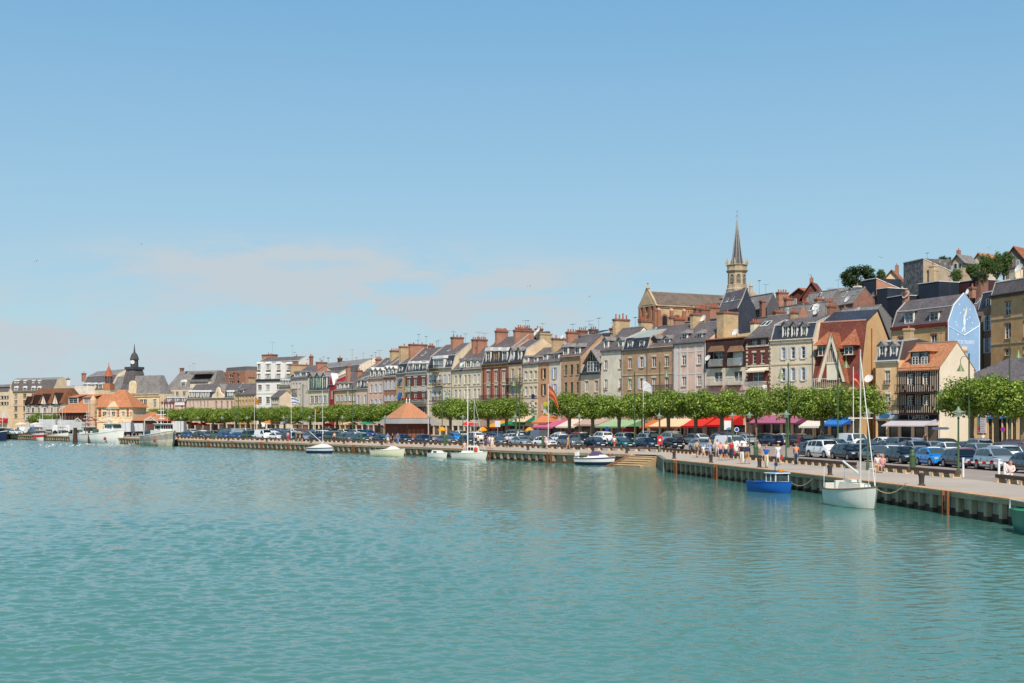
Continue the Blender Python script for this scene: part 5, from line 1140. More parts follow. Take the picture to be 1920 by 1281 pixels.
mb = MB(); sx0, sx1 = h.loc(1853.5, 780)[0], h.loc(1903, 780)[0]; z0, z1 = h.loc(1870, 785.5)[1], h.loc(1870, 776)[1]
mb.box(sx0, sx1, -.25, -.004, z0, z1, mat('office_sign_blue', '1583d6', .5)); o = mb.build('office_sign', h.root); text(o, 'OFFICE DE TOURISME', sx0+.1, (z0+z1)/2, .52, WHITE, y=-.262, center=False, sx=.96)
mb = MB(); a, z1 = h.loc(1834, 777); b, z0 = h.loc(1849.5, 812); z0 = max(z0, .9); mb.box(a, b, -.12, -.004, z0, z1, mat('poster_board', 'd8d2dc', .6, .05)); o = mb.build('poster_board', h.root)
mb = MB(); cols = ['2a2a2a', '3a7a8c', '2a8a7a', '4a9a5a', 'c04030', '7a3a3a', 'c05080']
for i in range(7):
    z = z1-.25-i*(z1-z0-.3)/7; mb.box(a+.08, a+.42, -.135, -.1205, z-.28, z, mat('poster_'+cols[i], cols[i], .6)); mb.box(a+.5, b-.1-.1*(i % 3), -.13, -.1205, z-.15, z-.08, mat('poster_line_grey', '9a9aa6', .6))
mb.build('poster_panel', o)
mb = MB(); ex, ez = h.loc(1806, 784); EM = mat('emblem_iron', '3a3030', .6)
for r0, a0_, a1_ in ((.62, 180, 360), (.44, 180, 360)):
    pts = [(ex+math.cos(math.radians(t))*r0, -.1, ez-.25+math.sin(math.radians(t))*r0) for t in range(a0_, a1_+1, 20)]; mb.path(pts, .07 if r0 > .5 else .03, EM, 5)
for dx in (-.4, -.22, 0, .22, .4): mb.tube((ex+dx*.6, -.1, ez-.6), (ex+dx, -.1, ez+.75), .03, .03, EM, 4)
mb.lathe([(.03, 0), (.16, .05), (.03, .1)], EM, 8, M=Matrix.Translation((ex, -.05, ez-.85)) @ Matrix.Rotation(PI/2, 4, 'X')); mb.build('emblem', h.root)
# black slate tower houses and hill houses
def blk(px0, px1, y0, y1, s0, s1, m, label, name='slate_hung_house', top=None, dep=6, win=None, rise=0, side=None):
    h = House(name, px0, px1, label, s0=s0, s1=s1, wall=m, eave=y0, depth=dep, base=4)
    hs = h.windows([(a, b) for _, a, b in win or []][:1], [p for p, _, _ in win or []], 6, bars=1) if win else []
    h.front(hs); D = dep; z = h.ze; mb = MB(); t = top or ZINCW
    mb.hull([(-.1, -.1, z-.05), (h.w+.1, -.1, z-.05), (h.w+.1, D+.1, z-.05-rise), (-.1, D+.1, z-.05-rise)], [(-.1, -.1, z+.1), (h.w+.1, -.1, z+.1), (h.w+.1, D+.1, z+.1-rise), (-.1, D+.1, z+.1-rise)], t)
    if rise: mb.box(-.0, h.w, D-.3, D, z-rise-.1, z-.0, m) if False else None
    h.roof = mb.build('roof', h.root); h.prof = lambda d: z; h.zr = z
    if side: mb = MB(); mb.poly([(h.w+.012, 0, 5), (h.w+.012, D, 5), (h.w+.012, D, z-rise-.06), (h.w+.012, 0, z-.06)], side); mb.build('side_cladding', h.root)
    return h
NAVY = mat('slate_navy_cladding', '2b333f', .6, .15); DIA = None
def diamond():
    m = bpy.data.materials.new('slate_diamond_cladding'); m.use_nodes = True; t = NT(m.node_tree)
    tc = t.n('ShaderNodeTexCoord'); sp = t.n('ShaderNodeSeparateXYZ', {0: tc.outputs['Object']})
    xy = t.m('ADD', sp.outputs[0], sp.outputs[1]); v = t.n('ShaderNodeCombineXYZ', {0: t.m('ADD', xy, t.m('MULTIPLY', sp.outputs[2], .9)), 1: t.m('SUBTRACT', xy, t.m('MULTIPLY', sp.outputs[2], .9)), 2: 0.0})
    ck = t.n('ShaderNodeTexBrick', {'Vector': v, 'Color1': hx('4e4c4c')+(1,), 'Color2': hx('8e8880')+(1,), 'Mortar': hx('5e5a58')+(1,), 'Scale': 1.0, 'Brick Width': .8, 'Row Height': .8, 'Mortar Size': .05}, offset=0)
    t.n('ShaderNodeOutputMaterial', {'Surface': t.n('ShaderNodeBsdfPrincipled', {'Base Color': ck.outputs[0], 'Roughness': .7})}); return m
DIA = diamond()
blk(1618, 1643, 524, 590, 9.4, 9.55, NAVY, 'navy slate tower house with two small white windows under the hilltop tree', win=[(1628, 548, 556), (1637, 547, 554)], dep=6, rise=2, side=BRICKO)
blk(1644, 1664, 541, 590, 9.6, 9.7, NAVY, 'low navy slate block between the two slate tower houses', dep=5)
blk(1664, 1692, 556, 590, 9.7, 9.9, NAVY, 'navy slate wall behind the white satellite dish and left roof end of the mural house', dep=5)
blk(1694, 1731, 489, 570, 9.0, 9.25, DIA, 'tall grey tower house clad in diamond-patterned slates', dep=6.5, rise=2.5, side=mat('pale_shingle', 'b3a38c', .85, .2))
blk(1722, 1760, 530, 565, 9.9, 10.1, NAVY, 'navy slate block in front of the diamond-patterned tower', dep=5)
blk(1761, 1836, 529, 560, 9.8, 10.2, mat('plum_render', '4c3032', .8, .25), 'long plum-coloured wall with white skylights behind the mural gable', dep=6)
def cottage(px0, px1, ev, rd, s0, s1, wl, rf, label, name='hilltop_house', dep=8, ch=None, win=True):
    h = House(name, px0, px1, label, s0=s0, s1=s1, wall=wl, eave=ev, depth=dep, base=6)
    h.front(h.windows([(ev+3, ev+9)], [px0+(px1-px0)*.3, px0+(px1-px0)*.7], 4) if win else []); h.gable(h.ridge_z(rd), rf, over=.4)
    for px, y in ch or []: h.chimney(px, y, ln=.8, th=.7, m=BRICKO, pots=1)
    return h
# gables of these face the camera: ridge runs away, built as turned boxes
def gabled(px, yb, ye, yr, s, w, dep, rot, wl, rf, label, ch=None):
    p = P(px, s); r = thing('hilltop_house', p, rot, label, 'house'); zb, ze, zr = Z(yb, s)-4, Z(ye, s), Z(yr, s); mb = MB()
    mb.hull([(-w/2, 0, zb), (w/2, 0, zb), (w/2, dep, zb), (-w/2, dep, zb)], [(-w/2, 0, ze), (w/2, 0, ze), (w/2, dep, ze), (-w/2, dep, ze)], wl)
    mb.prism([(-w/2, ze), (w/2, ze), (0, zr)], .01, dep-.01, wl); mb.build('wall', r)
    mb = MB(); k = (zr-ze)/(w/2)
    for sg in (-1, 1):
        q = [(0, -.5, zr), (0, dep+.5, zr), (sg*(w/2+.6), dep+.5, ze-.6*k), (sg*(w/2+.6), -.5, ze-.6*k)]; mb.hull(q, [(a, b, c+.16) for a, b, c in q], rf)
    ro = mb.build('roof', r)
    for x in (-w*.2, w*.2):
        mb = MB(); mb.box(x-.4, x+.4, -.06, -.003, ze-1.6, ze-.4, FRAME); mb.box(x-.32, x+.32, -.065, -.0605, ze-1.52, ze-.48, GLASS); mb.build('window', r)
    if ch:
        mb = MB(); mb.box(ch-.35, ch+.35, dep*.4, dep*.4+.7, ze, zr+1.3, BRICKO); mb.lathe([(.13, 0), (.1, .4)], POT, 6, (ch, dep*.4+.35, zr+1.3)); mb.build('chimney', ro)
    return r
gabled(1796, 505, 490, 478, 8.8, 2.6, 4.6, -.9, wallm('a8967e'), SLATEL, 'grey-roofed hilltop cottage with plain beige gable', ch=-1.2)
gabled(1836, 505, 488, 475, 8.5, 2.6, 5.5, -.9, wallm('c9bba2'), TILEO, 'hilltop cottage with orange roof half hidden by trees')
gabled(1902, 512, 484, 463, 9.4, 3.6, 8, -.8, mat('timber_grey', '7a6f68', .8), TILEF, 'large hilltop house with brown timber gable and orange roof at the right edge')
gabled(1672, 552, 532, 507, 8.6, 5.0, 5, -.5, wallm('c9b294'), TILEF, 'steep orange-brown roof peeking out left of the diamond slate tower', ch=.6)
gabled(1522, 575, 556, 530, 8.4, 4.4, 4, -.5, TILER, TILER, 'twin-peaked red roof on the skyline right of the church', ch=-.6)
gabled(1500, 575, 556, 541, 8.3, 6.5, 5, -.9, TILER, TILEF, 'long low red roof joined left of the twin-peaked roof')
gabled(1590, 570, 552, 540, 8.9, 3.4, 5, .6, SLATEL, SLATEL, 'grey slate hillside gable just below the round hilltop tree')
for px, yt, s, m_, lab in ((1754, 497, 9.3, wallm('b9a184'), 'bare tan chimney wall on the hill right of the diamond slate tower'),
                       (1846, 514, 10.2, BRICKR, 'broad red brick chimney block in front of the hilltop trees'), (1612, 536, 9.2, WHITE, 'small white chimney block on the hill beside the round tree')):
    p = P(px, s); r = thing('chimney_stack', p, .6, lab, 'chimney'); mb = MB(); w = .5 if px != 1846 else 1.1
    mb.box(-w, w, 0, 1.2, 8, Z(yt, s)-.3, m_); mb.box(-w-.1, w+.1, -.1, 1.3, Z(yt, s)-.3, Z(yt, s), m_); mb.build('stack', r)
    mb = MB(); mb.lathe([(.16, 0), (.12, .6)], POT, 8, (0, .6, Z(yt, s))); mb.build('pot', r)

# --- far left: town hall
def town_hall():
    LS = wallm('d6c4a0', .2)
    h = House('town_hall', 222, 300, 'cream town hall with slate pavilion roof and small clock turret', s0=6.05, s1=6.2, wall=LS, eave=739, depth=5, cat='building')
    hs = h.windows([(749, 764), (772, 783)], [229, 248, 265, 272, 290], 6, bars=2, lint=LS); h.front(hs, trim=[h.loc(260, 768)[1]]); h.cornice(.8, .6, LS)
    zt = h.loc(256, 706, 6)[1]; w = h.w; mb = MB()
    mb.hull([(0, 0, h.ze), (w, 0, h.ze), (w, 5, h.ze), (0, 5, h.ze)], [(2, 2, zt), (w-2, 2, zt), (w-2, 3.5, zt), (2, 3.5, zt)], SLATEL); h.roof = mb.build('roof', h.root); h.prof = lambda d: h.ze; h.zr = zt
    t, _ = h.loc(245, 730, 2); zz = lambda y: h.loc(245, y, 2)[1]; mb = MB(); q = lambda r, y: [(t-r, 2-r+1.5, zz(y)), (t+r, 2-r+1.5, zz(y)), (t+r, 2+r+1.5, zz(y)), (t-r, 2+r+1.5, zz(y))]
    prof = [(3.0, 731), (2.5, 720), (2.0, 700), (1.75, 693)]
    for (r0, y0), (r1, y1) in zip(prof[:-1], prof[1:]): mb.hull(q(r0, y0), q(r1, y1), SLATE)
    mb.hull(q(2.1, 693), q(2.1, 688), mat('turret_dark', '4a4a4c', .6)); tw = mb.build('turret', h.root)
    mb = MB(); mb.lathe([(1.2, zz(688)), (1.12, zz(675)), (1.4, zz(674)), (1.1, zz(668)), (.85, zz(664)), (.3, zz(660)), (.22, zz(656)), (.04, zz(644))], mat('turret_dark', '35383c'), 8, (t, 3.5, 0)); mb.build('lantern', tw)
    mb = MB(); M = Matrix.Translation((t+.35, 2.45, zz(679))) @ Matrix.Rotation(math.radians(35), 4, 'Z') @ Matrix.Rotation(PI/2, 4, 'X'); mb.lathe([(.02, 0), (.62, 0), (.62, .08), (.02, .08)], WHITE, 14, M=M); mb.box(-.03, .03, 0, .45, .085, .1, IRON, M); mb.box(-.03, .3, -.03, .03, .085, .1, IRON, M); mb.build('clock_face', tw)
    mb = MB(); t2, z2 = h.loc(248, 738); z3 = h.loc(248, 714)[1]
    pts = [(t2-1.6, z2), (t2+1.6, z2), (t2+1.2, z2+1.4)]+[(t2+math.cos(a)*1.1, z3-1.1+math.sin(a)*1.1) for a in [PI*k/6 for k in range(7)]]+[(t2-1.2, z2+1.4)]
    mb.prism(pts, -.3, .8, LS); mb.build('clock_pediment', h.root)
    for px in (275, 285): h.chimney(px, 708, ln=1.2, th=1.1, m=BRICKO, pots=1, d=8)
    h.chimney(292, 712, ln=.8, th=.8, m=BRICKO, pots=0, d=3, y1=740)
    # left slate wing with dormers
    h = House('town_hall_wing', 150, 206, 'slate mansard wing with three white dormers behind the orange market roofs', s0=5.5, s1=5.8, wall=LS, eave=732, depth=12, cat='building')
    h.front(h.windows([(741, 750)], [160, 172, 184, 196], 5)); h.mansard(h.loc(178, 705, 2)[1], h.ridge_z(697), SLATE, SLATEL, 2.5)
    for px in (160, 174, 188): h.dormer(px, 718, 731, 7, 'zinc', y=.2, hood=ZINCW, cheek=SLATEL)
    h.chimney(153, 700, ln=1.2, th=1.2, m=BRICKO, pots=1, d=2)
    h = House('town_hall_wing', 206, 226, 'short slate-roofed bay between the red cupola and the town hall clock turret', s0=5.8, s1=5.9, wall=LS, eave=735, depth=12, cat='building')
    h.front([]); h.mansard(h.loc(216, 707, 2)[1], h.ridge_z(704), SLATEL, SLATEL, 2.5)
town_hall()
# --- fish market halls
MR = mat('market_timber', '6a4a40', .8, .2)
def hall(px0, px1, s0, s1, ye, yr, dep, label, wl, inset=3, hs_rows=None, cols=None, lint=None):
    h = House('fish_market_hall', px0, px1, label, s0=s0, s1=s1, wall=wl, eave=ye, depth=dep, cat='market hall')
    hs = h.windows(hs_rows or [], cols or [], 7, bars=2, lint=lint) if hs_rows else []
    h.front(hs); zt = h.loc((px0+px1)/2, yr, dep/2)[1]; w = h.w; mb = MB()
    mb.hull([(-.6, -.6, h.ze), (w+.6, -.6, h.ze), (w+.6, dep+.6, h.ze), (-.6, dep+.6, h.ze)], [(inset, dep/2-.1, zt), (w-inset, dep/2-.1, zt), (w-inset, dep/2+.1, zt), (inset, dep/2+.1, zt)], TILEOM)
    h.roof = mb.build('roof', h.root); h.zr = zt; h.prof = lambda d: h.ze; return h
TILEOM = coursed('tile_bright_orange', 'b87a55', '946245', .25, .2, .8, .01, .15, .12)
RW = coursed('market_red_panel', 'b0502e', '8e6a50', .24, .08, .85, .01, .15, .1); CM = mat('market_cream', 'ead4ac', .85, .08)
h = hall(182, 248, 6.88, 6.95, 764, 731, 6.5, 'fish market pavilion with red panels, cream arches and steep orange pyramid roof', CM, 4.6, [(772, 781)], [196, 213, 232, 243], CM)
mb = MB()
for px in (188, 205, 222, 240): a, b = h.loc(px-3.5, 770)[0], h.loc(px+3.5, 770)[0]; mb.box(a, b, -.06, -.003, h.loc(px, 782)[1], h.loc(px, 767)[1], RW)
mb.build('red_panel', h.root)
mb = MB()
for px in (183.5, 191.8, 201.2, 208.8, 217.8, 225.6, 236.3, 243.6): a = h.loc(px, 770)[0]; [mb.box(a-(.22 if k % 2 else .32), a+(.22 if k % 2 else .32), -.12, -.062, h.ze-.5-.42*k, h.ze-.12-.42*k, CM) for k in range(7)]
mb.box(-.1, h.w+.1, -.16, -.125, h.ze-4.0, h.ze-3.7, CM); mb.build('quoins', h.root)
mb = MB(); t, z0 = h.loc(213, 766); mb.prism([(t-2.2, z0), (t+2.2, z0), (t+1, z0+1), (t, z0+1.9), (t-1, z0+1)], -.5, 1, CM); mb.prism([(t-3, h.loc(213, 795)[1]), (t+3, h.loc(213, 795)[1]), (t+3, z0-4.4), (t, z0-3.4), (t-3, z0-4.4)], -.9, -.1, CM); mb.build('entrance_gable', h.root)
t, zA = h.loc(204, 728, 3.3); cy = 3.3; zz = lambda y: h.loc(204, y, 3.3)[1]; mb = MB()
mb.box(t-1.1, t+1.1, cy-1.1, cy+1.1, zz(732), zz(719), TILEOM)
for a in range(8): mb.tube((t+math.cos(a*PI/4)*.9, cy+math.sin(a*PI/4)*.9, zz(719)), (t+math.cos(a*PI/4)*.9, cy+math.sin(a*PI/4)*.9, zz(706)), .1, .1, MR, 4)
mb.lathe([(1.3, zz(706)), (.9, zz(700)), (.1, zz(686)), (.05, zz(680))], mat('cupola_red', 'ad6248', .8, .1), 8, (t, cy, 0)); mb.build('cupola', h.roof)
mb = MB(); t, z0 = h.loc(175, 760, 1); mb.lathe([(1.1, .5), (1.1, z0), (1.15, z0+.4), (1.0, z0+1.4), (.5, z0+2.2), (.1, z0+2.8)], mat('turret_cream_red', 'c9a988', .8, .1), 12, (t, 1, 0)); mb.build('corner_turret', h.root)
h = hall(112, 186, 6.35, 6.55, 774, 740, 12, 'long open-sided fish market hall with orange roof and dark timber front', MR, 2.5)
for px in (137, 165): h.dormer(px, 742, 757, 17, 'shed', y=2.4, hood=TILEOM, cheek=MR, dep=3)
mb = MB()
for i in range(14): x = h.w*i/13; mb.box(x-.1, x+.1, -.5, -.3, .5, h.ze-.1, TIMB)
mb.build('timber_post', h.root)
h = hall(250, 268, 6.95, 7.05, 789, 773, 8, 'low lean-to end of the fish market with an orange roof beside the parked lorries', MR, 2)
# timbered house, hotel, far left
TH = wallm('cfc4b4', .15)
h = House('timbered_hotel', 47, 116, 'large half-timbered building with brown tiled roof and tall white gables left of the market', s0=5.65, s1=5.8, wall=TH, eave=757, depth=9, cat='building')
hs = h.windows([(765, 774), (779, 788)], [53, 62, 72, 84, 97, 108], 4, bars=1); h.front(hs); zt = h.loc(82, 729, 5)[1]; w = h.w
mb = MB(); mb.hull([(-.4, -.5, h.ze), (w+.4, -.5, h.ze), (w+.4, 9.4, h.ze), (-.4, 9.4, h.ze)], [(1.8, 4, zt), (w-1.2, 4, zt), (w-1.2, 5.5, zt), (1.8, 5.5, zt)], coursed('tile_brown', '7c5238', '5a3c2c', .25, .2, .8, .01, .2, .2)); h.roof = mb.build('roof', h.root)
mb = MB()
for i in range(26): x = w*i/25; mb.box(x-.07, x+.07, -.05, -.003, .6, h.ze-.02, TIMB)
for y in (776, 790): z = h.loc(82, y)[1]; mb.box(0, w, -.07, -.052, z, z+.2, TIMB)
mb.build('timber_frame', h.root)
for px, yt in ((55, 745), (69, 742), (85, 740), (107, 738)):
    t, z0 = h.loc(px, 760); z1 = h.loc(px, yt)[1]; ww = 1.0 if px < 80 else 1.5; mb = MB(); mb.prism([(t-ww, h.ze-.1), (t+ww, h.ze-.1), (t, z1)], -.7, 3.5, TH if px > 80 else TIMB)
    for sg in (-1, 1): mb.hull([(t, -.9, z1+.1), (t, 3.6, z1+.1), (t+sg*(ww+.3), 3.6, h.ze-.5), (t+sg*(ww+.3), -.9, h.ze-.5)], [(t, -.9, z1+.3), (t, 3.6, z1+.3), (t+sg*(ww+.3), 3.6, h.ze-.3), (t+sg*(ww+.3), -.9, h.ze-.3)], TIMB)
    mb.box(t-.06, t+.06, -.74, -.702, h.ze, z1-.3, TIMB); mb.build('front_gable', h.root)
h = House('beige_hotel', 16, 100, 'five-storey beige hotel with a tall grey mansard and arched white dormers', s0=5.15, s1=5.3, wall=wallm('d5c0a0', .15), eave=733, depth=8, cat='building')
hs = h.windows([(738, 746), (750, 758), (762, 771), (776, 784)], [29.5, 46, 62, 80], 6, bars=1); h.front(hs, trim=[h.loc(50, 761)[1]]); h.cornice(.5, .5)
h.mansard(h.loc(58, 712, 2)[1], h.ridge_z(709), SLATE, SLATEL, 2)
for px in (29.5, 46, 62, 73): h.dormer(px, 724, 733, 6, 'round', y=.1, hood=WHITE, cheek=WHITE, dep=2.5)
for px in (28, 33, 46, 62, 73): h.dormer(px, 713, 719, 3, 'zinc', y=1.2, hood=WHITE, cheek=SLATE, dep=1)
h = House('cream_corner_building', -40, 16, 'cream building with dark shutters and a red awning cut by the left edge', s0=5.2, s1=5.4, wall=wallm('c9b698', .2), eave=736, depth=1.5, cat='building')
hs = h.windows([(743, 749), (754, 760)], [-10, 2, 8, 13], 3, SHUTD, bars=0); h.front(hs); h.mansard(h.loc(0, 726, 1)[1], h.ridge_z(722), SLATE, SLATEL, 1); h.awning(-20, 15, 784, 792, AW('b8202c'), 2, .3)
h = House('narrow_town_house', 122, 140, 'narrow grey-white house with a white chimney behind the fish market', s0=5.6, s1=5.7, wall=wallm('c2beb4'), eave=724, depth=8)
h.front(h.windows([(732, 740)], [126, 134], 5)); h.flat(); h.chimney(124, 710, 726, ln=1, th=1, m=WHITE, pots=1, d=2)
h = House('brown_town_house', 108, 122, 'low brown-roofed house between the timbered hotel and the narrow grey-white house', s0=5.5, s1=5.6, wall=BRICKB, eave=738, depth=8)
h.front([]); h.gable(h.ridge_z(728), TILER)
h = House('ochre_block', 288, 312, 'plain ochre flat-roofed block behind the town hall', s0=5.2, s1=5.3, wall=wallm('cdb184'), eave=725, depth=9, cat='building')
h.front(h.windows([(740, 748)], [294, 303], 5)); h.flat()
# brick pavilion on the quay
def pavilion():
    s = 11.0; p = P(757, s); r = thing('quay_pavilion', p, 0, 'square brick pavilion with orange pyramid roof and grey zinc skirt on the car park', 'pavilion')
    rot = math.radians(33); R = Matrix.Rotation(rot, 4, 'Z'); zz = lambda y: Z(y, s)
    sq = lambda a, z: [R @ Vector((x*a, y*a, z)) for x, y in ((-1, -1), (1, -1), (1, 1), (-1, 1))]
    c = Vector((.45, 3.6, 0)); T = lambda L: [p_+c for p_ in L]
    mb = MB(); mb.hull(T(sq(2.9, 0)), T(sq(2.9, zz(794))), coursed('pavilion_brick', '7a4136', '5e4438', .24, .08, .85, .01, .2, .1)); mb.build('wall', r)
    mb = MB(); mb.hull(T(sq(4.25, zz(794.5))), T(sq(2.9, zz(784))), mat('zinc_skirt', '9c9a92', .5, .12, metal=.2)); mb.build('skirt_roof', r)
    mb = MB(); mb.hull(T(sq(3.05, zz(784.3))), T(sq(.35, zz(755))), coursed('pavilion_tile', 'bd8460', 'a56f4e', .2, .14, .8, .01, .12, .08)); ro = mb.build('roof', r)
    mb = MB()
    for k in (-.3, .3): q = R @ Vector((k, 0, 0))+c; mb.lathe([(.12, 0), (.05, .3), (.12, .5), (.02, .9)], WHITE, 6, (q.x, q.y, zz(755.5)))
    mb.build('finial', ro)
    for i in range(4):
        for k in (-.8, .8):
            q0 = Matrix.Rotation(rot+i*PI/2, 4, 'Z'); mb = MB(); mb.path([q0 @ Vector((k*2.8, -2.9, 1.6))+c, q0 @ Vector((k*2.8, -3.3, 2.2))+c, q0 @ Vector((k*2.8, -4.0, 2.75))+c], .07, GREENP, 5); mb.build('bracket', r)
    mb = MB()
    for k in range(4): mb.box(-1.7+k*.85, -1.0+k*.85, -2.98, -2.904, .1, 2.2, mat('pavilion_door', '8c5a44', .7), Matrix.Translation(c) @ R)
    mb.build('door', r)
pavilion()
rr = random.Random(3)
for h in HOUSES: # roof clutter on the terraces
    if not hasattr(h, 'zr') or not hasattr(h, 'roof') or h.px1 < 300: continue
    for k in range(1 if h.w < 6 else 2):
        if rr.random() < .75:
            t = rr.uniform(.5, h.w-.5); pt = h.A+h.u*t+h.back*(h.dep*.5); px = 960+F*pt.x/pt.y; h.aerial(px, YH-(h.zr+rr.uniform(1.2, 3.2)-HC)*F/pt.y)
# ---------------------------------------------------------------- trees
def leaf_mat(key, a, b, tr=.35):
    m = bpy.data.materials.new(key); m.use_nodes = True; t = NT(m.node_tree)
    g = t.n('ShaderNodeNewGeometry'); oi = t.n('ShaderNodeObjectInfo')
    c = t.ramp(g.outputs['Random Per Island'], [(0, a), (.55, tuple((x+y)/2 for x, y in zip(a, b))), (1, b)])
    c = t.n('ShaderNodeHueSaturation', {'Value': t.m('ADD', t.m('MULTIPLY', oi.outputs['Random'], .3), .85), 'Color': c}).outputs[0]
    p = t.n('ShaderNodeBsdfPrincipled', {'Base Color': c, 'Roughness': .42, 'Specular IOR Level': .45})
    tl = t.n('ShaderNodeBsdfTranslucent', {'Color': t.mix(.5, c, (.38, .55, .03))})
    t.n('ShaderNodeOutputMaterial', {'Surface': t.n('ShaderNodeMixShader', {0: tr, 1: p, 2: tl})}); return m
LEAF = leaf_mat('plane_leaves', (.035, .095, .012), (.40, .50, .07)); LEAFD = leaf_mat('dark_leaves', (.014, .035, .014), (.05, .09, .025), .2)
LEAFM = leaf_mat('hill_leaves', (.03, .07, .015), (.11, .17, .03), .3)
BARK = mat('plane_bark', '8a7a63', .9, .3, 3); BARKD = mat('dark_bark', '4c4036', .9, .3, 3)
def crown_mesh(name, rx, ry, rz, nclump, nleaf, size, m, seed, p=2.6, rag=.16):
    rnd = random.Random(seed); vs = []; fs = []
    cl = []
    for i in range(nclump):
        d = Vector((rnd.gauss(0, 1), rnd.gauss(0, 1), rnd.gauss(0, 1)*.9)).normalized()
        k = (abs(d.x)**p+abs(d.y)**p+abs(d.z)**p)**(-1/p); r = rnd.uniform(.5, .97)*k
        cl.append((Vector((d.x*rx*r, d.y*ry*r, d.z*rz*r)), rnd.uniform(.7, 1.25)))
    for c, sc in cl:
        R = sc*rx*.30
        for j in range(nleaf):
            d = Vector((rnd.gauss(0, 1), rnd.gauss(0, 1), rnd.gauss(0, 1))).normalized()
            q = c+Vector((d.x*R, d.y*R, d.z*R*.8))*rnd.uniform(.45, 1.0)
            if rnd.random() < rag: q += d*R*rnd.uniform(.1, .55)
            if q.z < -rz*1.12: q.z = -rz*rnd.uniform(.9, 1.12)
            n = (d+Vector((rnd.uniform(-.7, .7), rnd.uniform(-.7, .7), rnd.uniform(0, .9)))).normalized()
            a = n.orthogonal().normalized(); a = Matrix.Rotation(rnd.uniform(0, 6.28), 3, n) @ a; b = n.cross(a); s = size*rnd.uniform(.6, 1.35)
            i = len(vs); vs += [q-a*s*.5, q+b*s*.34+n*s*.08, q+a*s*.5, q-b*s*.34+n*s*.08]; fs.append((i, i+1, i+2, i+3))
    me = bpy.data.meshes.new(name); me.from_pydata([tuple(v) for v in vs], [], fs); me.materials.append(m); return me
def trunk_mesh(name, h, r, limbs, spread, top, m, seed):
    rnd = random.Random(seed); mb = MB(); bx, by = rnd.uniform(-.1, .1), rnd.uniform(-.1, .1)
    mb.path([(0, 0, -.3), (0, 0, .2), (bx*.5, by*.5, h*.5), (bx, by, h)], [r*1.5, r*1.1, r*.9, r*1.05], m, 9)
    for i in range(limbs):
        a = 2*PI*(i+rnd.uniform(-.25, .25))/limbs; k = rnd.uniform(.6, 1.0)*spread
        p0 = Vector((bx, by, h-.1)); p1 = Vector((bx+math.cos(a)*k*.4, by+math.sin(a)*k*.4, h+top*.28)); p2 = Vector((math.cos(a)*k*.75, math.sin(a)*k*.75, h+top*.5)); p3 = Vector((math.cos(a)*k, math.sin(a)*k, h+top*rnd.uniform(.7, .95)))
        mb.path([p0, p1, p2, p3], [r*.62, r*.45, r*.3, r*.1], m, 6)
        for q in (p1, p2):
            b = a+rnd.uniform(-1.2, 1.2); mb.tube(q, q+Vector((math.cos(b)*.8, math.sin(b)*.8, rnd.uniform(.4, 1.1))), r*.25, r*.06, m, 5)
    return mb.data(name, smooth=50)
crowns = [crown_mesh('crown', 3.35, 3.35, 1.95, 80, 112, .30, LEAF, k) for k in (1, 2, 3, 4)]
trunks = [trunk_mesh('trunk', 3.6, .27, 5, 2.2, 2.6, BARK, k) for k in (5, 6, 7)]
TREE = [(290, 6.7), (500, 7.7), (745, 9.3), (850, 10.1), (950, 10.9), (1068, 12.0), (1355, 13.6), (1540, 15.0), (1610, 15.6), (1835, 17.2), (1912, 17.8)]
TOPY = [(290, 766), (500, 763), (740, 757), (850, 748), (950, 747), (1068, 741), (1200, 737), (1355, 730), (1485, 724), (1610, 720), (1835, 709), (1990, 706)]
spots = []
px = 738
while px > 292: spots.append(px); px -= 2.95*lerp_tab(TREE, px)
lefts = len(spots)
names = [(p, 1.0, 'pollarded plane tree, %s from the right in the long left-hand row of trees' % nth(i)) for i, p in enumerate(spots)]
for i, p in enumerate((845, 879, 915, 950)): names.append((p, 1.0, 'pollarded plane tree, %s from the left of four right of the pavilion' % nth(i)))
for i, p in enumerate((1068, 1112, 1160, 1206, 1254, 1305, 1353)): names.append((p, 1.0, 'pollarded plane tree, %s from the left of seven left of the smallest tree' % nth(i)))
names.append((1418, .52, 'smallest plane tree, standing in front of the crimson brick house'))
names += [(1478, .95, 'plane tree in front of the cream stone house'), (1541, 1.0, 'plane tree with a pale forked trunk in front of the tall tiled house'), (1606, 1.02, 'plane tree in front of the beige house, behind the white sailboat mast')]
names += [(1822, .95, 'plane tree shading the left end of the tourist office'), (1869, 1.0, 'plane tree over the tourist office sign'), (1916, 1.0, 'plane tree cut by the right edge of the view')]
for i, (p, k, lab) in enumerate(names):
    s = lerp_tab(TREE, p); pos = P(p, s, .45); r = thing('plane_tree', pos, random.uniform(0, 6.28), lab, 'tree', 'pollarded plane trees along the road')
    zt = Z(lerp_tab(TOPY, p), s)-.35; zb = 3.55 if p > 760 else 3.0; c = link('crown', crowns[i % 4], r)
    hz = (zt-zb)/2; kk = k if k > .6 else .62
    c.location = (0, 0, zb+hz-.1+random.uniform(-.15, .1)); c.scale = (kk*random.uniform(.95, 1.06), kk*random.uniform(.95, 1.06), hz/2.1*random.uniform(.95, 1.05)); c.rotation_euler = (0, 0, random.uniform(0, 6))
    t = link('trunk', trunks[i % 3], r); t.scale = (k if k > .6 else .6,)*2+(.95,)
for i, (p, k, lab) in enumerate(((72, .75, 'left one of the two clipped trees in front of the timbered hotel'), (102, .7, 'right one of the two clipped trees in front of the timbered hotel'))):
    pos = P(p, 6.0, .4); r = thing('clipped_tree', pos, i, lab, 'tree'); c = link('crown', crowns[i], r); c.location = (0, 0, 3.6); c.scale = (1.05, .9, .8); link('trunk', trunks[0], r).scale = (.8, .8, .7)
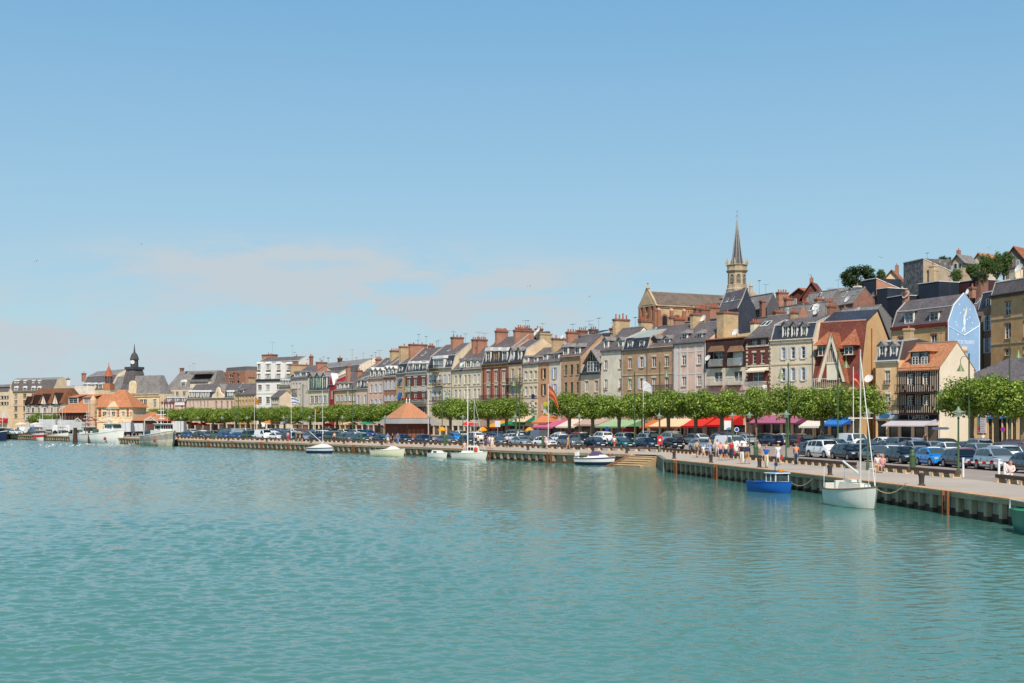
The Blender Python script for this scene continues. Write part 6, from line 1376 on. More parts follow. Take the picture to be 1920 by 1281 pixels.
# hill trees: (px, row of the foot, row of the top, half width px, s)
hc = [crown_mesh('crown', 3.0, 3.0, 3.0, 60, 80, .42, m_, 20+i, 2.2, .3) for i, m_ in enumerate((LEAFD, LEAFM, LEAFM, LEAFD))]
ht = trunk_mesh('trunk', 2.2, .25, 5, 2.2, 3.5, BARKD, 31)
for i, (px, yb, yt, hw, s, k, lab) in enumerate((
  (1611, 548, 496, 33, 8.4, 0, 'big round dark tree on the skyline above the navy slate tower'), (1652, 535, 506, 10, 8.3, 1, 'small pointed green tree right of the big round skyline tree'),
  (1733, 505, 485, 8, 8.6, 3, 'small dark bush-like tree just right of the diamond slate tower'), (1771, 505, 481, 13, 8.6, 3, 'dark rounded pine between the diamond tower and the grey hilltop cottage'),
  (1793, 530, 505, 12, 9.8, 1, 'bright green shrub-like tree above the plum-coloured wall'), (1824, 522, 494, 14, 9.6, 2, 'leafy tree left of the orange-roofed hilltop cottage'),
  (1851, 520, 478, 16, 9.5, 1, 'tall leafy tree in front of the orange-roofed hilltop cottage'), (1882, 520, 471, 17, 9.6, 2, 'tallest tree of the right-hand hilltop group, left of the timber gable'),
  (1868, 522, 490, 12, 9.9, 2, 'lower tree between the two tallest trees of the hilltop group'), (1908, 520, 500, 10, 10.0, 1, 'low tree beneath the timber gable at the right edge'), (1838, 530, 508, 14, 10.2, 3, 'dark low tree directly left of the broad brick chimney block'))):
    z0, z1 = Z(yb, s), Z(yt, s); H = z1-z0; r = thing('hill_tree', P(px, s, z0-1.5), i, lab, 'tree'); c = link('crown', hc[k], r); c.location = (0, 0, 1.5+H*.55); c.scale = (hw/s/3.2, hw/s/3.2, H*.47/3.0)
    t = link('trunk', ht, r); t.scale = (.8, .8, (H*.6+1.5)/5.0)
# ---------------------------------------------------------------- cars
def paint(key, h, coat=.8, metal=.25, rough=.28): return mat('car_paint_'+key, h, rough, .04, .6, .5, metal, coat=coat)
CARC = dict(black=paint('black', '1a1c22'), navy=paint('navy', '1d2c48'), blue=paint('blue', '1f4f8c'), bright=paint('bright_blue', '1488d8', metal=.1), teal=paint('teal', '1c6266'), silver=paint('silver', 'b4b9bc', metal=.5), grey=paint('grey', '6a7076', metal=.4), white=paint('white', 'ececea', metal=0), red=paint('red', 'b5202c', metal=.1), beige=paint('beige', 'cfc8a8', metal=.2), maroon=paint('maroon', '5e2430'), green=paint('green', '24443a'))
CARN = dict(black='black', navy='dark navy', blue='mid blue', bright='bright blue', teal='teal green', silver='silver', grey='grey', white='white', red='red', beige='pale beige', maroon='maroon', green='dark green')
TYRE = mat('tyre_rubber', '1c1c1d', .85, .1); RIM = mat('wheel_rim', 'a8abad', .35, .08, metal=.7); TRIM = mat('car_black_trim', '161718', .6, .1)
LAMPG = mat('headlight_glass', 'dfe4e6', .1, .03, spec=.8, metal=.3); TAIL = mat('taillight_red', 'a01822', .2, .05, spec=.6); PLATE = mat('number_plate', 'e4e2d6', .5, .04)
CH = mat('chrome_grille', '3b3d40', .3, .1, metal=.6)
#   kind: L, W, H, hood height, belt height, hood length, windscreen run, rear window run, tail length, roof drop at the rear
KIND = dict(hatchback=(3.95, 1.72, 1.46, .80, .90, .86, .95, .42, .10, .09), saloon=(4.5, 1.76, 1.42, .78, .89, 1.1, .92, .75, .50, .07), estate=(4.65, 1.80, 1.46, .80, .90, 1.12, .90, .42, .12, .05), people_carrier=(4.3, 1.80, 1.64, .92, 1.0, .72, 1.1, .32, .08, .07),
            off_roader=(4.65, 1.88, 1.74, 1.06, 1.12, .98, .60, .35, .10, .04), panel_van=(4.9, 1.95, 1.95, 1.12, 1.15, .60, .75, .06, .04, .0), small_car=(3.4, 1.60, 1.44, .80, .90, .62, .8, .34, .08, .08))
def car_meshes(kind):
    L, Wd, H, zh, zb, lh, ws, rw, lt, drop = KIND[kind]; w = Wd/2; out = {}
    xf, xr = L/2, -L/2; x1 = xf-lh; x2 = x1-ws; x4 = xr+lt; x3 = x4+rw
    prof = [(xf, .30, .52, .80), (xf-.04, .24, .64, .90), (xf-.22, .20, zh-.10, .97), (xf-.55, .20, zh-.03, 1.0), (x1+.12, .20, zh+.03, 1.0), (x1-.15, .20, zb, 1.0), (0, .20, zb, 1.0), (x3, .20, zb+.02, 1.0), (x4, .22, zb+.01, .99), (xr+.06, .26, zb-.06, .94), (xr, .32, zb-.22, .86)]
    mb = MB(); rows = []
    for x, zl, zt, k in prof:
        h = zt-zl; half = [(w*.86*k, zl), (w*.97*k, zl+h*.12), (w*k, zl+h*.45), (w*.985*k, zl+h*.80), (w*.92*k, zl+h*.965), (w*.55*k, zt+.012), (0, zt+.03)]
        rows.append([(x, y, z) for y, z in half]+[(x, -y, z) for y, z in half[-2::-1]])
    PT = CARC['white']; mb.grid(rows, PT)
    for r in (rows[0], rows[-1]): mb.mesh(r, [tuple(range(len(r)))], PT)
    mb.mesh([r[0] for r in rows]+[r[-1] for r in rows], [(i, i+1, len(rows)+i+1, len(rows)+i) for i in range(len(rows)-1)], TRIM)
    # cabin
    wb, wt = w*.93, w*.74; zr = H; zd = H-drop
    st = [(x1, zb, zb, wb, wb*.98), (x1-.06, zb, zb+.05, wb, wb*.97), (x2+.10, zb, zr-.05, wb, wt*1.01), (x2-.12, zb, zr-.01, wb, wt), ((x2+x3)/2, zb, zr, wb, wt), (x3+.12, zb, zd, wb, wt), (x3-.06, zb, zd-.05, wb, wt*.98), (x4+.02, zb, zb+.05, wb, wb*.96), (x4, zb, zb, wb, wb*.98)]
    rows = []
    for x, z0, z1, a, b in st:
        h = z1-z0; half = [(a, z0-.04), (a+(b-a)*.9, z0+h*.9), (b*.9, z0+h*.985), (b*.5, z1+.012), (0, z1+.018)]
        rows.append([(x, y, z) for y, z in half]+[(x, -y, z) for y, z in half[-2::-1]])
    mb.grid(rows, PT)
    # wheel arches, bumpers, grille, door lines
    wr = .31 if H < 1.6 else .35; wx = (xf-.78, xr+.72)
    for x in wx:
        for sg in (-1, 1):
            M = Matrix.Translation((x, sg*(w-.10), wr)) @ Matrix.Rotation(PI/2, 4, 'X'); mb.lathe([(wr+.075, -.106), (wr+.075, .106)], TRIM, 16, M=M)
    mb.box(xf-.10, xf+.012, -w*.62, w*.62, .26, .40, TRIM); mb.box(xf-.09, xf+.02, -w*.42, w*.42, .55, .70, CH); mb.box(xr-.012, xr+.1, -w*.6, w*.6, .30, .40, TRIM)
    for sg in (-1, 1):
        for x in (x2+.18, (x2+x3)/2+.02): mb.box(x-.012, x+.012, sg*w-.004 if sg > 0 else -w-.004, sg*w+.004 if sg > 0 else -w+.004, .42, zb-.12, TRIM)
        mb.box(xr+.9, xf-.95, sg*w-.01 if sg > 0 else -w-.012, sg*w+.012 if sg > 0 else -w+.01, .44, .49, TRIM)
        mb.box((x2+x3)/2+.08, (x2+x3)/2+.26, sg*(w*.99)-.01, sg*(w*.99)+.01, zb-.16, zb-.13, CH)
    out['body'] = mb.data('car_body', 38)
    def pt(x, f, sg): # point on the cabin side at height fraction f
        for (xa, _, za, aa, ba), (xb, _, zb_, ab, bb) in zip(st[:-1], st[1:]):
            if xb <= x <= xa: k = (xa-x)/(xa-xb+1e-9); top = za+(zb_-za)*k; b = ba+(bb-ba)*k; a = aa; break
        h = top-zb; return Vector((x, sg*(a+(b-a)*f+.006), zb+h*f))
    van = kind == 'panel_van'
    g = MB(); q = [pt(x1-.09, .35, -1), pt(x1-.09, .35, 1), pt(x2+.12, .80, 1), pt(x2+.12, .80, -1)]
    y0, y1 = wb*.88, wt*.90; nrm = Vector((zr-zb, 0, x1-x2)).normalized()*.022; a = Vector((x1-.10, 0, zb+.06)); b = Vector((x2+.12, 0, zr-.075))
    g.mesh([a+nrm+Vector((0, y0, 0)), a+nrm-Vector((0, y0, 0)), b+nrm-Vector((0, y1, 0)), b+nrm+Vector((0, y1, 0)), a+nrm*1.4, b+nrm*1.4], [(0, 4, 5, 3), (4, 1, 2, 5)], CARG); out['windscreen'] = g.data('windscreen', 30)
    if not van:
        g = MB(); nrm = Vector((-(zd-zb), 0, (x3-x4)*1.0)).normalized()*.022; a = Vector((x4+.03, 0, zb+.12)); b = Vector((x3-.06, 0, zd-.09)); 
        g.mesh([a+nrm+Vector((0, y0*.95, 0)), a+nrm-Vector((0, y0*.95, 0)), b+nrm-Vector((0, y1, 0)), b+nrm+Vector((0, y1, 0))], [(0, 1, 2, 3)], CARG); out['rear_window'] = g.data('rear_window')
    xm = (x2+x3)/2+.02; cuts = [(x2-.02, xm+.05), (xm-.05, max(x3-.02, xm-.9))] if not van else [(x2+.0, x2-.75)]
    if L > 4.2 and not van and kind != 'saloon': cuts = [(x2-.02, xm+.30), (xm+.20, xm-.62), (xm-.72, x3+.02)]
    for sg, nm in ((1, 'side_window'), (-1, 'side_window')):
        g = MB()
        for i, (xa, xb) in enumerate(cuts):
            if xa-xb < .12: continue
            ext = ws*.62 if i == 0 else 0; e2 = rw*.3 if i == len(cuts)-1 else 0
            lo0, lo1 = pt(min(xa+ext, x1-.13), .10 if ext == 0 else .3, sg), pt(max(xb-e2, x4+.1), .10, sg); lo0.z = lo1.z = zb+.045; hi0, hi1 = pt(xa, .84, sg), pt(xb, .84, sg)
            lo0.y = lo1.y = sg*(wb+.004)
            g.poly([lo0, lo1, hi1, hi0], CARG)
        out[nm+('_l' if sg > 0 else '_r')] = g.data('side_window')
    wh = MB(); M = Matrix.Rotation(PI/2, 4, 'X'); wh.lathe([(wr*.62, -.10), (wr*.9, -.115), (wr, -.09), (wr, .09), (wr*.9, .115), (wr*.62, .10)], TYRE, 18, M=M)
    rm = MB(); rm.lathe([(.03, -.125), (wr*.55, -.108), (wr*.64, -.119), (wr*.66, 0), (wr*.64, .119), (wr*.55, .108), (.03, .125)], RIM, 18, M=M)
    out['wheel'] = wh.data('wheel', 40); out['rim'] = rm.data('rim', 40); out['_wx'] = (wx, w-.10, wr)
    def lamp(x0, x1_, y, z, hh, ww, m): g = MB(); g.hull([(x0, y-ww, z-hh), (x0, y+ww, z-hh*.7), (x0, y+ww, z+hh), (x0, y-ww, z+hh*.8)], [(x1_, y-ww*.9, z-hh*.8), (x1_, y+ww*.8, z-hh*.5), (x1_, y+ww*.8, z+hh*.8), (x1_, y-ww*.9, z+hh*.6)], m); return g
    out['headlight'] = [lamp(xf-.30, xf-.02, sg*w*.70, .66 if H < 1.6 else .80, .085, .17, LAMPG).data('headlight') for sg in (-1, 1)]
    tz = zb-.14; out['taillight'] = [lamp(xr+.16, xr+.012, sg*w*.80, tz, .16 if H > 1.5 else .10, .10, TAIL).data('taillight') for sg in (-1, 1)]
    g = MB(); g.box(xf+.013, xf+.028, -.26, .26, .41, .52, PLATE); out['plate'] = g.data('number_plate')
    g = MB(); g.box(xr-.028, xr-.013, -.26, .26, .50, .61, PLATE); out['plate2'] = g.data('number_plate')
    out['mirror'] = []
    for sg in (-1, 1):
        g = MB(); g.box(x1-.32, x1-.20, sg*w*.93-.02 if sg > 0 else -w*1.14, sg*w*1.14 if sg > 0 else -w*.93+.02, zb+.05, zb+.20, TRIM); out['mirror'].append(g.data('wing_mirror'))
    return out
CM_ = {k: car_meshes(k) for k in KIND}
def one_mesh(k):
    """the same car as a single mesh for the far rows"""
    src = CM_[k]; mb = MB(); L = []
    def add(me, loc=(0, 0, 0)):
        idx = [mb.mi(m) for m in me.materials]; n = len(mb.v); mb.v += [tuple(v.co+Vector(loc)) for v in me.vertices]
        for p in me.polygons: mb.f.append(tuple(i+n for i in p.vertices)); mb.m.append(idx[p.material_index])
    mb.mi(CARC['white']); add(src['body'])
    for q in ('windscreen', 'rear_window', 'side_window_l', 'side_window_r', 'plate', 'plate2'):
        if q in src: add(src[q])
    for q in ('headlight', 'taillight', 'mirror'): [add(m) for m in src[q]]
    wx, wy, wr = src['_wx']
    for x in wx:
        for y in (-wy, wy): add(src['wheel'], (x, y, wr)); add(src['rim'], (x, y, wr))
    return mb.data('parked_car', 38)
FAR = {k: one_mesh(k) for k in KIND}
def recolor(o, m): o.material_slots[0].link = 'OBJECT'; o.material_slots[0].material = m
def car(kind, col, pos, head, label, detail=True, roof=None):
    rz = math.atan2(head[1], head[0]); M = CM_[kind]; lab = label
    if not detail:
        o = link('parked_car', FAR[kind]); o.location = pos; o.rotation_euler = (0, 0, rz); recolor(o, CARC[col]); return tag(o, lab, 'car', 'cars in the quayside car park')
    r = thing('parked_car', pos, rz, lab, 'car', 'cars in the quayside car park'); b = link('body', M['body'], r); recolor(b, CARC[col])
    link('windscreen', M['windscreen'], r)
    if 'rear_window' in M: link('rear_window', M['rear_window'], r)
    for q in ('side_window_l', 'side_window_r'): link('side_window', M[q], r)
    wx, wy, wr = M['_wx']
    for x in wx:
        for y in (-wy, wy): wh = link('wheel', M['wheel'], r); wh.location = (x, y, wr); link('rim', M['rim'], wh)
    for q in ('headlight', 'taillight'):
        for m in M[q]: link(q, m, r)
    for m in M['mirror']: link('wing_mirror', m, r)
    link('number_plate', M['plate'], r); link('number_plate', M['plate2'], r)
    if roof:
        g = MB(); L, Wd, H, zh, zb, lh, ws, rw, lt, drop = KIND[kind]; w = Wd/2*.74; x2 = L/2-lh-ws; x3 = -L/2+lt+rw
        g.hull([(x2+.02, -w*1.04, H-.17), (x2+.02, w*1.04, H-.17), (x3+.1, w*1.04, H-drop-.15), (x3+.1, -w*1.04, H-drop-.15)], [(x2-.12, -w*.7, H+.04), (x2-.12, w*.7, H+.04), (x3+.12, w*.7, H-drop+.04), (x3+.12, -w*.7, H-drop+.04)], CARC[roof]); g.build('roof_panel', r)
    return r
def gz(px, s):
    sb, sf = lerp_tab(BENCH, px), lerp_tab(FACADE, px); a, b = sb*.55+sf*.45, sf*1.12
    return .5*max(0, min(1, (1/s-1/a)/(1/b-1/a)))
HN, HB = (.42, -.91), (-.42, .91)
HEADA = [(300, 38), (800, 32), (1230, 24), (1592, 11), (1800, 4), (1950, 3)]
used = {}
def put(kind, col, px, s, head, row, label=None, roof=None, jig=.06, detail=None):
    pos = P(px, s); pos.z = gz(px, s)+.004
    th = math.radians(lerp_tab(HEADA, px)); sg = -1 if head is HB else 1; h = Vector((math.sin(th)*sg+random.uniform(-jig, jig), -math.cos(th)*sg)).normalized() if head in (HN, HB) else Vector((head[0], head[1])).normalized()
    k = used.setdefault(row, [0]); k[0] += 1
    lab = label or '%s %s, %s parked car from the right in the %s row' % (CARN[col], kind.replace('_', ' '), nth(k[0]-1), row)
    return car(kind, col, pos, h, lab, s > 10.2 if detail is None else detail, roof)
F1 = 'front'
front_row = [(1935, 'hatchback', 'navy', 'dark navy car cut by the right edge behind the seated woman'), (1868, 'people_carrier', 'silver', 'silver people carrier behind the red and white barrier'), (1806, 'estate', 'navy', 'dark navy estate car between the bright blue car and the silver people carrier'),
 (1751, 'hatchback', 'bright', 'bright blue hatchback with a white roof facing the promenade'), (1694, 'hatchback', 'black', 'black hatchback just left of the bright blue car'), (1645, 'saloon', 'grey', 'grey saloon with pale bonnet right of the tall sailboat mast'),
 (1592, 'estate', 'black', 'black estate car left of the tall lamp behind the sailboat mast'), (1547, 'off_roader', 'white', 'white off-roader beside the black estate car'), (1517, 'hatchback', 'black', 'black hatchback tucked behind the white off-roader')]
for px, k, c, lab in front_row: put(k, c, px, lerp_tab(ROW1, px), HN, F1, lab, 'white' if c == 'bright' else None, .03)
px = 1372
seq = [('panel_van', 'white'), ('hatchback', 'silver'), ('small_car', 'black'), ('saloon', 'navy'), ('saloon', 'teal'), ('hatchback', 'navy'), ('off_roader', 'grey'), ('hatchback', 'white'), ('saloon', 'silver'), ('saloon', 'grey'), ('hatchback', 'black'), ('saloon', 'grey'), ('hatchback', 'navy'), ('estate', 'navy'), ('saloon', 'navy'), ('hatchback', 'teal'), ('estate', 'grey'), ('off_roader', 'green'), ('saloon', 'navy'), ('hatchback', 'silver'), ('estate', 'navy'), ('hatchback', 'white'), ('panel_van', 'white'), ('off_roader', 'green'), ('saloon', 'blue'), ('hatchback', 'blue'), ('people_carrier', 'grey'), ('hatchback', 'black'), ('hatchback', 'blue'), ('hatchback', 'silver'), ('saloon', 'silver'), ('hatchback', 'white'), ('hatchback', 'navy'), ('small_car', 'red')]
for k, c in seq:
    if 880 < px < 900: px -= 10
    if px < 352: break
    s = lerp_tab(ROW1, px)*1.015; put(k, c, px, s, HN, F1); px -= 3.35*s if px > 700 else 2.45*s
pal = ['white', 'silver', 'navy', 'grey', 'white', 'white', 'silver', 'navy', 'blue', 'black', 'grey', 'white', 'red', 'silver', 'beige', 'maroon', 'navy', 'white', 'silver', 'silver']
kinds = ['hatchback', 'people_carrier', 'estate', 'saloon', 'hatchback', 'off_roader', 'hatchback', 'small_car', 'saloon', 'estate', 'panel_van', 'people_carrier']
fix2 = {1900: ('estate', 'grey'), 1840: ('estate', 'silver'), 1780: ('small_car', 'white'), 1720: ('hatchback', 'silver'), 1668: ('saloon', 'silver'), 1600: ('panel_van', 'white'), 1496: ('hatchback', 'red'), 1466: ('hatchback', 'white'), 1432: ('estate', 'grey'), 1392: ('hatchback', 'white')}
for px in sorted(fix2, reverse=True): k, c = fix2[px]; put(k, c, px, lerp_tab(ROW1, px)*(.84 if px > 1550 else .80), HB if px < 1550 else HN, 'second')
random.seed(21)
px = 1350; i = 0; seq2 = [('hatchback', 'grey'), ('saloon', 'navy'), ('people_carrier', 'beige'), ('people_carrier', 'silver'), ('estate', 'silver'), ('people_carrier', 'white'), ('hatchback', 'black'), ('estate', 'white'), ('panel_van', 'grey'), ('estate', 'white'), ('hatchback', 'blue'), ('people_carrier', 'white'), ('hatchback', 'bright'), ('people_carrier', 'white')]
while px > 350:
    s = lerp_tab(ROW1, px)*.905; k, c = seq2[i] if i < len(seq2) else (random.choice(kinds), random.choice(pal)); i += 1
    if not 700 < px < 822: put(k, c, px, s, HB, 'second', jig=.1)
    px -= 3.3*s if px > 700 else 2.5*s
for row, f, lo, hi, head in (('third', .82, 420, 1960, HN), ('fourth', .745, 480, 1960, HB)):
    px = hi
    while px > lo:
        s0 = lerp_tab(ROW1, px) if px < 1380 else 16.8+(px-1380)*.012; s = s0*f*(1.0 if px < 1400 else .98); s = max(s, lerp_tab(FACADE, px)*1.14)
        if px > 1560: s = {'third': 17.4, 'fourth': 15.9}[row]*(1+(px-1560)*.0006) if True else s
        if random.random() < .86 and not 690 < px < 830: put(random.choice(kinds[:10]), random.choice(pal), px, s, head, row, jig=.12)
        px -= 3.3*s if px > 700 else 2.7*s
px = 1965
while px > 1570:
    s = 19.2*(1+(px-1560)*.0009); put(random.choice(kinds[:9]), random.choice(pal), px, s, HN, 'middle right'); px -= 3.0*s
for i, px in enumerate((326, 312, 297, 284, 226, 212, 190, 176, 158, 30, 66)):
    put(kinds[i], ['white', 'silver', 'red', 'navy', 'white', 'grey', 'white', 'blue', 'silver', 'white', 'grey'][i], px, 8.1 if px > 270 else 7.3, HN if i % 2 else HB, 'fishing quay', jig=.5)
# lorries by the fish market
def lorry(px, s, Lb, hb, lab, head=(-.35, .94), cab='white'):
    r = thing('box_lorry', P(px, s, .1), math.atan2(head[1], head[0]), lab, 'lorry', 'lorries and vans by the fishing boats'); BX = mat('lorry_box_grey_white', 'c9cccb', .5, .08, streak=.3)
    mb = MB(); mb.box(-Lb/2, Lb/2-1.9, -1.15, 1.15, 1.0, hb, BX); mb.box(-Lb/2-.02, -Lb/2-.003, -.02, .02, 1.05, hb-.1, TRIM); mb.build('cargo_box', r)
    mb = MB(); mb.hull([(Lb/2-1.8, -1.05, .55), (Lb/2, -1.05, .55), (Lb/2, 1.05, .55), (Lb/2-1.8, 1.05, .55)], [(Lb/2-1.8, -1.0, 2.35), (Lb/2-.45, -1.0, 2.35), (Lb/2-.45, 1.0, 2.35), (Lb/2-1.8, 1.0, 2.35)], CARC[cab]); mb.build('cab', r)
    mb = MB(); mb.box(-Lb/2+.05, Lb/2-1.9, -.5, .5, .7, .995, TRIM); mb.box(-Lb/2-.05, -Lb/2+.1, -1.1, 1.1, .5, .68, TRIM); mb.build('chassis', r)
    for x in (-Lb/2+1.1, Lb/2-1.0):
        for y in (-.95, .95): wh = MB(); wh.lathe([(.2, -.12), (.42, -.13), (.42, .13), (.2, .12)], TYRE, 14, (0, 0, 0), Matrix.Translation((x, y, .43)) @ Matrix.Rotation(PI/2, 4, 'X')); wh.build('wheel', r)
lorry(240, 8.2, 6, 3.1, 'grey box lorry parked right of the white trawler', (-.1, .99)); lorry(263, 7.9, 5.6, 2.9, 'white lorry parked between the two trawlers, behind the grey one', (-.1, .99)); lorry(338, 8.6, 6, 3.4, 'white box lorry parked right of the rusty trawler', (-.1, .99))
lorry(88, 6.6, 7.5, 3.9, 'long white lorry side-on in front of the timbered hotel', (-.95, .3)); lorry(122, 6.7, 7, 3.7, 'second white lorry side-on, in front of the dark market hall', (-.95, .3)); lorry(142, 6.9, 6, 3.2, 'short white lorry behind the dark trawler bows', (-.9, .4))
put('panel_van', 'white', 42, 6.9, (-.8, .6), 'left quay', 'white van left of the blue van by the small fishing boats'); put('panel_van', 'bright', 58, 6.8, (-.8, .6), 'left quay', 'bright blue van behind the red and white fishing boat')
put('hatchback', 'grey', 14, 6.6, (-.8, .6), 'left quay', 'grey car near the left edge of the quay'); put('hatchback', 'red', 50, 6.7, (-.8, .6), 'left quay', 'small red car half hidden by the blue van')
# ---------------------------------------------------------------- quayside furniture
WOODB = mat('bench_beam_wood', '5e4e42', .9, .3, 2, streak=.3); BLOCK = mat('bench_block_stone', 'd0b088', .9, .2, 2)
segs = [(1872, 1975), (1712, 1797), (1646, 1707), (1476, 1602), (1408, 1471), (1310, 1398), (1243, 1303), (1172, 1239), (1103, 1167)]
px = 1095
while px > 350: s = lerp_tab(BENCH, px); w = 3.9*s if px > 500 else 3.0*s; segs.append((px-w, px)); px -= w+5
for i, (a, b) in enumerate(segs):
    A, B = P(a, lerp_tab(BENCH, a)), P(b, lerp_tab(BENCH, b)); d = B-A; L = d.length
    r = thing('beam_bench', A, math.atan2(d.y, d.x), 'long dark timber beam bench on stone blocks, %s from the right' % nth(i), 'bench', 'timber beam benches along the promenade')
    mb = MB(); mb.box(0, L, -.2, .2, .26, .47, WOODB); mb.build('beam', r)
    n = max(2, min(14, int(L/1.25)))
    for k in range(n): x = .25+(L-.7)*k/(n-1); mb = MB(); mb.hull([(x-.08, -.30, 0), (x+.30, -.30, 0), (x+.30, .30, 0), (x-.08, .30, 0)], [(x, -.21, .258), (x+.22, -.21, .258), (x+.22, .21, .258), (x, .21, .258)], BLOCK); mb.build('block', r)
BOLL = mat('bollard_iron', '4a423e', .7, .25, 3)
bol = [(1728, 33.9), (1556, 28.6), (1424, 24.4), (1333, 21.9), (1264, 19.8), (1175, 17.0), (1112, 16.3), (990, 15.4), (868, 14.0), (796, 13.4), (716, 12.7), (645, 12.0), (583, 11.6), (500, 11.0), (428, 10.4), (385, 10.1)]
mb = MB(); mb.lathe([(.21, 0), (.21, .05), (.14, .12), (.155, .5), (.19, .58), (.19, .66), (.10, .72), (.04, .73)], BOLL, 12); bm_ = mb.data('bollard', 40)
for i, (px, s) in enumerate(bol):
    o = link('bollard', bm_); o.location = P(px, s); tag(o, 'squat dark iron mooring bollard at the quay edge, %s from the right' % nth(i), 'bollard', 'mooring bollards')
mb = MB(); mb.lathe([(.2, 0), (.2, 1.1), (.23, 1.12), (.23, 1.25), (.16, 1.4), (.2, 1.45), (.12, 1.6)], GREENP, 12)
for k in range(4): mb.box(.17, .30, -.04, .04, .2+k*.25, .3+k*.25, GREENP)
gp_ = mb.data('green_post', 40)
for i, (px, s) in enumerate(((1711, 27.0), (1417, 20.6), (1018, 14.4), (834, 13.0), (677, 11.5), (555, 10.8), (400, 9.8))):
    o = link('green_post', gp_); o.location = P(px, s); tag(o, 'thick green cast post beside the benches, %s from the right' % nth(i), 'post', 'green cast posts')
# low lantern lamps
def lantern():
    r = thing('lantern_post', (0, 0, 0), 0, 'x', 'street lamp', 'green lantern posts on the promenade')
    mb = MB(); mb.lathe([(.13, 0), (.13, .5), (.07, .65), (.055, 3.7), (.09, 3.75), (.05, 3.85)], GREENP, 10); mb.build('pole', r, 40)
    mb = MB(); mb.lathe([(.16, 3.86), (.2, 4.1), (.19, 4.12)], mat('lantern_glass', 'd8d8c4', .3, .05), 8); mb.build('lantern', r)
    mb = MB(); mb.lathe([(.44, 4.12), (.42, 4.16), (.16, 4.26), (.08, 4.42), (.03, 4.5)], mat('lantern_hat', '77876c', .4, .1), 12); mb.build('lamp_shade', r, 40); return r
lp = [(1797, 29.7, 1), (1627, 25.8, 1), (1474, 21.9, 1), (1405, 19.0, 1), (1373, 17.4, 1), (1236, 16.2, 1), (1086, 15.0, 1), (966, 13.7, 1), (868, 12.9, 1), (805, 12.4, 1), (722, 11.7, 1), (642, 11.2, 1), (580, 10.8, 1), (532, 10.4, 1), (463, 10.0, 1), (416, 9.7, 1), (371, 9.4, 1), (339, 9.2, 1)]
L0 = lantern()
for i, (px, s, k) in enumerate(lp):
    o = L0 if i == 0 else copy_tree(L0); o.location = P(px, s, .0); o['label'] = 'green lantern post with a flat conical hat, %s from the right' % nth(i)
LADR = mat('ladder_rust', '8a5a3c', .85, .3, 3)
for i, (px, s, off) in enumerate([(px, lerp_tab(QUAY_N, px), 0) for px in (1790, 1352, 1276)]+[(px, lerp_tab(QUAY_F, px), 0) for px in (1150, 1035, 923, 668, 545, 495, 440, 395)]):
    tab = QUAY_N if px > 1251 else QUAY_F; d = (P(px+4, lerp_tab(tab, px+4))-P(px-4, lerp_tab(tab, px-4))).normalized(); r = thing('quay_ladder', P(px, s), math.atan2(d.y, d.x), 'rusty iron ladder down the timber quay wall, %s from the right' % nth(i), 'ladder', 'rusty quay ladders')
    for x in (-.28, .28): mb = MB(); mb.box(x-.04, x+.04, -.55, -.42, -1.6, .04, LADR); mb.build('side_rail', r)
    for k in range(5): mb = MB(); mb.box(-.24, .24, -.52, -.45, -1.45+.3*k, -1.40+.3*k, LADR); mb.build('rung', r)
# tall bell lamps
def bell_lamp(side):
    r = thing('tall_lamp_post', (0, 0, 0), 0, 'x', 'street lamp', 'tall green bell lamps')
    mb = MB(); mb.lathe([(.16, 0), (.15, 1.0), (.09, 1.2), (.075, 10.9), (.1, 10.95), (.1, 11.1), (.03, 11.2)], GREENP, 8); mb.build('pole', r, 40)
    mb = MB(); mb.path([(0, 0, 9.9)]+[(side*(.45-.45*math.cos(t)), 0, 10.35+.5*math.sin(t)) for t in [PI*k/7 for k in range(8)]]+[(side*.9, 0, 9.9)], .035, GREENP, 6); mb.build('arm', r)
    mb = MB(); mb.lathe([(.42, 9.15), (.40, 9.2), (.20, 9.6), (.10, 9.85), (.05, 9.95)], mat('bell_shade', '6f7d55', .4, .12), 12, (side*.9, 0, 0)); mb.build('lamp_shade', r, 40); return r
BL = {1: bell_lamp(1), -1: bell_lamp(-1)}; first = {1: True, -1: True}
for i, (px, s, top, sd_) in enumerate(((1893, 18.0, 632, 1), (1817, 17.6, 662, -1), (1571, 17.0, 655, 1), (1478, 15.6, 680, -1), (1237, 14.0, 677, 1), (1190, 13.2, 697, -1), (974, 12.0, 700, -1), (968, 11.9, 712, 1), (829, 10.7, 722, 1), (770, 10.2, 716, -1), (661, 9.6, 722, -1), (568, 9.0, 720, 1), (447, 8.2, 728, -1))):
    o = BL[sd_] if first[sd_] else copy_tree(BL[sd_]); first[sd_] = False
    o.location = P(px, s, .2); o.scale = (1, 1, (Z(top, s)-.2)/11.2); o['label'] = 'tall green lamp post with a bell shade on a curved arm, %s from the right' % nth(i)
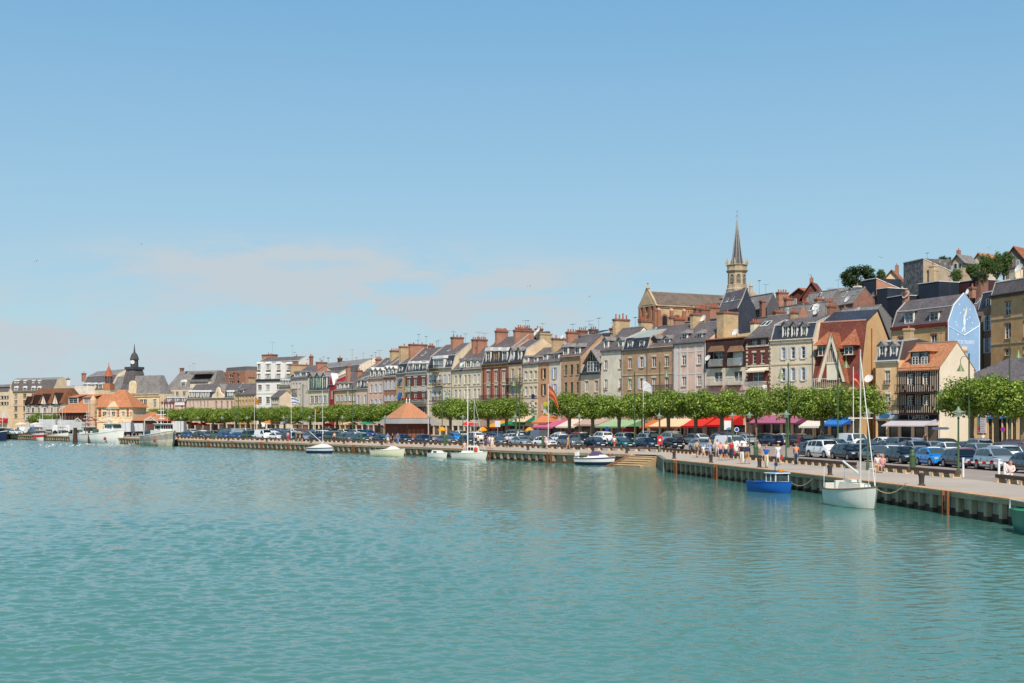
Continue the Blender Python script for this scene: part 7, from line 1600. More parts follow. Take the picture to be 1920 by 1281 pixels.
# flagpoles
def cloth(w, h, bands, drop, r, name, z, dirx=1, tri=False):
    mb = MB(); n = 10; rows = []
    for i in range(n+1):
        t = i/n; x = dirx*(t*w+.04); y = .18*math.sin(t*7)*t; zz = z-drop*t*t
        k = 1-t*.85 if tri else 1-t*.25
        rows.append([(x, y+.03*math.sin(j*2+i), zz-h*k*j/6) for j in range(7)])
    for j in range(6): mb.grid([[q[j], q[j+1]] for q in rows], bands[j % len(bands)])
    return mb.build(name, r)
def flagpole(px, s, yt, lab, flag=None, z0=0.0, rad=.05):
    r = thing('flagpole', P(px, s, z0), 0, lab, 'flagpole'); z = Z(yt, s)-z0; mb = MB(); mb.lathe([(rad*1.6, 0), (rad, 1.5), (rad*.8, z), (rad*1.6, z+.05), (.01, z+.12)], WHITE, 8); mb.build('pole', r)
    if flag: flag(r, z)
FR_, FO, FY = mat('flag_red', 'b03048', .8, .1, trans=.3), mat('flag_orange', 'c4693c', .8, .2, trans=.3), mat('flag_gold', 'dfa640', .8, .2, trans=.3); FW, FB = mat('flag_white', 'e4e6ea', .8, .05, trans=.3), mat('flag_blue', '3a5f9c', .8, .1, trans=.3)
flagpole(1028, 13.6, 722, 'white flagpole flying a drooping orange and gold flag left of the seven trees', lambda r, z: cloth(1.35, 1.7, [FR_, FO, FY, FO], 2.2, r, 'flag', z-.1))
flagpole(1206, 13.0, 713, 'white flagpole flying a white flag above the trees before the tan brick house', lambda r, z: cloth(1.25, 1.5, [FW], .9, r, 'flag', z-.1))
flagpole(1600, 16.5, 690, 'white flagpole with a crimson and yellow flag over the trees beside the tall tiled house', lambda r, z: (cloth(.9, 1.5, [FR_, FR_, FR_, FY], 1.6, r, 'flag', z-.4)))
flagpole(546, 10.6, 738, 'white flagpole with a small blue and white flag on the promenade', lambda r, z: cloth(1.2, 1.3, [FW, FB, FW], .4, r, 'flag', z-.6))
flagpole(803, 11.6, 733, 'bare white flagpole rising behind the right edge of the pavilion roof'); flagpole(591, 9.4, 768, 'short white pole with an orange pennant in the left tree row', lambda r, z: cloth(.5, 1.0, [FO], .3, r, 'flag', z, tri=True))
flagpole(477, 8.4, 744, 'flagpole with a yellow and orange flag left of the tall white building', lambda r, z: cloth(.9, 1.6, [FY, FO], .8, r, 'flag', z)); flagpole(98, 7.0, 765, 'bare white pole in front of the clipped trees at the fishing quay')
flagpole(5, 6.6, 772, 'short pole with a white flag at the left edge', lambda r, z: cloth(1.0, 1.6, [FW], .9, r, 'flag', z))
# barrier, signs, lifebuoy
A, B = P(1806, 29.4), P(1873, 30.5); d = B-A; r = thing('barrier', A, math.atan2(d.y, d.x), 'red and white striped car park barrier bar between two white posts', 'barrier'); L = d.length
for x in (0, L): mb = MB(); mb.lathe([(.07, 0), (.07, 1.15), (.09, 1.18), (.09, 1.24)], WHITE, 8, (x, 0, 0)); mb.build('post', r)
mb = MB(); n = 9; RD = mat('barrier_red', 'b8282c', .5, .1)
for i in range(n): mb.box(.1+(L-.2)*i/n, .1+(L-.2)*(i+1)/n, -.03, .03, .92, 1.04, RD if i % 2 else WHITE)
mb.build('bar', r)
o = MB(); o.lathe([(.09, 0), (.09, 1.0), (.05, 1.05)], WHITE, 8); o = o.build('white_post'); o.location = P(1884, 30.8); tag(o, 'short white post left of the seated woman', 'post')
def sign(px, s, yt, lab, fn, z0=.2, name='road_sign', cat='sign'):
    r = thing(name, P(px, s, z0), 0, lab, cat); z = Z(yt, s)-z0; mb = MB(); mb.tube((0, 0, 0), (0, 0, z), .035, .035, ZINC, 6); mb.build('post', r); fn(r, z)
def disc(c1, c2):
    def f(r, z): M = Matrix.Translation((0, -.06, z-.3)) @ Matrix.Rotation(PI/2, 4, 'X'); mb = MB(); mb.lathe([(.02, 0), (.3, 0), (.3, .02), (.02, .02)], c1, 16, M=M); mb.lathe([(.02, .022), (.22, .022), (.22, .03), (.02, .03)], c2, 16, M=M); mb.build('sign_disc', r)
    return f
BLU2 = mat('sign_disc_blue', '26409a', .4); RED2 = mat('sign_disc_red', 'c02a44', .4)
sign(1880, 14.6, 801, 'round red and violet no-parking sign before the tourist office', disc(RED2, mat('sign_violet', '5a3aa0', .4)), .3)
sign(1381, 15.2, 801, 'round blue road sign in front of the right-hand red awning', disc(mat('sign_rim_white', 'd8d8dc'), BLU2)); sign(1138, 13.0, 800, 'round blue road sign beside the beige awning', disc(BLU2, BLU2))
def board(w, h, m): 
    def f(r, z): mb = MB(); mb.box(-w/2, w/2, -.08, -.036, z-h, z, m); mb.box(-w/2-.06, w/2+.06, -.09, -.081, z-h-.05, z-h, IRON); mb.build('panel', r)
    return f
sign(1364, 17.2, 789, 'white upright information panel on posts right of the crowd', board(.75, 1.0, mat('panel_white', 'dfe3e2', .5)), 0); sign(933, 12.4, 789, 'white poster panel with a faded picture between the trees', board(.8, .95, mat('panel_pale', 'cfd2d8', .5)), .1)
sign(1762, 16.0, 801, 'grey pointed direction sign beside the cream gable wall', lambda r, z: (lambda mb: (mb.prism([(-.9, z-.3), (.9, z-.3), (1.15, z-.15), (.9, z), (-.9, z)], -.08, -.04, mat('sign_slate_blue', '5e6a80', .5)), mb.build('panel', r)))(MB()), .3)
sign(1919, 16.0, 788, 'pale notice board on a white post at the right edge', board(.9, 1.2, mat('panel_pale', 'cfd2d8', .5)), .3)
sign(1237, 16.4, 817, 'red lifebuoy box on a thin post at the promenade edge', lambda r, z: (lambda mb: (mb.box(-.28, .28, -.2, -.04, z-1.0, z, mat('lifebuoy_red', 'c63038', .5, .1)), mb.box(-.12, .12, -.205, -.2005, z-.62, z-.38, WHITE), mb.build('lifebuoy_box', r)))(MB()), 0, 'lifebuoy_stand', 'lifebuoy')
sign(494, 9.2, 793, 'small white sign with a red mark on the left car park', board(.6, .8, WHITE), .1)
# parasols and stalls
def parasol(px, s, yt, w, c, lab, z0=.4):
    r = thing('parasol', P(px, s, z0), random.uniform(0, 1), lab, 'parasol', 'parasols and market canopies'); z = max(Z(yt, s)-z0, 2.2); mb = MB(); mb.tube((0, 0, 0), (0, 0, z), .03, .03, WHITE, 6); mb.build('pole', r)
    mb = MB(); mb.lathe([(w/2, z-.75), (w/2-.03, z-.55), (w*.25, z-.2), (.03, z)], AW(c), 4 if w > 2.4 else 8, cap=False); mb.build('canopy', r)
for px, s, yt, w, c, lab in ((880, 10.9, 789, 3.4, 'd2303a', 'big red parasol below the group of four trees'), (1178, 12.6, 805, 3.2, 'd2303a', 'low wide red parasol below the light green awning'), (993, 11.6, 803, 1.6, 'e0a02a', 'small yellow-orange parasol left of the white flagpole'), (905, 11.0, 803, 1.6, 'e0a02a', 'small yellow-orange parasol right of the big red parasol'), (829, 10.9, 802, 1.5, 'e0a02a', 'small yellow-orange parasol right of the pavilion'),
  (353, 7.0, 790, 3.4, 'd2303a', 'leftmost red canopy of the left market stalls'), (367, 7.0, 792, 3.4, 'd2303a', 'second red canopy from the left at the market stalls'), (381, 7.1, 792, 3.0, 'd2303a', 'third red canopy from the left at the market stalls'), (394, 7.2, 788, 3.6, 'c0402c', 'tallest brick red canopy of the market stalls'), (414, 7.3, 789, 3.2, 'c0402c', 'brick red canopy right of the tallest one'),
  (506, 7.9, 788, 3.6, 'd98a48', 'orange canopy between tree trunks in the left tree row'), (519, 7.9, 790, 3.0, 'd8b890', 'tan canopy right of the orange canopy'), (537, 8.0, 789, 3.6, 'a9c0d8', 'pale blue canopy left of the white flagpole'), (556, 8.1, 790, 3.4, 'd8b890', 'tan canopy right of the pale blue canopy'), (614, 8.5, 793, 3.0, 'd2303a', 'red parasol behind the small sailing boat mast'),
  (655, 8.8, 790, 4.0, 'd8b890', 'tan canopy left of the green canopy near the pavilion'), (690, 9.1, 789, 4.2, '2f9070', 'green canopy just left of the pavilion')):
    parasol(px, s, yt, w, c, lab)
for px, w, c, lab in ((40, 3.5, 'e8e0d0', 'left white canopy of the fishing quay stalls'), (68, 3.5, 'e8e0d0', 'right white canopy of the fishing quay stalls')): parasol(px, 6.4, 792, w, c, lab)
# ---------------------------------------------------------------- boats
def hull(r, L, B, Hb, Hs, top, stripe=None, boot=None, tw=.72, deck=None, rail=None, dr=.3, fill=.08, n=14):
    rows = []; gun = []; q = lambda t: B/2*(tw+(1-tw)*math.sin(min(1, t/.45)*PI/2))*(1 if t < .45 else math.cos((t-.45)/.55*PI/2)**.75*.985+.015)
    for i in range(n+1):
        t = i/n; b = q(t); z = Hs+(Hb-Hs)*t**2.0; x = -L/2+L*t; bow = max(0, t-.75)*L*.25; kx = x-bow*1.0
        half = [(kx, 0, -dr*(1-t*.5)), (kx, b*.55, -dr*.6), (kx+bow*.3, b*.82, .02), (x-bow*.3, b*.93, z*.45), (x, b*.985, z*.82), (x, b, z)]
        rows.append([(a, -c, d) for a, c, d in half[::-1]]+[(a, c, d) for a, c, d in half[1:]]); gun.append((x, b, z))
    mb = MB(); ms = [top, stripe or top, top, boot or top, boot or top]
    for k in range(10):
        m = ms[k] if k < 5 else ms[9-k]; mb.grid([[w[k], w[k+1]] for w in rows], m)
    mb.poly([p for p in rows[0]], top); o = mb.build('hull', r, 40)
    mb = MB(); dk = deck or WHITE; mb.grid([[(x, -b*.97, z-fill), (x, b*.97, z-fill)] for x, b, z in gun], dk); mb.build('deck', r)
    mb = MB(); rl = rail or top
    for sg in (-1, 1): mb.path([(x, sg*b, z+.01) for x, b, z in gun], .035 if L < 8 else .09, rl, 5)
    mb.build('gunwale', r); return gun
def bhead(px, a): k = math.atan((px-960)/F); ang = -PI/2-k+math.radians(a); return ang
def boat(name, px, yw, a, lab, cat='boat'): s = (yw-YH)/4.8; return thing(name, P(px, s, -1.2), bhead(px, a), lab, cat), s
CREAMW = mat('boat_white', 'dcd9cc', .4, .08, streak=.15); BBLUE = mat('boat_blue', '1d5fb0', .4, .1, streak=.1); BNAVY = mat('boat_navy', '1f2e4a', .4, .1); BYEL = mat('boat_pale_yellow', 'ddd6b8', .5, .1, streak=.2); BBOOT = mat('boat_boot_ochre', '9a8a58', .6, .2); BGREEN = mat('boat_green', '1f7a5c', .4, .1)
COVER = mat('boat_cover_white', 'd8d4c8', .8, .08, bump=.3, bscale=3); ROPE = mat('mooring_rope', 'a8987c', .9, .2); RUSTY = mat('rusty_white_hull', 'd4c8b2', .7, .35, 1.2, streak=.9); RBOOT = mat('rust_boot', '8a5230', .8, .4, 1)
def rope(r, p0, p1, sag=.3): mb = MB(); p0, p1 = Vector(p0), Vector(p1); mb.path([p0.lerp(p1, i/6)-Vector((0, 0, sag*4*(i/6)*(1-i/6))) for i in range(7)], .02, ROPE, 4); mb.build('mooring_rope', r)
def win(mb, x0, x1, y, z0, z1, sg): mb.mesh([(x0, y, z0), (x1, y, z0), (x1, y, z1), (x0, y, z1)], [(0, 1, 2, 3)], CARG)
# white sailboat
r, s = boat('sailboat', 1601, 950, 30, 'white sailboat with cream deck and tall bare mast moored at the near quay')
hull(r, 4.7, 1.75, .95, .72, CREAMW, None, BBOOT, .8, mat('deck_cream', 'cfc39c', .7, .15), mat('rail_wood', '8a6a48', .6))
mb = MB(); mb.hull([(-.9, -.58, .62), (1.3, -.36, .78), (1.3, .36, .78), (-.9, .58, .62)], [(-.7, -.5, 1.1), (1.2, -.3, 1.05), (1.2, .3, 1.05), (-.7, .5, 1.1)], CREAMW); mb.box(-.5, .3, -.32, .32, 1.1, 1.22, COVER); c = mb.build('cabin', r)
mb = MB(); mb.box(-2.2, -1.0, -.55, .55, .66, .7, mat('cockpit_grey', '9a9688', .7)); mb.box(-2.25, -2.1, -.6, .6, .7, 1.0, CREAMW); mb.box(-1.1, -.95, -.6, .6, .7, 1.15, CREAMW); mb.build('cockpit', r)
mt = MB(); mt.tube((.7, 0, 1.05), (.7, 0, 7.0), .05, .035, mat('mast_white', 'c9c6bc', .4), 8); mt = mt.build('mast', r)
mb = MB(); mb.tube((.7, -.75, 3.95), (.7, .75, 3.95), .025, .025, WHITE, 5); mb.build('spreader', mt); mb = MB(); mb.tube((.7, 0, 6.7), (2.2, 0, 1.0), .028, .028, WHITE, 5); mb.build('furled_forestay', mt)
mb = MB(); mb.tube((.65, 0, 1.45), (-1.2, 0, 2.0), .05, .05, WHITE, 6); mb.build('boom', r)
mb = MB(); [mb.tube((x, y, .8), (x+.05, y, 1.75), .018, .018, WHITE, 4) for x, y in ((-2.2, .65), (-2.2, -.65), (1.9, .2), (1.9, -.2))]; mb.tube((1.95, .2, 1.74), (1.95, -.2, 1.74), .018, .018, WHITE, 4); mb.build('pulpit', r)
rope(r, (2.2, 0, .95), (4.0, .8, 1.2), .35); rope(r, (-2.3, .6, .8), (-3.8, 1.5, 1.2), .4)
r.scale = (1, 1, 1.25)
# blue boat
r, s = boat('motorboat', 1448, 923, 38, 'bright blue wooden boat with white wheelhouse moored at the near quay')
hull(r, 4.1, 1.7, .95, .85, BBLUE, None, mat('boot_brown', '6a4a38', .7), .75, mat('deck_pale', 'b8c4cc', .6), BBLUE, fill=.2)
mb = MB(); mb.box(0, 1.05, -.55, .55, .6, .95, WHITE)
for x in (0, .48, .97):
    for y in (-.55, .49): mb.box(x, x+.08, y, y+.06, .95, 1.6, WHITE)
mb.box(-.08, 1.14, -.62, .62, 1.6, 1.68, WHITE); mb.hull([(1.03, -.5, .96), (1.03, .5, .96), (1.0, .5, 1.59), (1.0, -.5, 1.59)], [(1.055, -.5, .96), (1.055, .5, .96), (1.02, .5, 1.59), (1.02, -.5, 1.59)], CARG)
for y in (-.53, .53): mb.poly([(.08, y, .97), (.48, y, .97), (.48, y, 1.58), (.08, y, 1.58)], CARG); mb.poly([(.56, y, .97), (.97, y, .97), (.97, y, 1.58), (.56, y, 1.58)], CARG)
mb.build('wheelhouse', r); mb = MB(); mb.box(.1, .95, -.45, .45, 1.681, 1.70, mat('hatch_blue', '4f8fd0', .5)); mb.build('roof_panel', r)
mb = MB(); mb.tube((.3, 0, 1.7), (.3, 0, 2.9), .03, .02, BNAVY, 5); mb.box(.25, .55, -.02, .02, 2.2, 2.5, FB); mb.lathe([(.05, 1.7), (.17, 1.78), (.17, 1.92), (.05, 2.0)], mat('fender_orange', 'd9862a', .6), 8, (.9, 0, 0)); mb.build('mast', r)
rope(r, (2.0, 0, .9), (3.0, .9, 1.25), .4); r.scale = (1, 1, .8)
# speedboat
r, s = boat('speedboat', 1119, 872.5, 52, 'dark navy and white speedboat with a plum cockpit cover and raised outboard engine')
hull(r, 4.9, 1.9, .95, .75, BNAVY, WHITE, mat('boot_cream', 'a8a890', .5), .85, WHITE, WHITE, fill=.02); PL = mat('cover_plum', '5a4a68', .8, .1)
mb = MB(); mb.hull([(-.9, -.75, .8), (1.2, -.6, .9), (1.2, .6, .9), (-.9, .75, .8)], [(-.7, -.6, 1.05), (.8, -.4, 1.15), (.8, .4, 1.15), (-.7, .6, 1.05)], WHITE); mb.build('cabin', r)
mb = MB(); mb.hull([(-.6, -.65, 1.0), (.7, -.5, 1.1), (.7, .5, 1.1), (-.6, .65, 1.0)], [(-.35, -.4, 1.5), (.1, -.35, 1.5), (.1, .35, 1.5), (-.35, .4, 1.5)], PL); mb.build('cockpit_cover', r)
mb = MB(); mb.hull([(-2.9, -.16, .9), (-2.5, -.16, 1.0), (-2.5, .16, 1.0), (-2.9, .16, .9)], [(-3.0, -.14, 1.35), (-2.55, -.14, 1.45), (-2.55, .14, 1.45), (-3.0, .14, 1.35)], WHITE); mb.tube((-2.7, 0, .95), (-2.9, 0, .2), .09, .06, ZINCW, 6); mb.tube((-2.75, 0, .9), (-2.4, 0, .7), .08, .08, ZINCW, 6); mb.build('outboard_engine', r)
# small sailboat with wheelhouse
r, s = boat('sailboat', 883, 862.5, 52, 'small white sailing boat with wheelhouse and thick white mast in mid-quay')
hull(r, 5.0, 1.9, 1.0, .8, CREAMW, None, None, .8, WHITE, WHITE)
mb = MB(); mb.box(-2.3, 2.0, -.02, .02, 0, .01, WHITE); mb.hull([(-.2, -.65, .8), (1.0, -.55, .85), (1.0, .55, .85), (-.2, .65, .8)], [(-.1, -.55, 1.75), (.75, -.5, 1.75), (.75, .5, 1.75), (-.1, .55, 1.75)], WHITE); mb.hull([(-1.2, -.5, .75), (1.8, -.35, .9), (1.8, .35, .9), (-1.2, .5, .75)], [(-1.1, -.4, 1.1), (1.6, -.25, 1.1), (1.6, .25, 1.1), (-1.1, .4, 1.1)], WHITE)
for y in (-.63, .63): win(mb, .05, .4, y, 1.2, 1.55, 1); win(mb, .45, .8, y*.95, 1.2, 1.55, 1)
mb.build('wheelhouse', r); mb = MB(); mb.tube((-.5, 0, 1.0), (-.5, 0, 9.1), .075, .05, WHITE, 8); m_ = mb.build('mast', r); mb = MB(); mb.tube((.5, 0, 1.7), (.5, 0, 7.6), .035, .025, ZINCW, 6); mb.tube((.5, 0, 7.4), (2.2, 0, 1.1), .02, .02, ZINCW, 4); mb.tube((-.5, 0, 4.6), (1.1, 0, 4.6), .03, .03, WHITE, 4); mb.build('rigging', m_)
mb = MB(); mb.lathe([(.18, 0), (.3, .05), (.3, .12), (.18, .17)], mat('lifebuoy_orange', 'd4583a', .6), 12, M=Matrix.Translation((1.2, -.5, 1.3)) @ Matrix.Rotation(PI/2, 4, 'X')); mb.build('lifebuoy', r)
# dinghy, yellow boat, covered boat
r, s = boat('motorboat', 822, 859, 48, 'tiny white cabin boat with blue bottom left of the small sailing boat'); hull(r, 3.0, 1.35, .7, .6, CREAMW, None, BBLUE, .8, WHITE, WHITE)
mb = MB(); mb.hull([(-.9, -.5, .55), (.8, -.4, .6), (.8, .4, .6), (-.9, .5, .55)], [(-.7, -.4, 1.0), (.4, -.3, .95), (.4, .3, .95), (-.7, .4, 1.0)], WHITE); win(mb, -.5, .1, -.47, .72, .9, 1); mb.build('cabin', r); mb = MB(); mb.hull([(-1.75, -.1, .5), (-1.5, -.1, .5), (-1.5, .1, .5), (-1.75, .1, .5)], [(-1.8, -.1, 1.05), (-1.5, -.1, 1.1), (-1.5, .1, 1.1), (-1.8, .1, 1.05)], TRIM); mb.build('outboard_engine', r)
r, s = boat('fishing_boat', 729, 856, 52, 'pale yellow wooden boat with a white canvas cover right of the flagpole people'); hull(r, 5.4, 1.9, 1.05, .8, BYEL, None, mat('boot_dark_ochre', '6a5a38', .7), .7, BYEL, mat('rail_white', 'dedac8', .6))
mb = MB(); mb.grid([[(x, -.7*w, z), (x, -.35*w, z+h_*.8), (x, 0, z+h_), (x, .35*w, z+h_*.8), (x, .7*w, z)] for x, w, z, h_ in ((-1.6, .9, .75, .1), (-.2, 1.05, .78, .3), (.4, 1.05, .8, .62), (1.2, .85, .85, .5), (1.9, .4, .9, .15))], COVER); mb.build('canvas_cover', r, 60)
r, s = boat('motorboat', 602, 850, 50, 'navy boat under a white cover with a thin mast, left of the yellow boat'); hull(r, 4.6, 1.8, .9, .8, BNAVY, mat('hull_pale_blue', 'c2ccd0', .5), mat('boot_maroon', '6a3030', .6), .8, WHITE, WHITE)
mb = MB(); mb.grid([[(x, -.8*w, z), (x, -.4*w, z+h_*.8), (x, 0, z+h_), (x, .4*w, z+h_*.8), (x, .8*w, z)] for x, w, z, h_ in ((-2.2, .95, .75, .1), (-1.2, 1.1, .8, .3), (0, 1.1, .8, .6), (1.2, .8, .85, .5), (2.1, .25, .9, .1))], COVER); mb.build('canvas_cover', r, 60)
mb = MB(); mb.tube((.3, 0, 1.1), (.3, 0, 9.3), .05, .035, ZINCW, 6); mb.tube((.3, -.7, 5.3), (.3, .7, 5.3), .02, .02, ZINCW, 4); mb.tube((.3, 0, 1.5), (-2.2, 0, 3.2), .04, .04, WHITE, 5); mb.build('mast', r)
r, s = boat('motorboat', 1955, 1003, 14, 'green boat with a white rail cut by the right edge of the view'); hull(r, 4.6, 1.8, 1.1, .95, BGREEN, None, None, .85, mat('deck_pale', 'b8c4cc'), mat('rail_light_green', '4aa878', .5), fill=.15)
mb = MB(); mb.path([(-2.3, -.8, .95), (-2.3, -.8, 1.35), (1.5, -.7, 1.4), (1.5, -.7, 1.0)], .03, WHITE, 5); mb.path([(-2.3, .8, .95), (-2.3, .8, 1.35), (1.5, .7, 1.4), (1.5, .7, 1.0)], .03, WHITE, 5); mb.build('rail', r)
# trawlers
def trawler(px, yw, a, L, B, Hb, Hs, top, boot, lab, wh=(.2, 1.0), gallows=True, red=False, name='trawler', strp=None):
    r, s = boat(name, px, yw, a, lab, 'fishing boat'); hull(r, L, B, Hb, Hs, top, strp, boot, .75, mat('trawler_deck', '9a8a70', .8, .2), WHITE, dr=.7, fill=.35)
    x0 = L*wh[0]-L*.1; x1 = L*wh[0]+L*.13; w = B*.33; z0 = Hs*.8; z1 = Hb+1.3*wh[1]; mb = MB()
    mb.hull([(x0-L*.12, -w, z0), (x1, -w*.85, z0), (x1, w*.85, z0), (x0-L*.12, w, z0)], [(x0-L*.12, -w, z1-1.2), (x1, -w*.85, z1-1.2), (x1, w*.85, z1-1.2), (x0-L*.12, w, z1-1.2)], WHITE)
    mb.hull([(x0, -w*.9, z1-1.2), (x1-.1, -w*.7, z1-1.2), (x1-.1, w*.7, z1-1.2), (x0, w*.9, z1-1.2)], [(x0, -w*.85, z1), (x1-.25, -w*.68, z1), (x1-.25, w*.68, z1), (x0, w*.85, z1)], WHITE)
    mb.box(x0-.2, x1+.1, -w, w, z1, z1+.12, WHITE)
    for k in range(5):
        y = -w*.6+w*1.2*k/4; mb.box(x1-.24+.07, x1-.05, y-w*.11, y+w*.11, z1-.85, z1-.25, CARG)
    for sg in (-1, 1):
        for k in range(3): xx = x0+.3+k*(x1-x0-.6)/3; mb.box(xx, xx+(x1-x0)*.2, sg*w*.86-.05, sg*w*.86+.05, z1-.85, z1-.3, CARG)
    mb.build('wheelhouse', r)
    mb = MB(); mb.tube((x0, 0, z1), (x0, 0, z1+3.5), .09, .05, WHITE, 6); mb.tube((x0, -1, z1+1.8), (x0, 1, z1+1.8), .06, .06, WHITE, 5); mb.tube((x0, -.6, z1+2.6), (x0, .6, z1+2.6), .05, .05, WHITE, 5); mb.box(x0-.1, x0+.5, -.5, .5, z1+1.0, z1+1.12, WHITE); mb.tube((x0-.3, .6, z1), (x0-.5, .7, z1+5.5), .05, .03, WHITE, 5); mb.path([(x1-.2, -w, z1+.1), (x1-.2, -w, z1+.6), (x0, -w, z1+.6), (x0, w, z1+.6), (x1-.2, w, z1+.6), (x1-.2, w, z1+.1)], .04, mat('rail_red', 'b0423a', .6), 4); mb.tube((x1-.5, .3, z1), (x1-.3, .4, z1+4.5), .03, .02, WHITE, 4); mb.build('mast', r)
    if gallows:
        mb = MB(); xg = -L*.38; gm = mat('gallows_white', 'd0ccc0', .6, .2) if not red else mat('gallows_red', 'a8483a', .6, .2)
        for sg in (-1, 1): mb.path([(xg, sg*B*.32, Hs), (xg, sg*B*.28, Hs+3.0), (xg, 0, Hs+3.7)], .10, gm, 5)
        mb.tube((xg, -B*.3, Hs+3), (xg, B*.3, Hs+3), .1, .1, gm, 5); mb.tube((xg, 0, Hs+3.6), (x0-L*.1, 0, Hs+2.4), .06, .06, gm, 4); mb.tube((xg, 0, Hs+3.6), (x0, 0, z1+2.2), .03, .03, IRON, 4)
        mb.lathe([(.6, 0), (.7, .1), (.7, 1.0), (.6, 1.1)], mat('net_drum_green', '4a6a50', .9, .3), 10, (xg+1.6, 0, Hs)); mb.build('gallows', r)
    for sg in (-1, 1):
        mb = MB(); mb.lathe([(.1, -.35), (.28, -.2), (.28, .2), (.1, .35)], mat('fender_red', 'b83a38', .6, .1), 8, (L*.22, sg*B*.5, Hb*.35)); mb.build('fender', r)
    return r
trawler(301, 836, 22, 12.5, 4.6, 3.0, 1.9, RUSTY, RBOOT, 'rust-streaked white trawler moored at the start of the car park', (.12, .9), strp=mat('trawler_rust_band', 'a8a296', .7, .3, streak=.9))
trawler(197, 831, 38, 12.5, 4.4, 2.9, 1.9, mat('trawler_white', 'e4e4de', .5, .1, streak=.3), mat('boot_copper', 'b0704a', .6, .2), 'large clean white trawler with a curved bow left of the rusty one', (.2, .95), red=True, strp=WHITE)
trawler(163, 829, 32, 10, 3.6, 2.5, 1.7, mat('trawler_pale', 'ccd2d0', .5, .1, streak=.3), mat('boot_brown2', '6a4838', .7), 'second white trawler lying just behind and left of the large clean one', (.1, .7))
trawler(114, 826, 30, 7, 2.8, 1.9, 1.4, mat('boat_small_white', 'd4d6d0', .5, .1, streak=.3), mat('boot_grey', '606868', .7), 'small white fishing boat between the red and white boat and the trawlers', (.1, .5), gallows=False, name='fishing_boat')
trawler(76, 826, 12, 7, 3.4, 1.8, 1.5, mat('boat_white2', 'dadad4', .5, .1), None, 'red and white fishing boat with a rounded white bow', (.0, .5), gallows=False, name='fishing_boat', strp=mat('stripe_red', 'b8383a', .5))
trawler(-4, 826, 30, 8, 3.0, 2.3, 1.7, BNAVY, None, 'dark navy fishing boat cut by the left edge', (.1, .6), gallows=False, name='fishing_boat')
for px, yb, w, lab in ((167, 831, 5, 'tall dark brown mooring pile in front of the large white trawler'), (141, 831, 9, 'broad dark brown mooring pile left of the second white trawler')):
    s = (yb-YH)/4.8; mb = MB(); w = w/s/2; mb.hull([(-w, -w*.6, -1), (w, -w*.6, -1), (w, w*.6, -1), (-w, w*.6, -1)], [(-w*.6, -w*.5, 3.3), (w*.6, -w*.5, 3.3), (w*.6, w*.5, 3.3), (-w*.6, w*.5, 3.3)], mat('pile_dark_brown', '54382e', .9, .3, streak=.4)); o = mb.build('mooring_pile'); o.location = P(px, s, -1.2); tag(o, lab, 'mooring pile')
# gulls
GW = mat('gull_white', 'e8e8e6', .7, .05); GG = mat('gull_grey', '8a9096', .7, .1)
def gull_water():
    mb = MB(); st = [(-.26, .02, .03, .10), (-.15, .07, .02, .14), (0, .10, 0, .16), (.12, .08, 0, .17), (.20, .045, .06, .24), (.24, .045, .14, .30), (.30, .03, .19, .28)]
    mb.grid([[(x, w*math.cos(a), (z0+z1)/2+(z1-z0)/2*math.sin(a)) for a in [2*PI*k/8 for k in range(8)]] for x, w, z0, z1 in st], GW, True); mb.hull([(.30, -.012, .22), (.30, .012, .22), (.30, .012, .245), (.30, -.012, .245)], [(.37, -.004, .22), (.37, .004, .22), (.37, .004, .228), (.37, -.004, .228)], mat('beak_yellow', 'd0a030')); 
    for sg in (-1, 1): mb.hull([(-.24, sg*.03, .12), (.08, sg*.09, .09), (.08, sg*.05, .17), (-.2, sg*.02, .15)], [(-.30, sg*.035, .13), (.06, sg*.105, .10), (.05, sg*.06, .18), (-.22, sg*.03, .16)], GG)
    return mb.data('gull', 60)
gw = gull_water(); gpos = [(10, 836), (22, 836.5), (78, 836), (87, 836), (89, 839), (97, 837), (101, 835), (104, 836), (112, 836), (124, 835), (134, 837), (147, 836), (166, 834), (177, 835), (187, 835), (196, 834), (202, 834), (209, 835), (222, 834), (244, 834), (250, 834), (253, 834)]
for i, (px, y) in enumerate(gpos):
    s = (y-YH)/4.8; o = link('gull', gw); o.location = P(px, s, -1.24); o.rotation_euler = (0, 0, random.uniform(0, 6.28)); o.scale = (1.35,)*3; tag(o, 'white gull floating on the water, %s from the left' % nth(i), 'gull', 'gulls floating near the fishing boats')
mb = MB(); mb.grid([[(x, w*math.cos(a), w*math.sin(a)) for a in [2*PI*k/6 for k in range(6)]] for x, w in ((-.25, .01), (-.12, .05), (.05, .07), (.2, .05), (.3, .01))], GW, True)
for sg in (-1, 1): mb.grid([[(.10, sg*.05, .02), (-.08, sg*.05, .02)], [(.14, sg*.35, .14), (-.06, sg*.35, .13)], [(.04, sg*.68, .06), (-.06, sg*.66, .05)]], GG)
gf = mb.data('gull', 60)
for i, (px, y, s, lab) in enumerate(((1519, 516, 9, 'gull flying above the rooftops right of the church spire'), (1652, 483, 9, 'gull flying just above the big round skyline tree'), (1107, 556, 10, 'gull flying low over the chimneys left of the church'), (993, 537, 10, 'gull gliding under the right end of the cloud'), (241, 498, 8, 'gull high over the town hall clock turret'), (265, 458, 8, 'highest gull on the left side of the sky'), (1855, 465, 11, 'gull flying above the hilltop trees at the right'), (68, 490, 8, 'gull nearest the left edge of the sky'))):
    o = link('gull', gf); o.location = P(px, s, Z(y, s)); o.rotation_euler = (random.uniform(-.4, .4), .1, random.uniform(0, 6.28)); tag(o, lab, 'gull', 'gulls in flight')
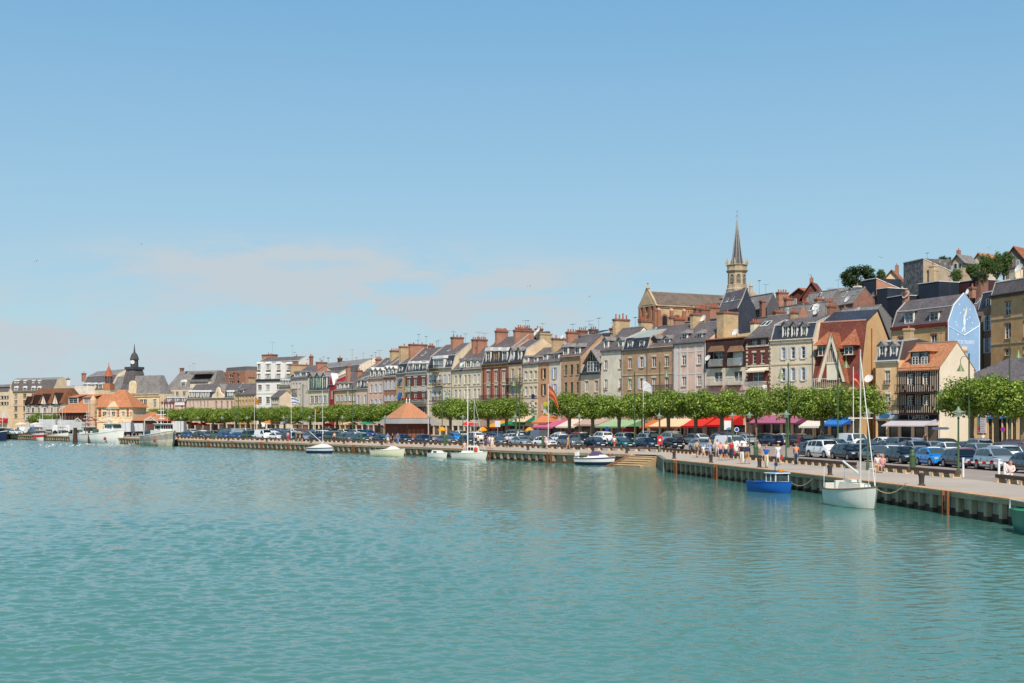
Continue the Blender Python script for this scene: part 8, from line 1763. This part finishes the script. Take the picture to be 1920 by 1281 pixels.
# ---------------------------------------------------------------- people
def skinned(name, chains, mats_, sub=1):
    """chains: lists of (x, y, z, radius); the first point of a chain is welded to an existing point when equal"""
    vs = []; rs = []; es = []
    def idx(p):
        for i, v in enumerate(vs):
            if (Vector(v)-Vector(p[:3])).length < 1e-4: return i
        vs.append(tuple(p[:3])); rs.append(p[3]); return len(vs)-1
    for ch in chains:
        pr = None
        for p in ch:
            i = idx(p)
            if pr is not None: es.append((pr, i))
            pr = i
    me = bpy.data.meshes.new(name); me.from_pydata(vs, es, []); o = bpy.data.objects.new(name, me); C.objects.link(o)
    o.modifiers.new('s', 'SKIN'); sk = me.skin_vertices[0].data
    for i, r in enumerate(rs): sk[i].radius = (r, r); sk[i].use_root = (i == 0)
    sm = o.modifiers.new('u', 'SUBSURF'); sm.levels = sub; sm.render_levels = sub
    dg = bpy.context.evaluated_depsgraph_get(); dg.update(); ev = o.evaluated_get(dg); m2 = bpy.data.meshes.new_from_object(ev); bpy.data.objects.remove(o)
    m2.name = name; m2.materials.clear(); m2.materials.append(mats_); m2.polygons.foreach_set('use_smooth', [True]*len(m2.polygons)); return m2
SKIN = mat('skin', 'c9977a', .6, .08)
def pose(kind):
    J = dict(pel=(0, 0, .93), spi=(.01, 0, 1.12), che=(.02, 0, 1.32), nec=(.02, 0, 1.46), hb=(.035, 0, 1.53), hm=(.04, 0, 1.62), ht=(.03, 0, 1.69))
    for sg, n in ((1, 'l'), (-1, 'r')):
        st = .20 if kind == 'walk' else .02
        J['hip'+n] = (0, sg*.09, .90); J['kne'+n] = (sg*st*.55+.04, sg*.10, .50); J['ank'+n] = (sg*st*1.2-.02, sg*.10, .08+(.05 if sg < 0 and kind == 'walk' else 0)); J['toe'+n] = (sg*st*1.2+.13, sg*.115, .035)
        J['sho'+n] = (.01, sg*.18, 1.40); a = -sg*st*.7
        J['elb'+n] = (a*.7-.02, sg*.25, 1.13); J['wri'+n] = (a*1.3+.05, sg*.26, .90)
    if kind in ('sit', 'ride'):
        dz = -.45 if kind == 'sit' else 0
        for k in list(J): J[k] = (J[k][0]-(.02 if kind == 'sit' else 0), J[k][1], J[k][2]+dz)
        for sg, n in ((1, 'l'), (-1, 'r')):
            if kind == 'sit': J['kne'+n] = (.42, sg*.12, .50); J['ank'+n] = (.46, sg*.12, .08); J['toe'+n] = (.60, sg*.13, .035); J['elb'+n] = (.10, sg*.24, .72); J['wri'+n] = (.30, sg*.12, .62)
            else: J['kne'+n] = (.28+sg*.08, sg*.11, .62+sg*.08); J['ank'+n] = (.10+sg*.14, sg*.11, .26+sg*.10); J['toe'+n] = (.24+sg*.14, sg*.12, .20+sg*.10); J['elb'+n] = (.28, sg*.24, 1.14); J['wri'+n] = (.52, sg*.22, 1.02)
        if kind == 'ride':
            for k in ('che', 'nec', 'hb', 'hm', 'ht', 'shol', 'shor'): J[k] = (J[k][0]+.12, J[k][1], J[k][2]-.03)
    if kind == 'lean':
        for k, d in (('che', .10), ('nec', .2), ('hb', .24), ('hm', .27), ('ht', .27), ('shol', .16), ('shor', .16)): J[k] = (J[k][0]+d, J[k][1], J[k][2]-d*.35)
        for sg, n in ((1, 'l'), (-1, 'r')): J['elb'+n] = (.36, sg*.2, 1.14); J['wri'+n] = (.5, sg*.06, 1.22)
    return J
BODY = {}; TOPM = {}; BOTM = {}
def hand(J, n):
    sg = 1 if n == 'l' else -1; w = Vector(J['wri'+n]); d = (w-Vector(J['elb'+n])).normalized(); pl = w+d*.07; out = [[tuple(w)+(.026,), tuple(pl)+(.032,)]]
    f = Vector((1, 0, 0)) if abs(d.x) < .8 else Vector((0, 0, -1)); f = (f-d*f.dot(d)).normalized(); side = f.cross(d)*.4
    for k, ln in enumerate((.070, .082, .078, .062)):
        b = pl+f*(-.033+.022*k)*-1; m = b+d*ln*.55+side*.12*ln; e = m+d*ln*.4+side*.5*ln
        out.append([tuple(pl)+(.032,), tuple(b+d*.02)+(.010,), tuple(m)+(.009,), tuple(e)+(.008,)])
    t = w+d*.03+f*.04; out.append([tuple(w)+(.026,), tuple(t)+(.012,), tuple(t+d*.035+f*.018)+(.010,)]); return out
def body(kind, skin):
    k = kind
    if k not in BODY:
        J = pose(kind); V = lambda n, r: J[n]+(r,); ch = [[V('pel', .13), V('spi', .115), V('che', .13), V('nec', .055), V('hb', .065), V('hm', .092), V('ht', .078)]]
        for n in 'lr': ch += [[V('pel', .13), V('hip'+n, .085), V('kne'+n, .058), V('ank'+n, .038), V('toe'+n, .032)], [V('che', .13), V('sho'+n, .058), V('elb'+n, .042), V('wri'+n, .026)]]; ch += hand(J, n)
        hm = Vector(J['hm']); ch += [[V('hm', .092), tuple(hm+Vector((.108, 0, -.012)))+(.014,)], [V('hm', .092), tuple(hm+Vector((-.01, .092, -.01)))+(.018,)], [V('hm', .092), tuple(hm+Vector((-.01, -.092, -.01)))+(.018,)]]
        BODY[k] = (skinned('body', ch, SKIN), J)
    return BODY[k]
eye_m = MB(); eye_m.lathe([(.002, -.011), (.011, 0), (.002, .011)], IRON, 6); eye_m = eye_m.data('eye'); mo_m = MB(); mo_m.box(-.004, .004, -.022, .022, -.004, .004, mat('lips', 'a0605a', .6)); mo_m = mo_m.data('mouth')
def person(px, y, kind, ang, lab, top, bot, hair='3a2a20', h=1.0, btype='long', long_hair=False, bag=None, s=None, z=0.0, hat=None, slv=.5):
    s = s or (y-YH)/3.6; pos = P(px, s, z); r = thing('person', pos, math.radians(ang), lab, 'person', None); r.scale = (h, h, h); me, J = body(kind, None); link('body', me, r)
    V = lambda n, rr: J[n]+(rr,)
    key = (kind, slv)
    if key not in TOPM:
        ch = [[V('pel', .135), V('spi', .14), V('che', .155), J['nec'][:2]+(J['nec'][2]-.04, .075)]]
        for n in 'lr': e = tuple(Vector(J['sho'+n]).lerp(Vector(J['elb'+n]), slv if slv < 1 else 1)); c2 = [V('che', .155), V('sho'+n, .075), e+(.058,)]; c2 += [V('wri'+n, .042)] if slv >= 1 else []; ch.append(c2)
        TOPM[key] = skinned('shirt', ch, WHITE)
    o = link('shirt', TOPM[key], r); recolor(o, mat('cloth_'+top, top, .85, .12))
    key = (kind, btype)
    if key not in BOTM:
        if btype == 'skirt': ch = [[V('spi', .13), V('pel', .16), ((Vector(J['knel'])+Vector(J['kner']))/2).to_tuple()+(.20,)]] if kind != 'sit' else [[V('spi', .13), V('pel', .16), (.2, 0, .48, .15), (.42, 0, .47, .14)]]
        else:
            ch = [[V('spi', .12), V('pel', .145)]]
            for n in 'lr':
                c2 = [V('pel', .145), V('hip'+n, .105), V('kne'+n, .078)] if btype == 'long' else [V('pel', .145), V('hip'+n, .11), tuple(Vector(J['hip'+n]).lerp(Vector(J['kne'+n]), .85))+(.088,)]
                if btype == 'long': c2.append(tuple(Vector(J['ank'+n])+Vector((0, 0, .02)))+(.056,))
                ch.append(c2)
        BOTM[key] = skinned({'skirt': 'skirt', 'long': 'trousers', 'short': 'shorts'}[btype], ch, WHITE)
    o = link({'skirt': 'skirt', 'long': 'trousers', 'short': 'shorts'}[btype], BOTM[key], r); recolor(o, mat('cloth_'+bot, bot, .85, .12))
    hm = Vector(J['hm']); mb = MB(); HM = mat('hair_'+(hat or hair), hat or hair, .8, .2); q = []
    for i in range(5):
        a = -.25+i*.42; q.append([(hm.x-.018+math.cos(b)*.108*math.cos(a)*(1 if math.cos(b) < .2 else .82), hm.y+math.sin(b)*.104*math.cos(a), hm.z+.02+math.sin(a)*.105) for b in [2*PI*k/10 for k in range(10)]])
    if long_hair: q.insert(0, [(hm.x-.05+math.cos(b)*.085*(1 if math.cos(b) < 0 else .3), hm.y+math.sin(b)*.10, hm.z-.20) for b in [2*PI*k/10 for k in range(10)]])
    mb.grid(q, HM, True); mb.poly(q[-1], HM)
    if hat: mb.lathe([(.17, 0), (.17, .015), (.1, .02)], HM, 12, (hm.x, hm.y, hm.z+.04))
    mb.build('hat' if hat else 'hair', r, 60)
    for sg in (-1, 1): e = link('eye', eye_m, r); e.location = hm+Vector((.088, sg*.032, .008))
    e = link('mouth', mo_m, r); e.location = hm+Vector((.092, 0, -.045))
    for n in 'lr': mb = MB(); a, t = Vector(J['ank'+n]), Vector(J['toe'+n]); mb.hull([(a.x-.05, a.y-.04, t.z-.035), (t.x+.06, a.y-.045, t.z-.035), (t.x+.06, a.y+.045, t.z-.035), (a.x-.05, a.y+.04, t.z-.035)], [(a.x-.04, a.y-.035, a.z+.01), (t.x-.02, a.y-.035, t.z+.035), (t.x-.02, a.y+.035, t.z+.035), (a.x-.04, a.y+.035, a.z+.01)], mat('shoe', '6a5a50', .7, .2)); mb.build('shoe', r, 50)
    if bag: mb = MB(); w = Vector(J['wril']); mb.box(w.x-.16, w.x+.16, w.y-.02, w.y+.12, w.z-.42, w.z-.1, mat('bag_'+bag, bag, .7, .1)); mb.tube((w.x-.1, w.y+.05, w.z-.1), (w.x, w.y+.02, w.z-.03), .012, .012, IRON, 4); mb.tube((w.x+.1, w.y+.05, w.z-.1), (w.x, w.y+.02, w.z-.03), .012, .012, IRON, 4); o = mb.build('bag'); o.parent = None; o.location = pos; o.rotation_euler = (0, 0, math.radians(ang)); o.scale = r.scale; tag(o, 'bag carried by the '+lab.replace('person in ', 'person in ')[:60].rsplit(' ', 1)[0], 'bag')
    return r
PL_ = [  # px, foot row, pose, heading, label, top, bottom, extras
 (1437, 877.5, 'walk', -110, 'person in a bright blue shirt and cream trousers walking above the blue boat', '2460b8', 'd9c8a0', dict(btype='long', hair='8a8078')),
 (1459, 872, 'walk', -95, 'person in a pale dress carrying a red bag right of the bright blue shirt', 'd4d8dc', 'cfd4dc', dict(btype='skirt', long_hair=True, hair='7a4a30', bag='c03030')),
 (1391, 870, 'walk', -100, 'person in a dark patterned top and wide white trousers in mid-promenade', '3a2a26', 'dcd6cc', dict(hair='2a2020')),
 (1401, 870, 'walk', -85, 'person in a navy shirt and tan shorts beside the white trousers', '2a3a58', 'a8845c', dict(btype='short', hair='4a3424', slv=1)),
 (1387, 860, 'walk', -100, 'person in a white shirt and dark shorts behind the dark patterned top', 'd8d4cc', '4a4448', dict(btype='short')),
 (1371, 862, 'walk', -95, 'person in a red polo shirt and jeans', 'b8242c', '2c3850', dict(bag='c03838')),
 (1361, 863.5, 'walk', -100, 'person in a cream top and navy shorts between the red and pink shirts', 'e6d0b4', '2a3050', dict(btype='short', long_hair=True, hair='4a2c1c')),
 (1351, 863.5, 'walk', -90, 'person in a pink polo shirt and navy shorts', 'e0a0a4', '2c3460', dict(btype='short', hair='b09a80')),
 (1345, 857, 'walk', -90, 'person in pale trousers half hidden behind the pink polo shirt', 'd8c8c0', 'd0ccc8', dict()),
 (1331, 858, 'walk', 80, 'blond person in a light blue top and skirt walking away', '7a9cc8', '8aa8cc', dict(btype='skirt', long_hair=True, hair='c8a050')),
 (1319, 858, 'walk', -100, 'child in a white top walking in front of the crowd', 'e0e0e0', 'd0c0b0', dict(btype='short', h=.72)),
 (1307, 858, 'walk', 70, 'person in a tan patterned shirt and dark skirt pulling a navy suitcase', 'b0a088', '4a4448', dict(btype='skirt', hair='2a2220', bag='20283c')),
 (1424, 861, 'lean', 100, 'person in grey leaning on the green post with a red and white bag', 'b0b0b4', 'a08a78', dict(hair='8a5a3c')),
 (1025, 842, 'walk', 75, 'person in a pale pink shirt and white shorts beside the green post', 'd8b4c0', 'dcd8d8', dict(btype='short')),
 (1065, 843, 'walk', -20, 'long-haired person in a cream top and orange skirt left of the speedboat', 'dcc4a0', 'cc8a50', dict(btype='skirt', long_hair=True, hair='5a2c20')),
 (1152, 843.5, 'walk', -120, 'person in a white top with long red hair above the speedboat bow', 'e0dcd8', 'c05040', dict(btype='short', long_hair=True, hair='a04830')),
 (951, 839, 'walk', 60, 'person in a white shirt and dark jeans behind the small sailing boat bow', 'dcdcda', '232c40', dict()),
 (923, 842, 'stand', -90, 'person in a long cream dress beside the small sailing boat', 'e4dcc8', 'e4dcc8', dict(long_hair=True, hair='8a5a3c')),
 (918, 841, 'stand', -70, 'person in a white shirt and blue shorts next to the long cream dress', 'e4e0dc', '6a7ca8', dict(btype='short')),
 (913, 841, 'stand', 20, 'person in a dark red top left of the pair at the small sailing boat', '7a3030', '5a6078', dict(btype='short')),
 (897, 834, 'sit', -90, 'person in cream with dark red hair sitting behind the small sailing boat', 'd8cca8', 'd0c4a4', dict(long_hair=True, hair='5a2420')),
 (727, 833, 'walk', -90, 'person in a sky blue top and white shorts by the pavilion', '4a9ad8', 'e0dcd4', dict(btype='short', hair='6a5040')),
 (736, 834, 'walk', -85, 'person in a black dress by the pavilion', '1c1c20', '1c1c20', dict(btype='skirt', long_hair=True, hair='3a2a24')),
 (746, 833, 'walk', -95, 'person in a grey top and light jeans by the pavilion', '6a6878', '6f8ab0', dict()),
 (627, 830, 'stand', -90, 'person in a pale top and dark red trousers left of the yellow boat', 'd8b8a8', '5a2c30', dict()),
 (664, 828, 'sit', -100, 'person in navy sitting on a bench left of the yellow boat', '28304c', '2a3860', dict()),
 (559, 829, 'walk', -90, 'dark-clothed person just right of the promenade flagpole', '2a2428', '3a2c30', dict(btype='short')),
 (566, 829, 'walk', -90, 'person in black with bare legs, second right of the promenade flagpole', '1c1a20', '2a2428', dict(btype='short')),
 (540, 828, 'stand', 90, 'person in pink left of the promenade flagpole', 'd890a0', 'b0485a', dict()),
 (399, 822.5, 'walk', -90, 'person in white and cream near the rusty trawler', 'e0dcd4', 'd8d0c0', dict(btype='short')),
 (405, 822.5, 'walk', -60, 'person in a green top near the rusty trawler', '4aa070', 'c04a40', dict(btype='short')),
 (1646, 885, 'sit', -120, 'person in a white shirt and beige shorts sitting at the end of a bench', 'dce0e4', 'd8c4a0', dict(btype='short', hair='6a3c2c')),
 (1655, 886.5, 'sit', -130, 'blond person in a pink dress leaning against the white shirt on the bench', 'dca0a0', 'dcaab4', dict(btype='skirt', long_hair=True, hair='c0844c')),
 (1895, 905, 'sit', -120, 'red-haired person in pale pink and white sitting on the rightmost bench', 'e4cfc8', 'e2d6d4', dict(long_hair=True, hair='b06c3c', slv=1)),
]
for px, y, k, a, lab, t, b, ex in PL_: person(px, y, k, a, lab, t, b, **ex)
for px, s, lab, t, b in ((1336, 13.4, 'person in pink standing under the red awnings', 'd88a98', 'c87a8c'), (1823, 16.2, 'person in a grey shirt walking before the tourist office', '6a7484', '3a3a44'), (1843, 15.8, 'person in a white shirt in front of the tourist office poster board', 'dcd8e0', 'b0a8b0'),
    (1120, 12.3, 'person in white under the left part of the beige awning', 'e0dcd8', '3a3a44'), (1130, 12.3, 'person in white under the right part of the beige awning', 'e4e0dc', '8a5a50'), (1222, 12.7, 'person in pale pink outside the dark red shop', 'd8b8b8', '9a7080'), (1510, 14.6, 'person in a white top beneath the left end of the cream awning', 'e2dcd6', 'b07a6a'), (1518, 14.8, 'person in pale pink beneath the cream awning', 'e0b8a8', '5a5058'), (1735, 15.6, 'blond person sitting under the black bar awning', '5a3a3a', '2a2a30')):
    person(px, 0, 'stand', -110, lab, t, b, s=s, z=.42)
person(871, 0, 'stand', -90, 'person in pale pink standing in the cockpit of the small sailing boat', 'e0c4b8', 'c8b0a8', s=15.2, z=-.55, h=.95)
# cyclist
s = (871-YH)/3.6; p = P(1493, s); ang = math.radians(75); r = thing('bicycle', p, ang, 'dark bicycle ridden away from the camera along the benches', 'bicycle')
for x in (-.5, .52):
    mb = MB(); M = Matrix.Translation((x, 0, .34)) @ Matrix.Rotation(PI/2, 4, 'X'); mb.lathe([(.30, -.02), (.34, -.022), (.34, .022), (.30, .02), (.30, -.02)], TYRE, 18, M=M, cap=False)
    for k in range(8): a = PI*k/8; mb.tube((x+math.cos(a)*.3, 0, .34+math.sin(a)*.3), (x-math.cos(a)*.3, 0, .34-math.sin(a)*.3), .004, .004, ZINC, 3)
    mb.build('wheel', r)
mb = MB(); FRM = mat('bike_frame', '2c3440', .4, .05)
for a, b in (((-.5, .34), (-.05, .30)), ((-.05, .30), (-.18, .82)), ((-.18, .75), (.36, .80)), ((-.05, .30), (.38, .72)), ((-.5, .34), (-.18, .72)), ((.52, .34), (.36, .85))): mb.tube((a[0], 0, a[1]), (b[0], 0, b[1]), .018, .018, FRM, 5)
mb.build('frame', r); mb = MB(); mb.tube((.42, -.28, 1.0), (.42, .28, 1.0), .014, .014, FRM, 5); mb.tube((.36, 0, .83), (.42, 0, 1.0), .016, .016, FRM, 5); mb.build('handlebar', r); mb = MB(); mb.hull([(-.3, -.08, .86), (-.05, -.02, .86), (-.05, .02, .86), (-.3, .08, .86)], [(-.3, -.07, .91), (-.05, -.02, .9), (-.05, .02, .9), (-.3, .07, .91)], IRON); mb.build('saddle', r)
o = person(1493, 871, 'ride', 75, 'person in an orange shirt and grey trousers riding a bicycle away', 'e08a60', '8a8c9c', hair='8a5a40'); o.location = p-Vector((math.cos(ang)*.18, math.sin(ang)*.18, 0))
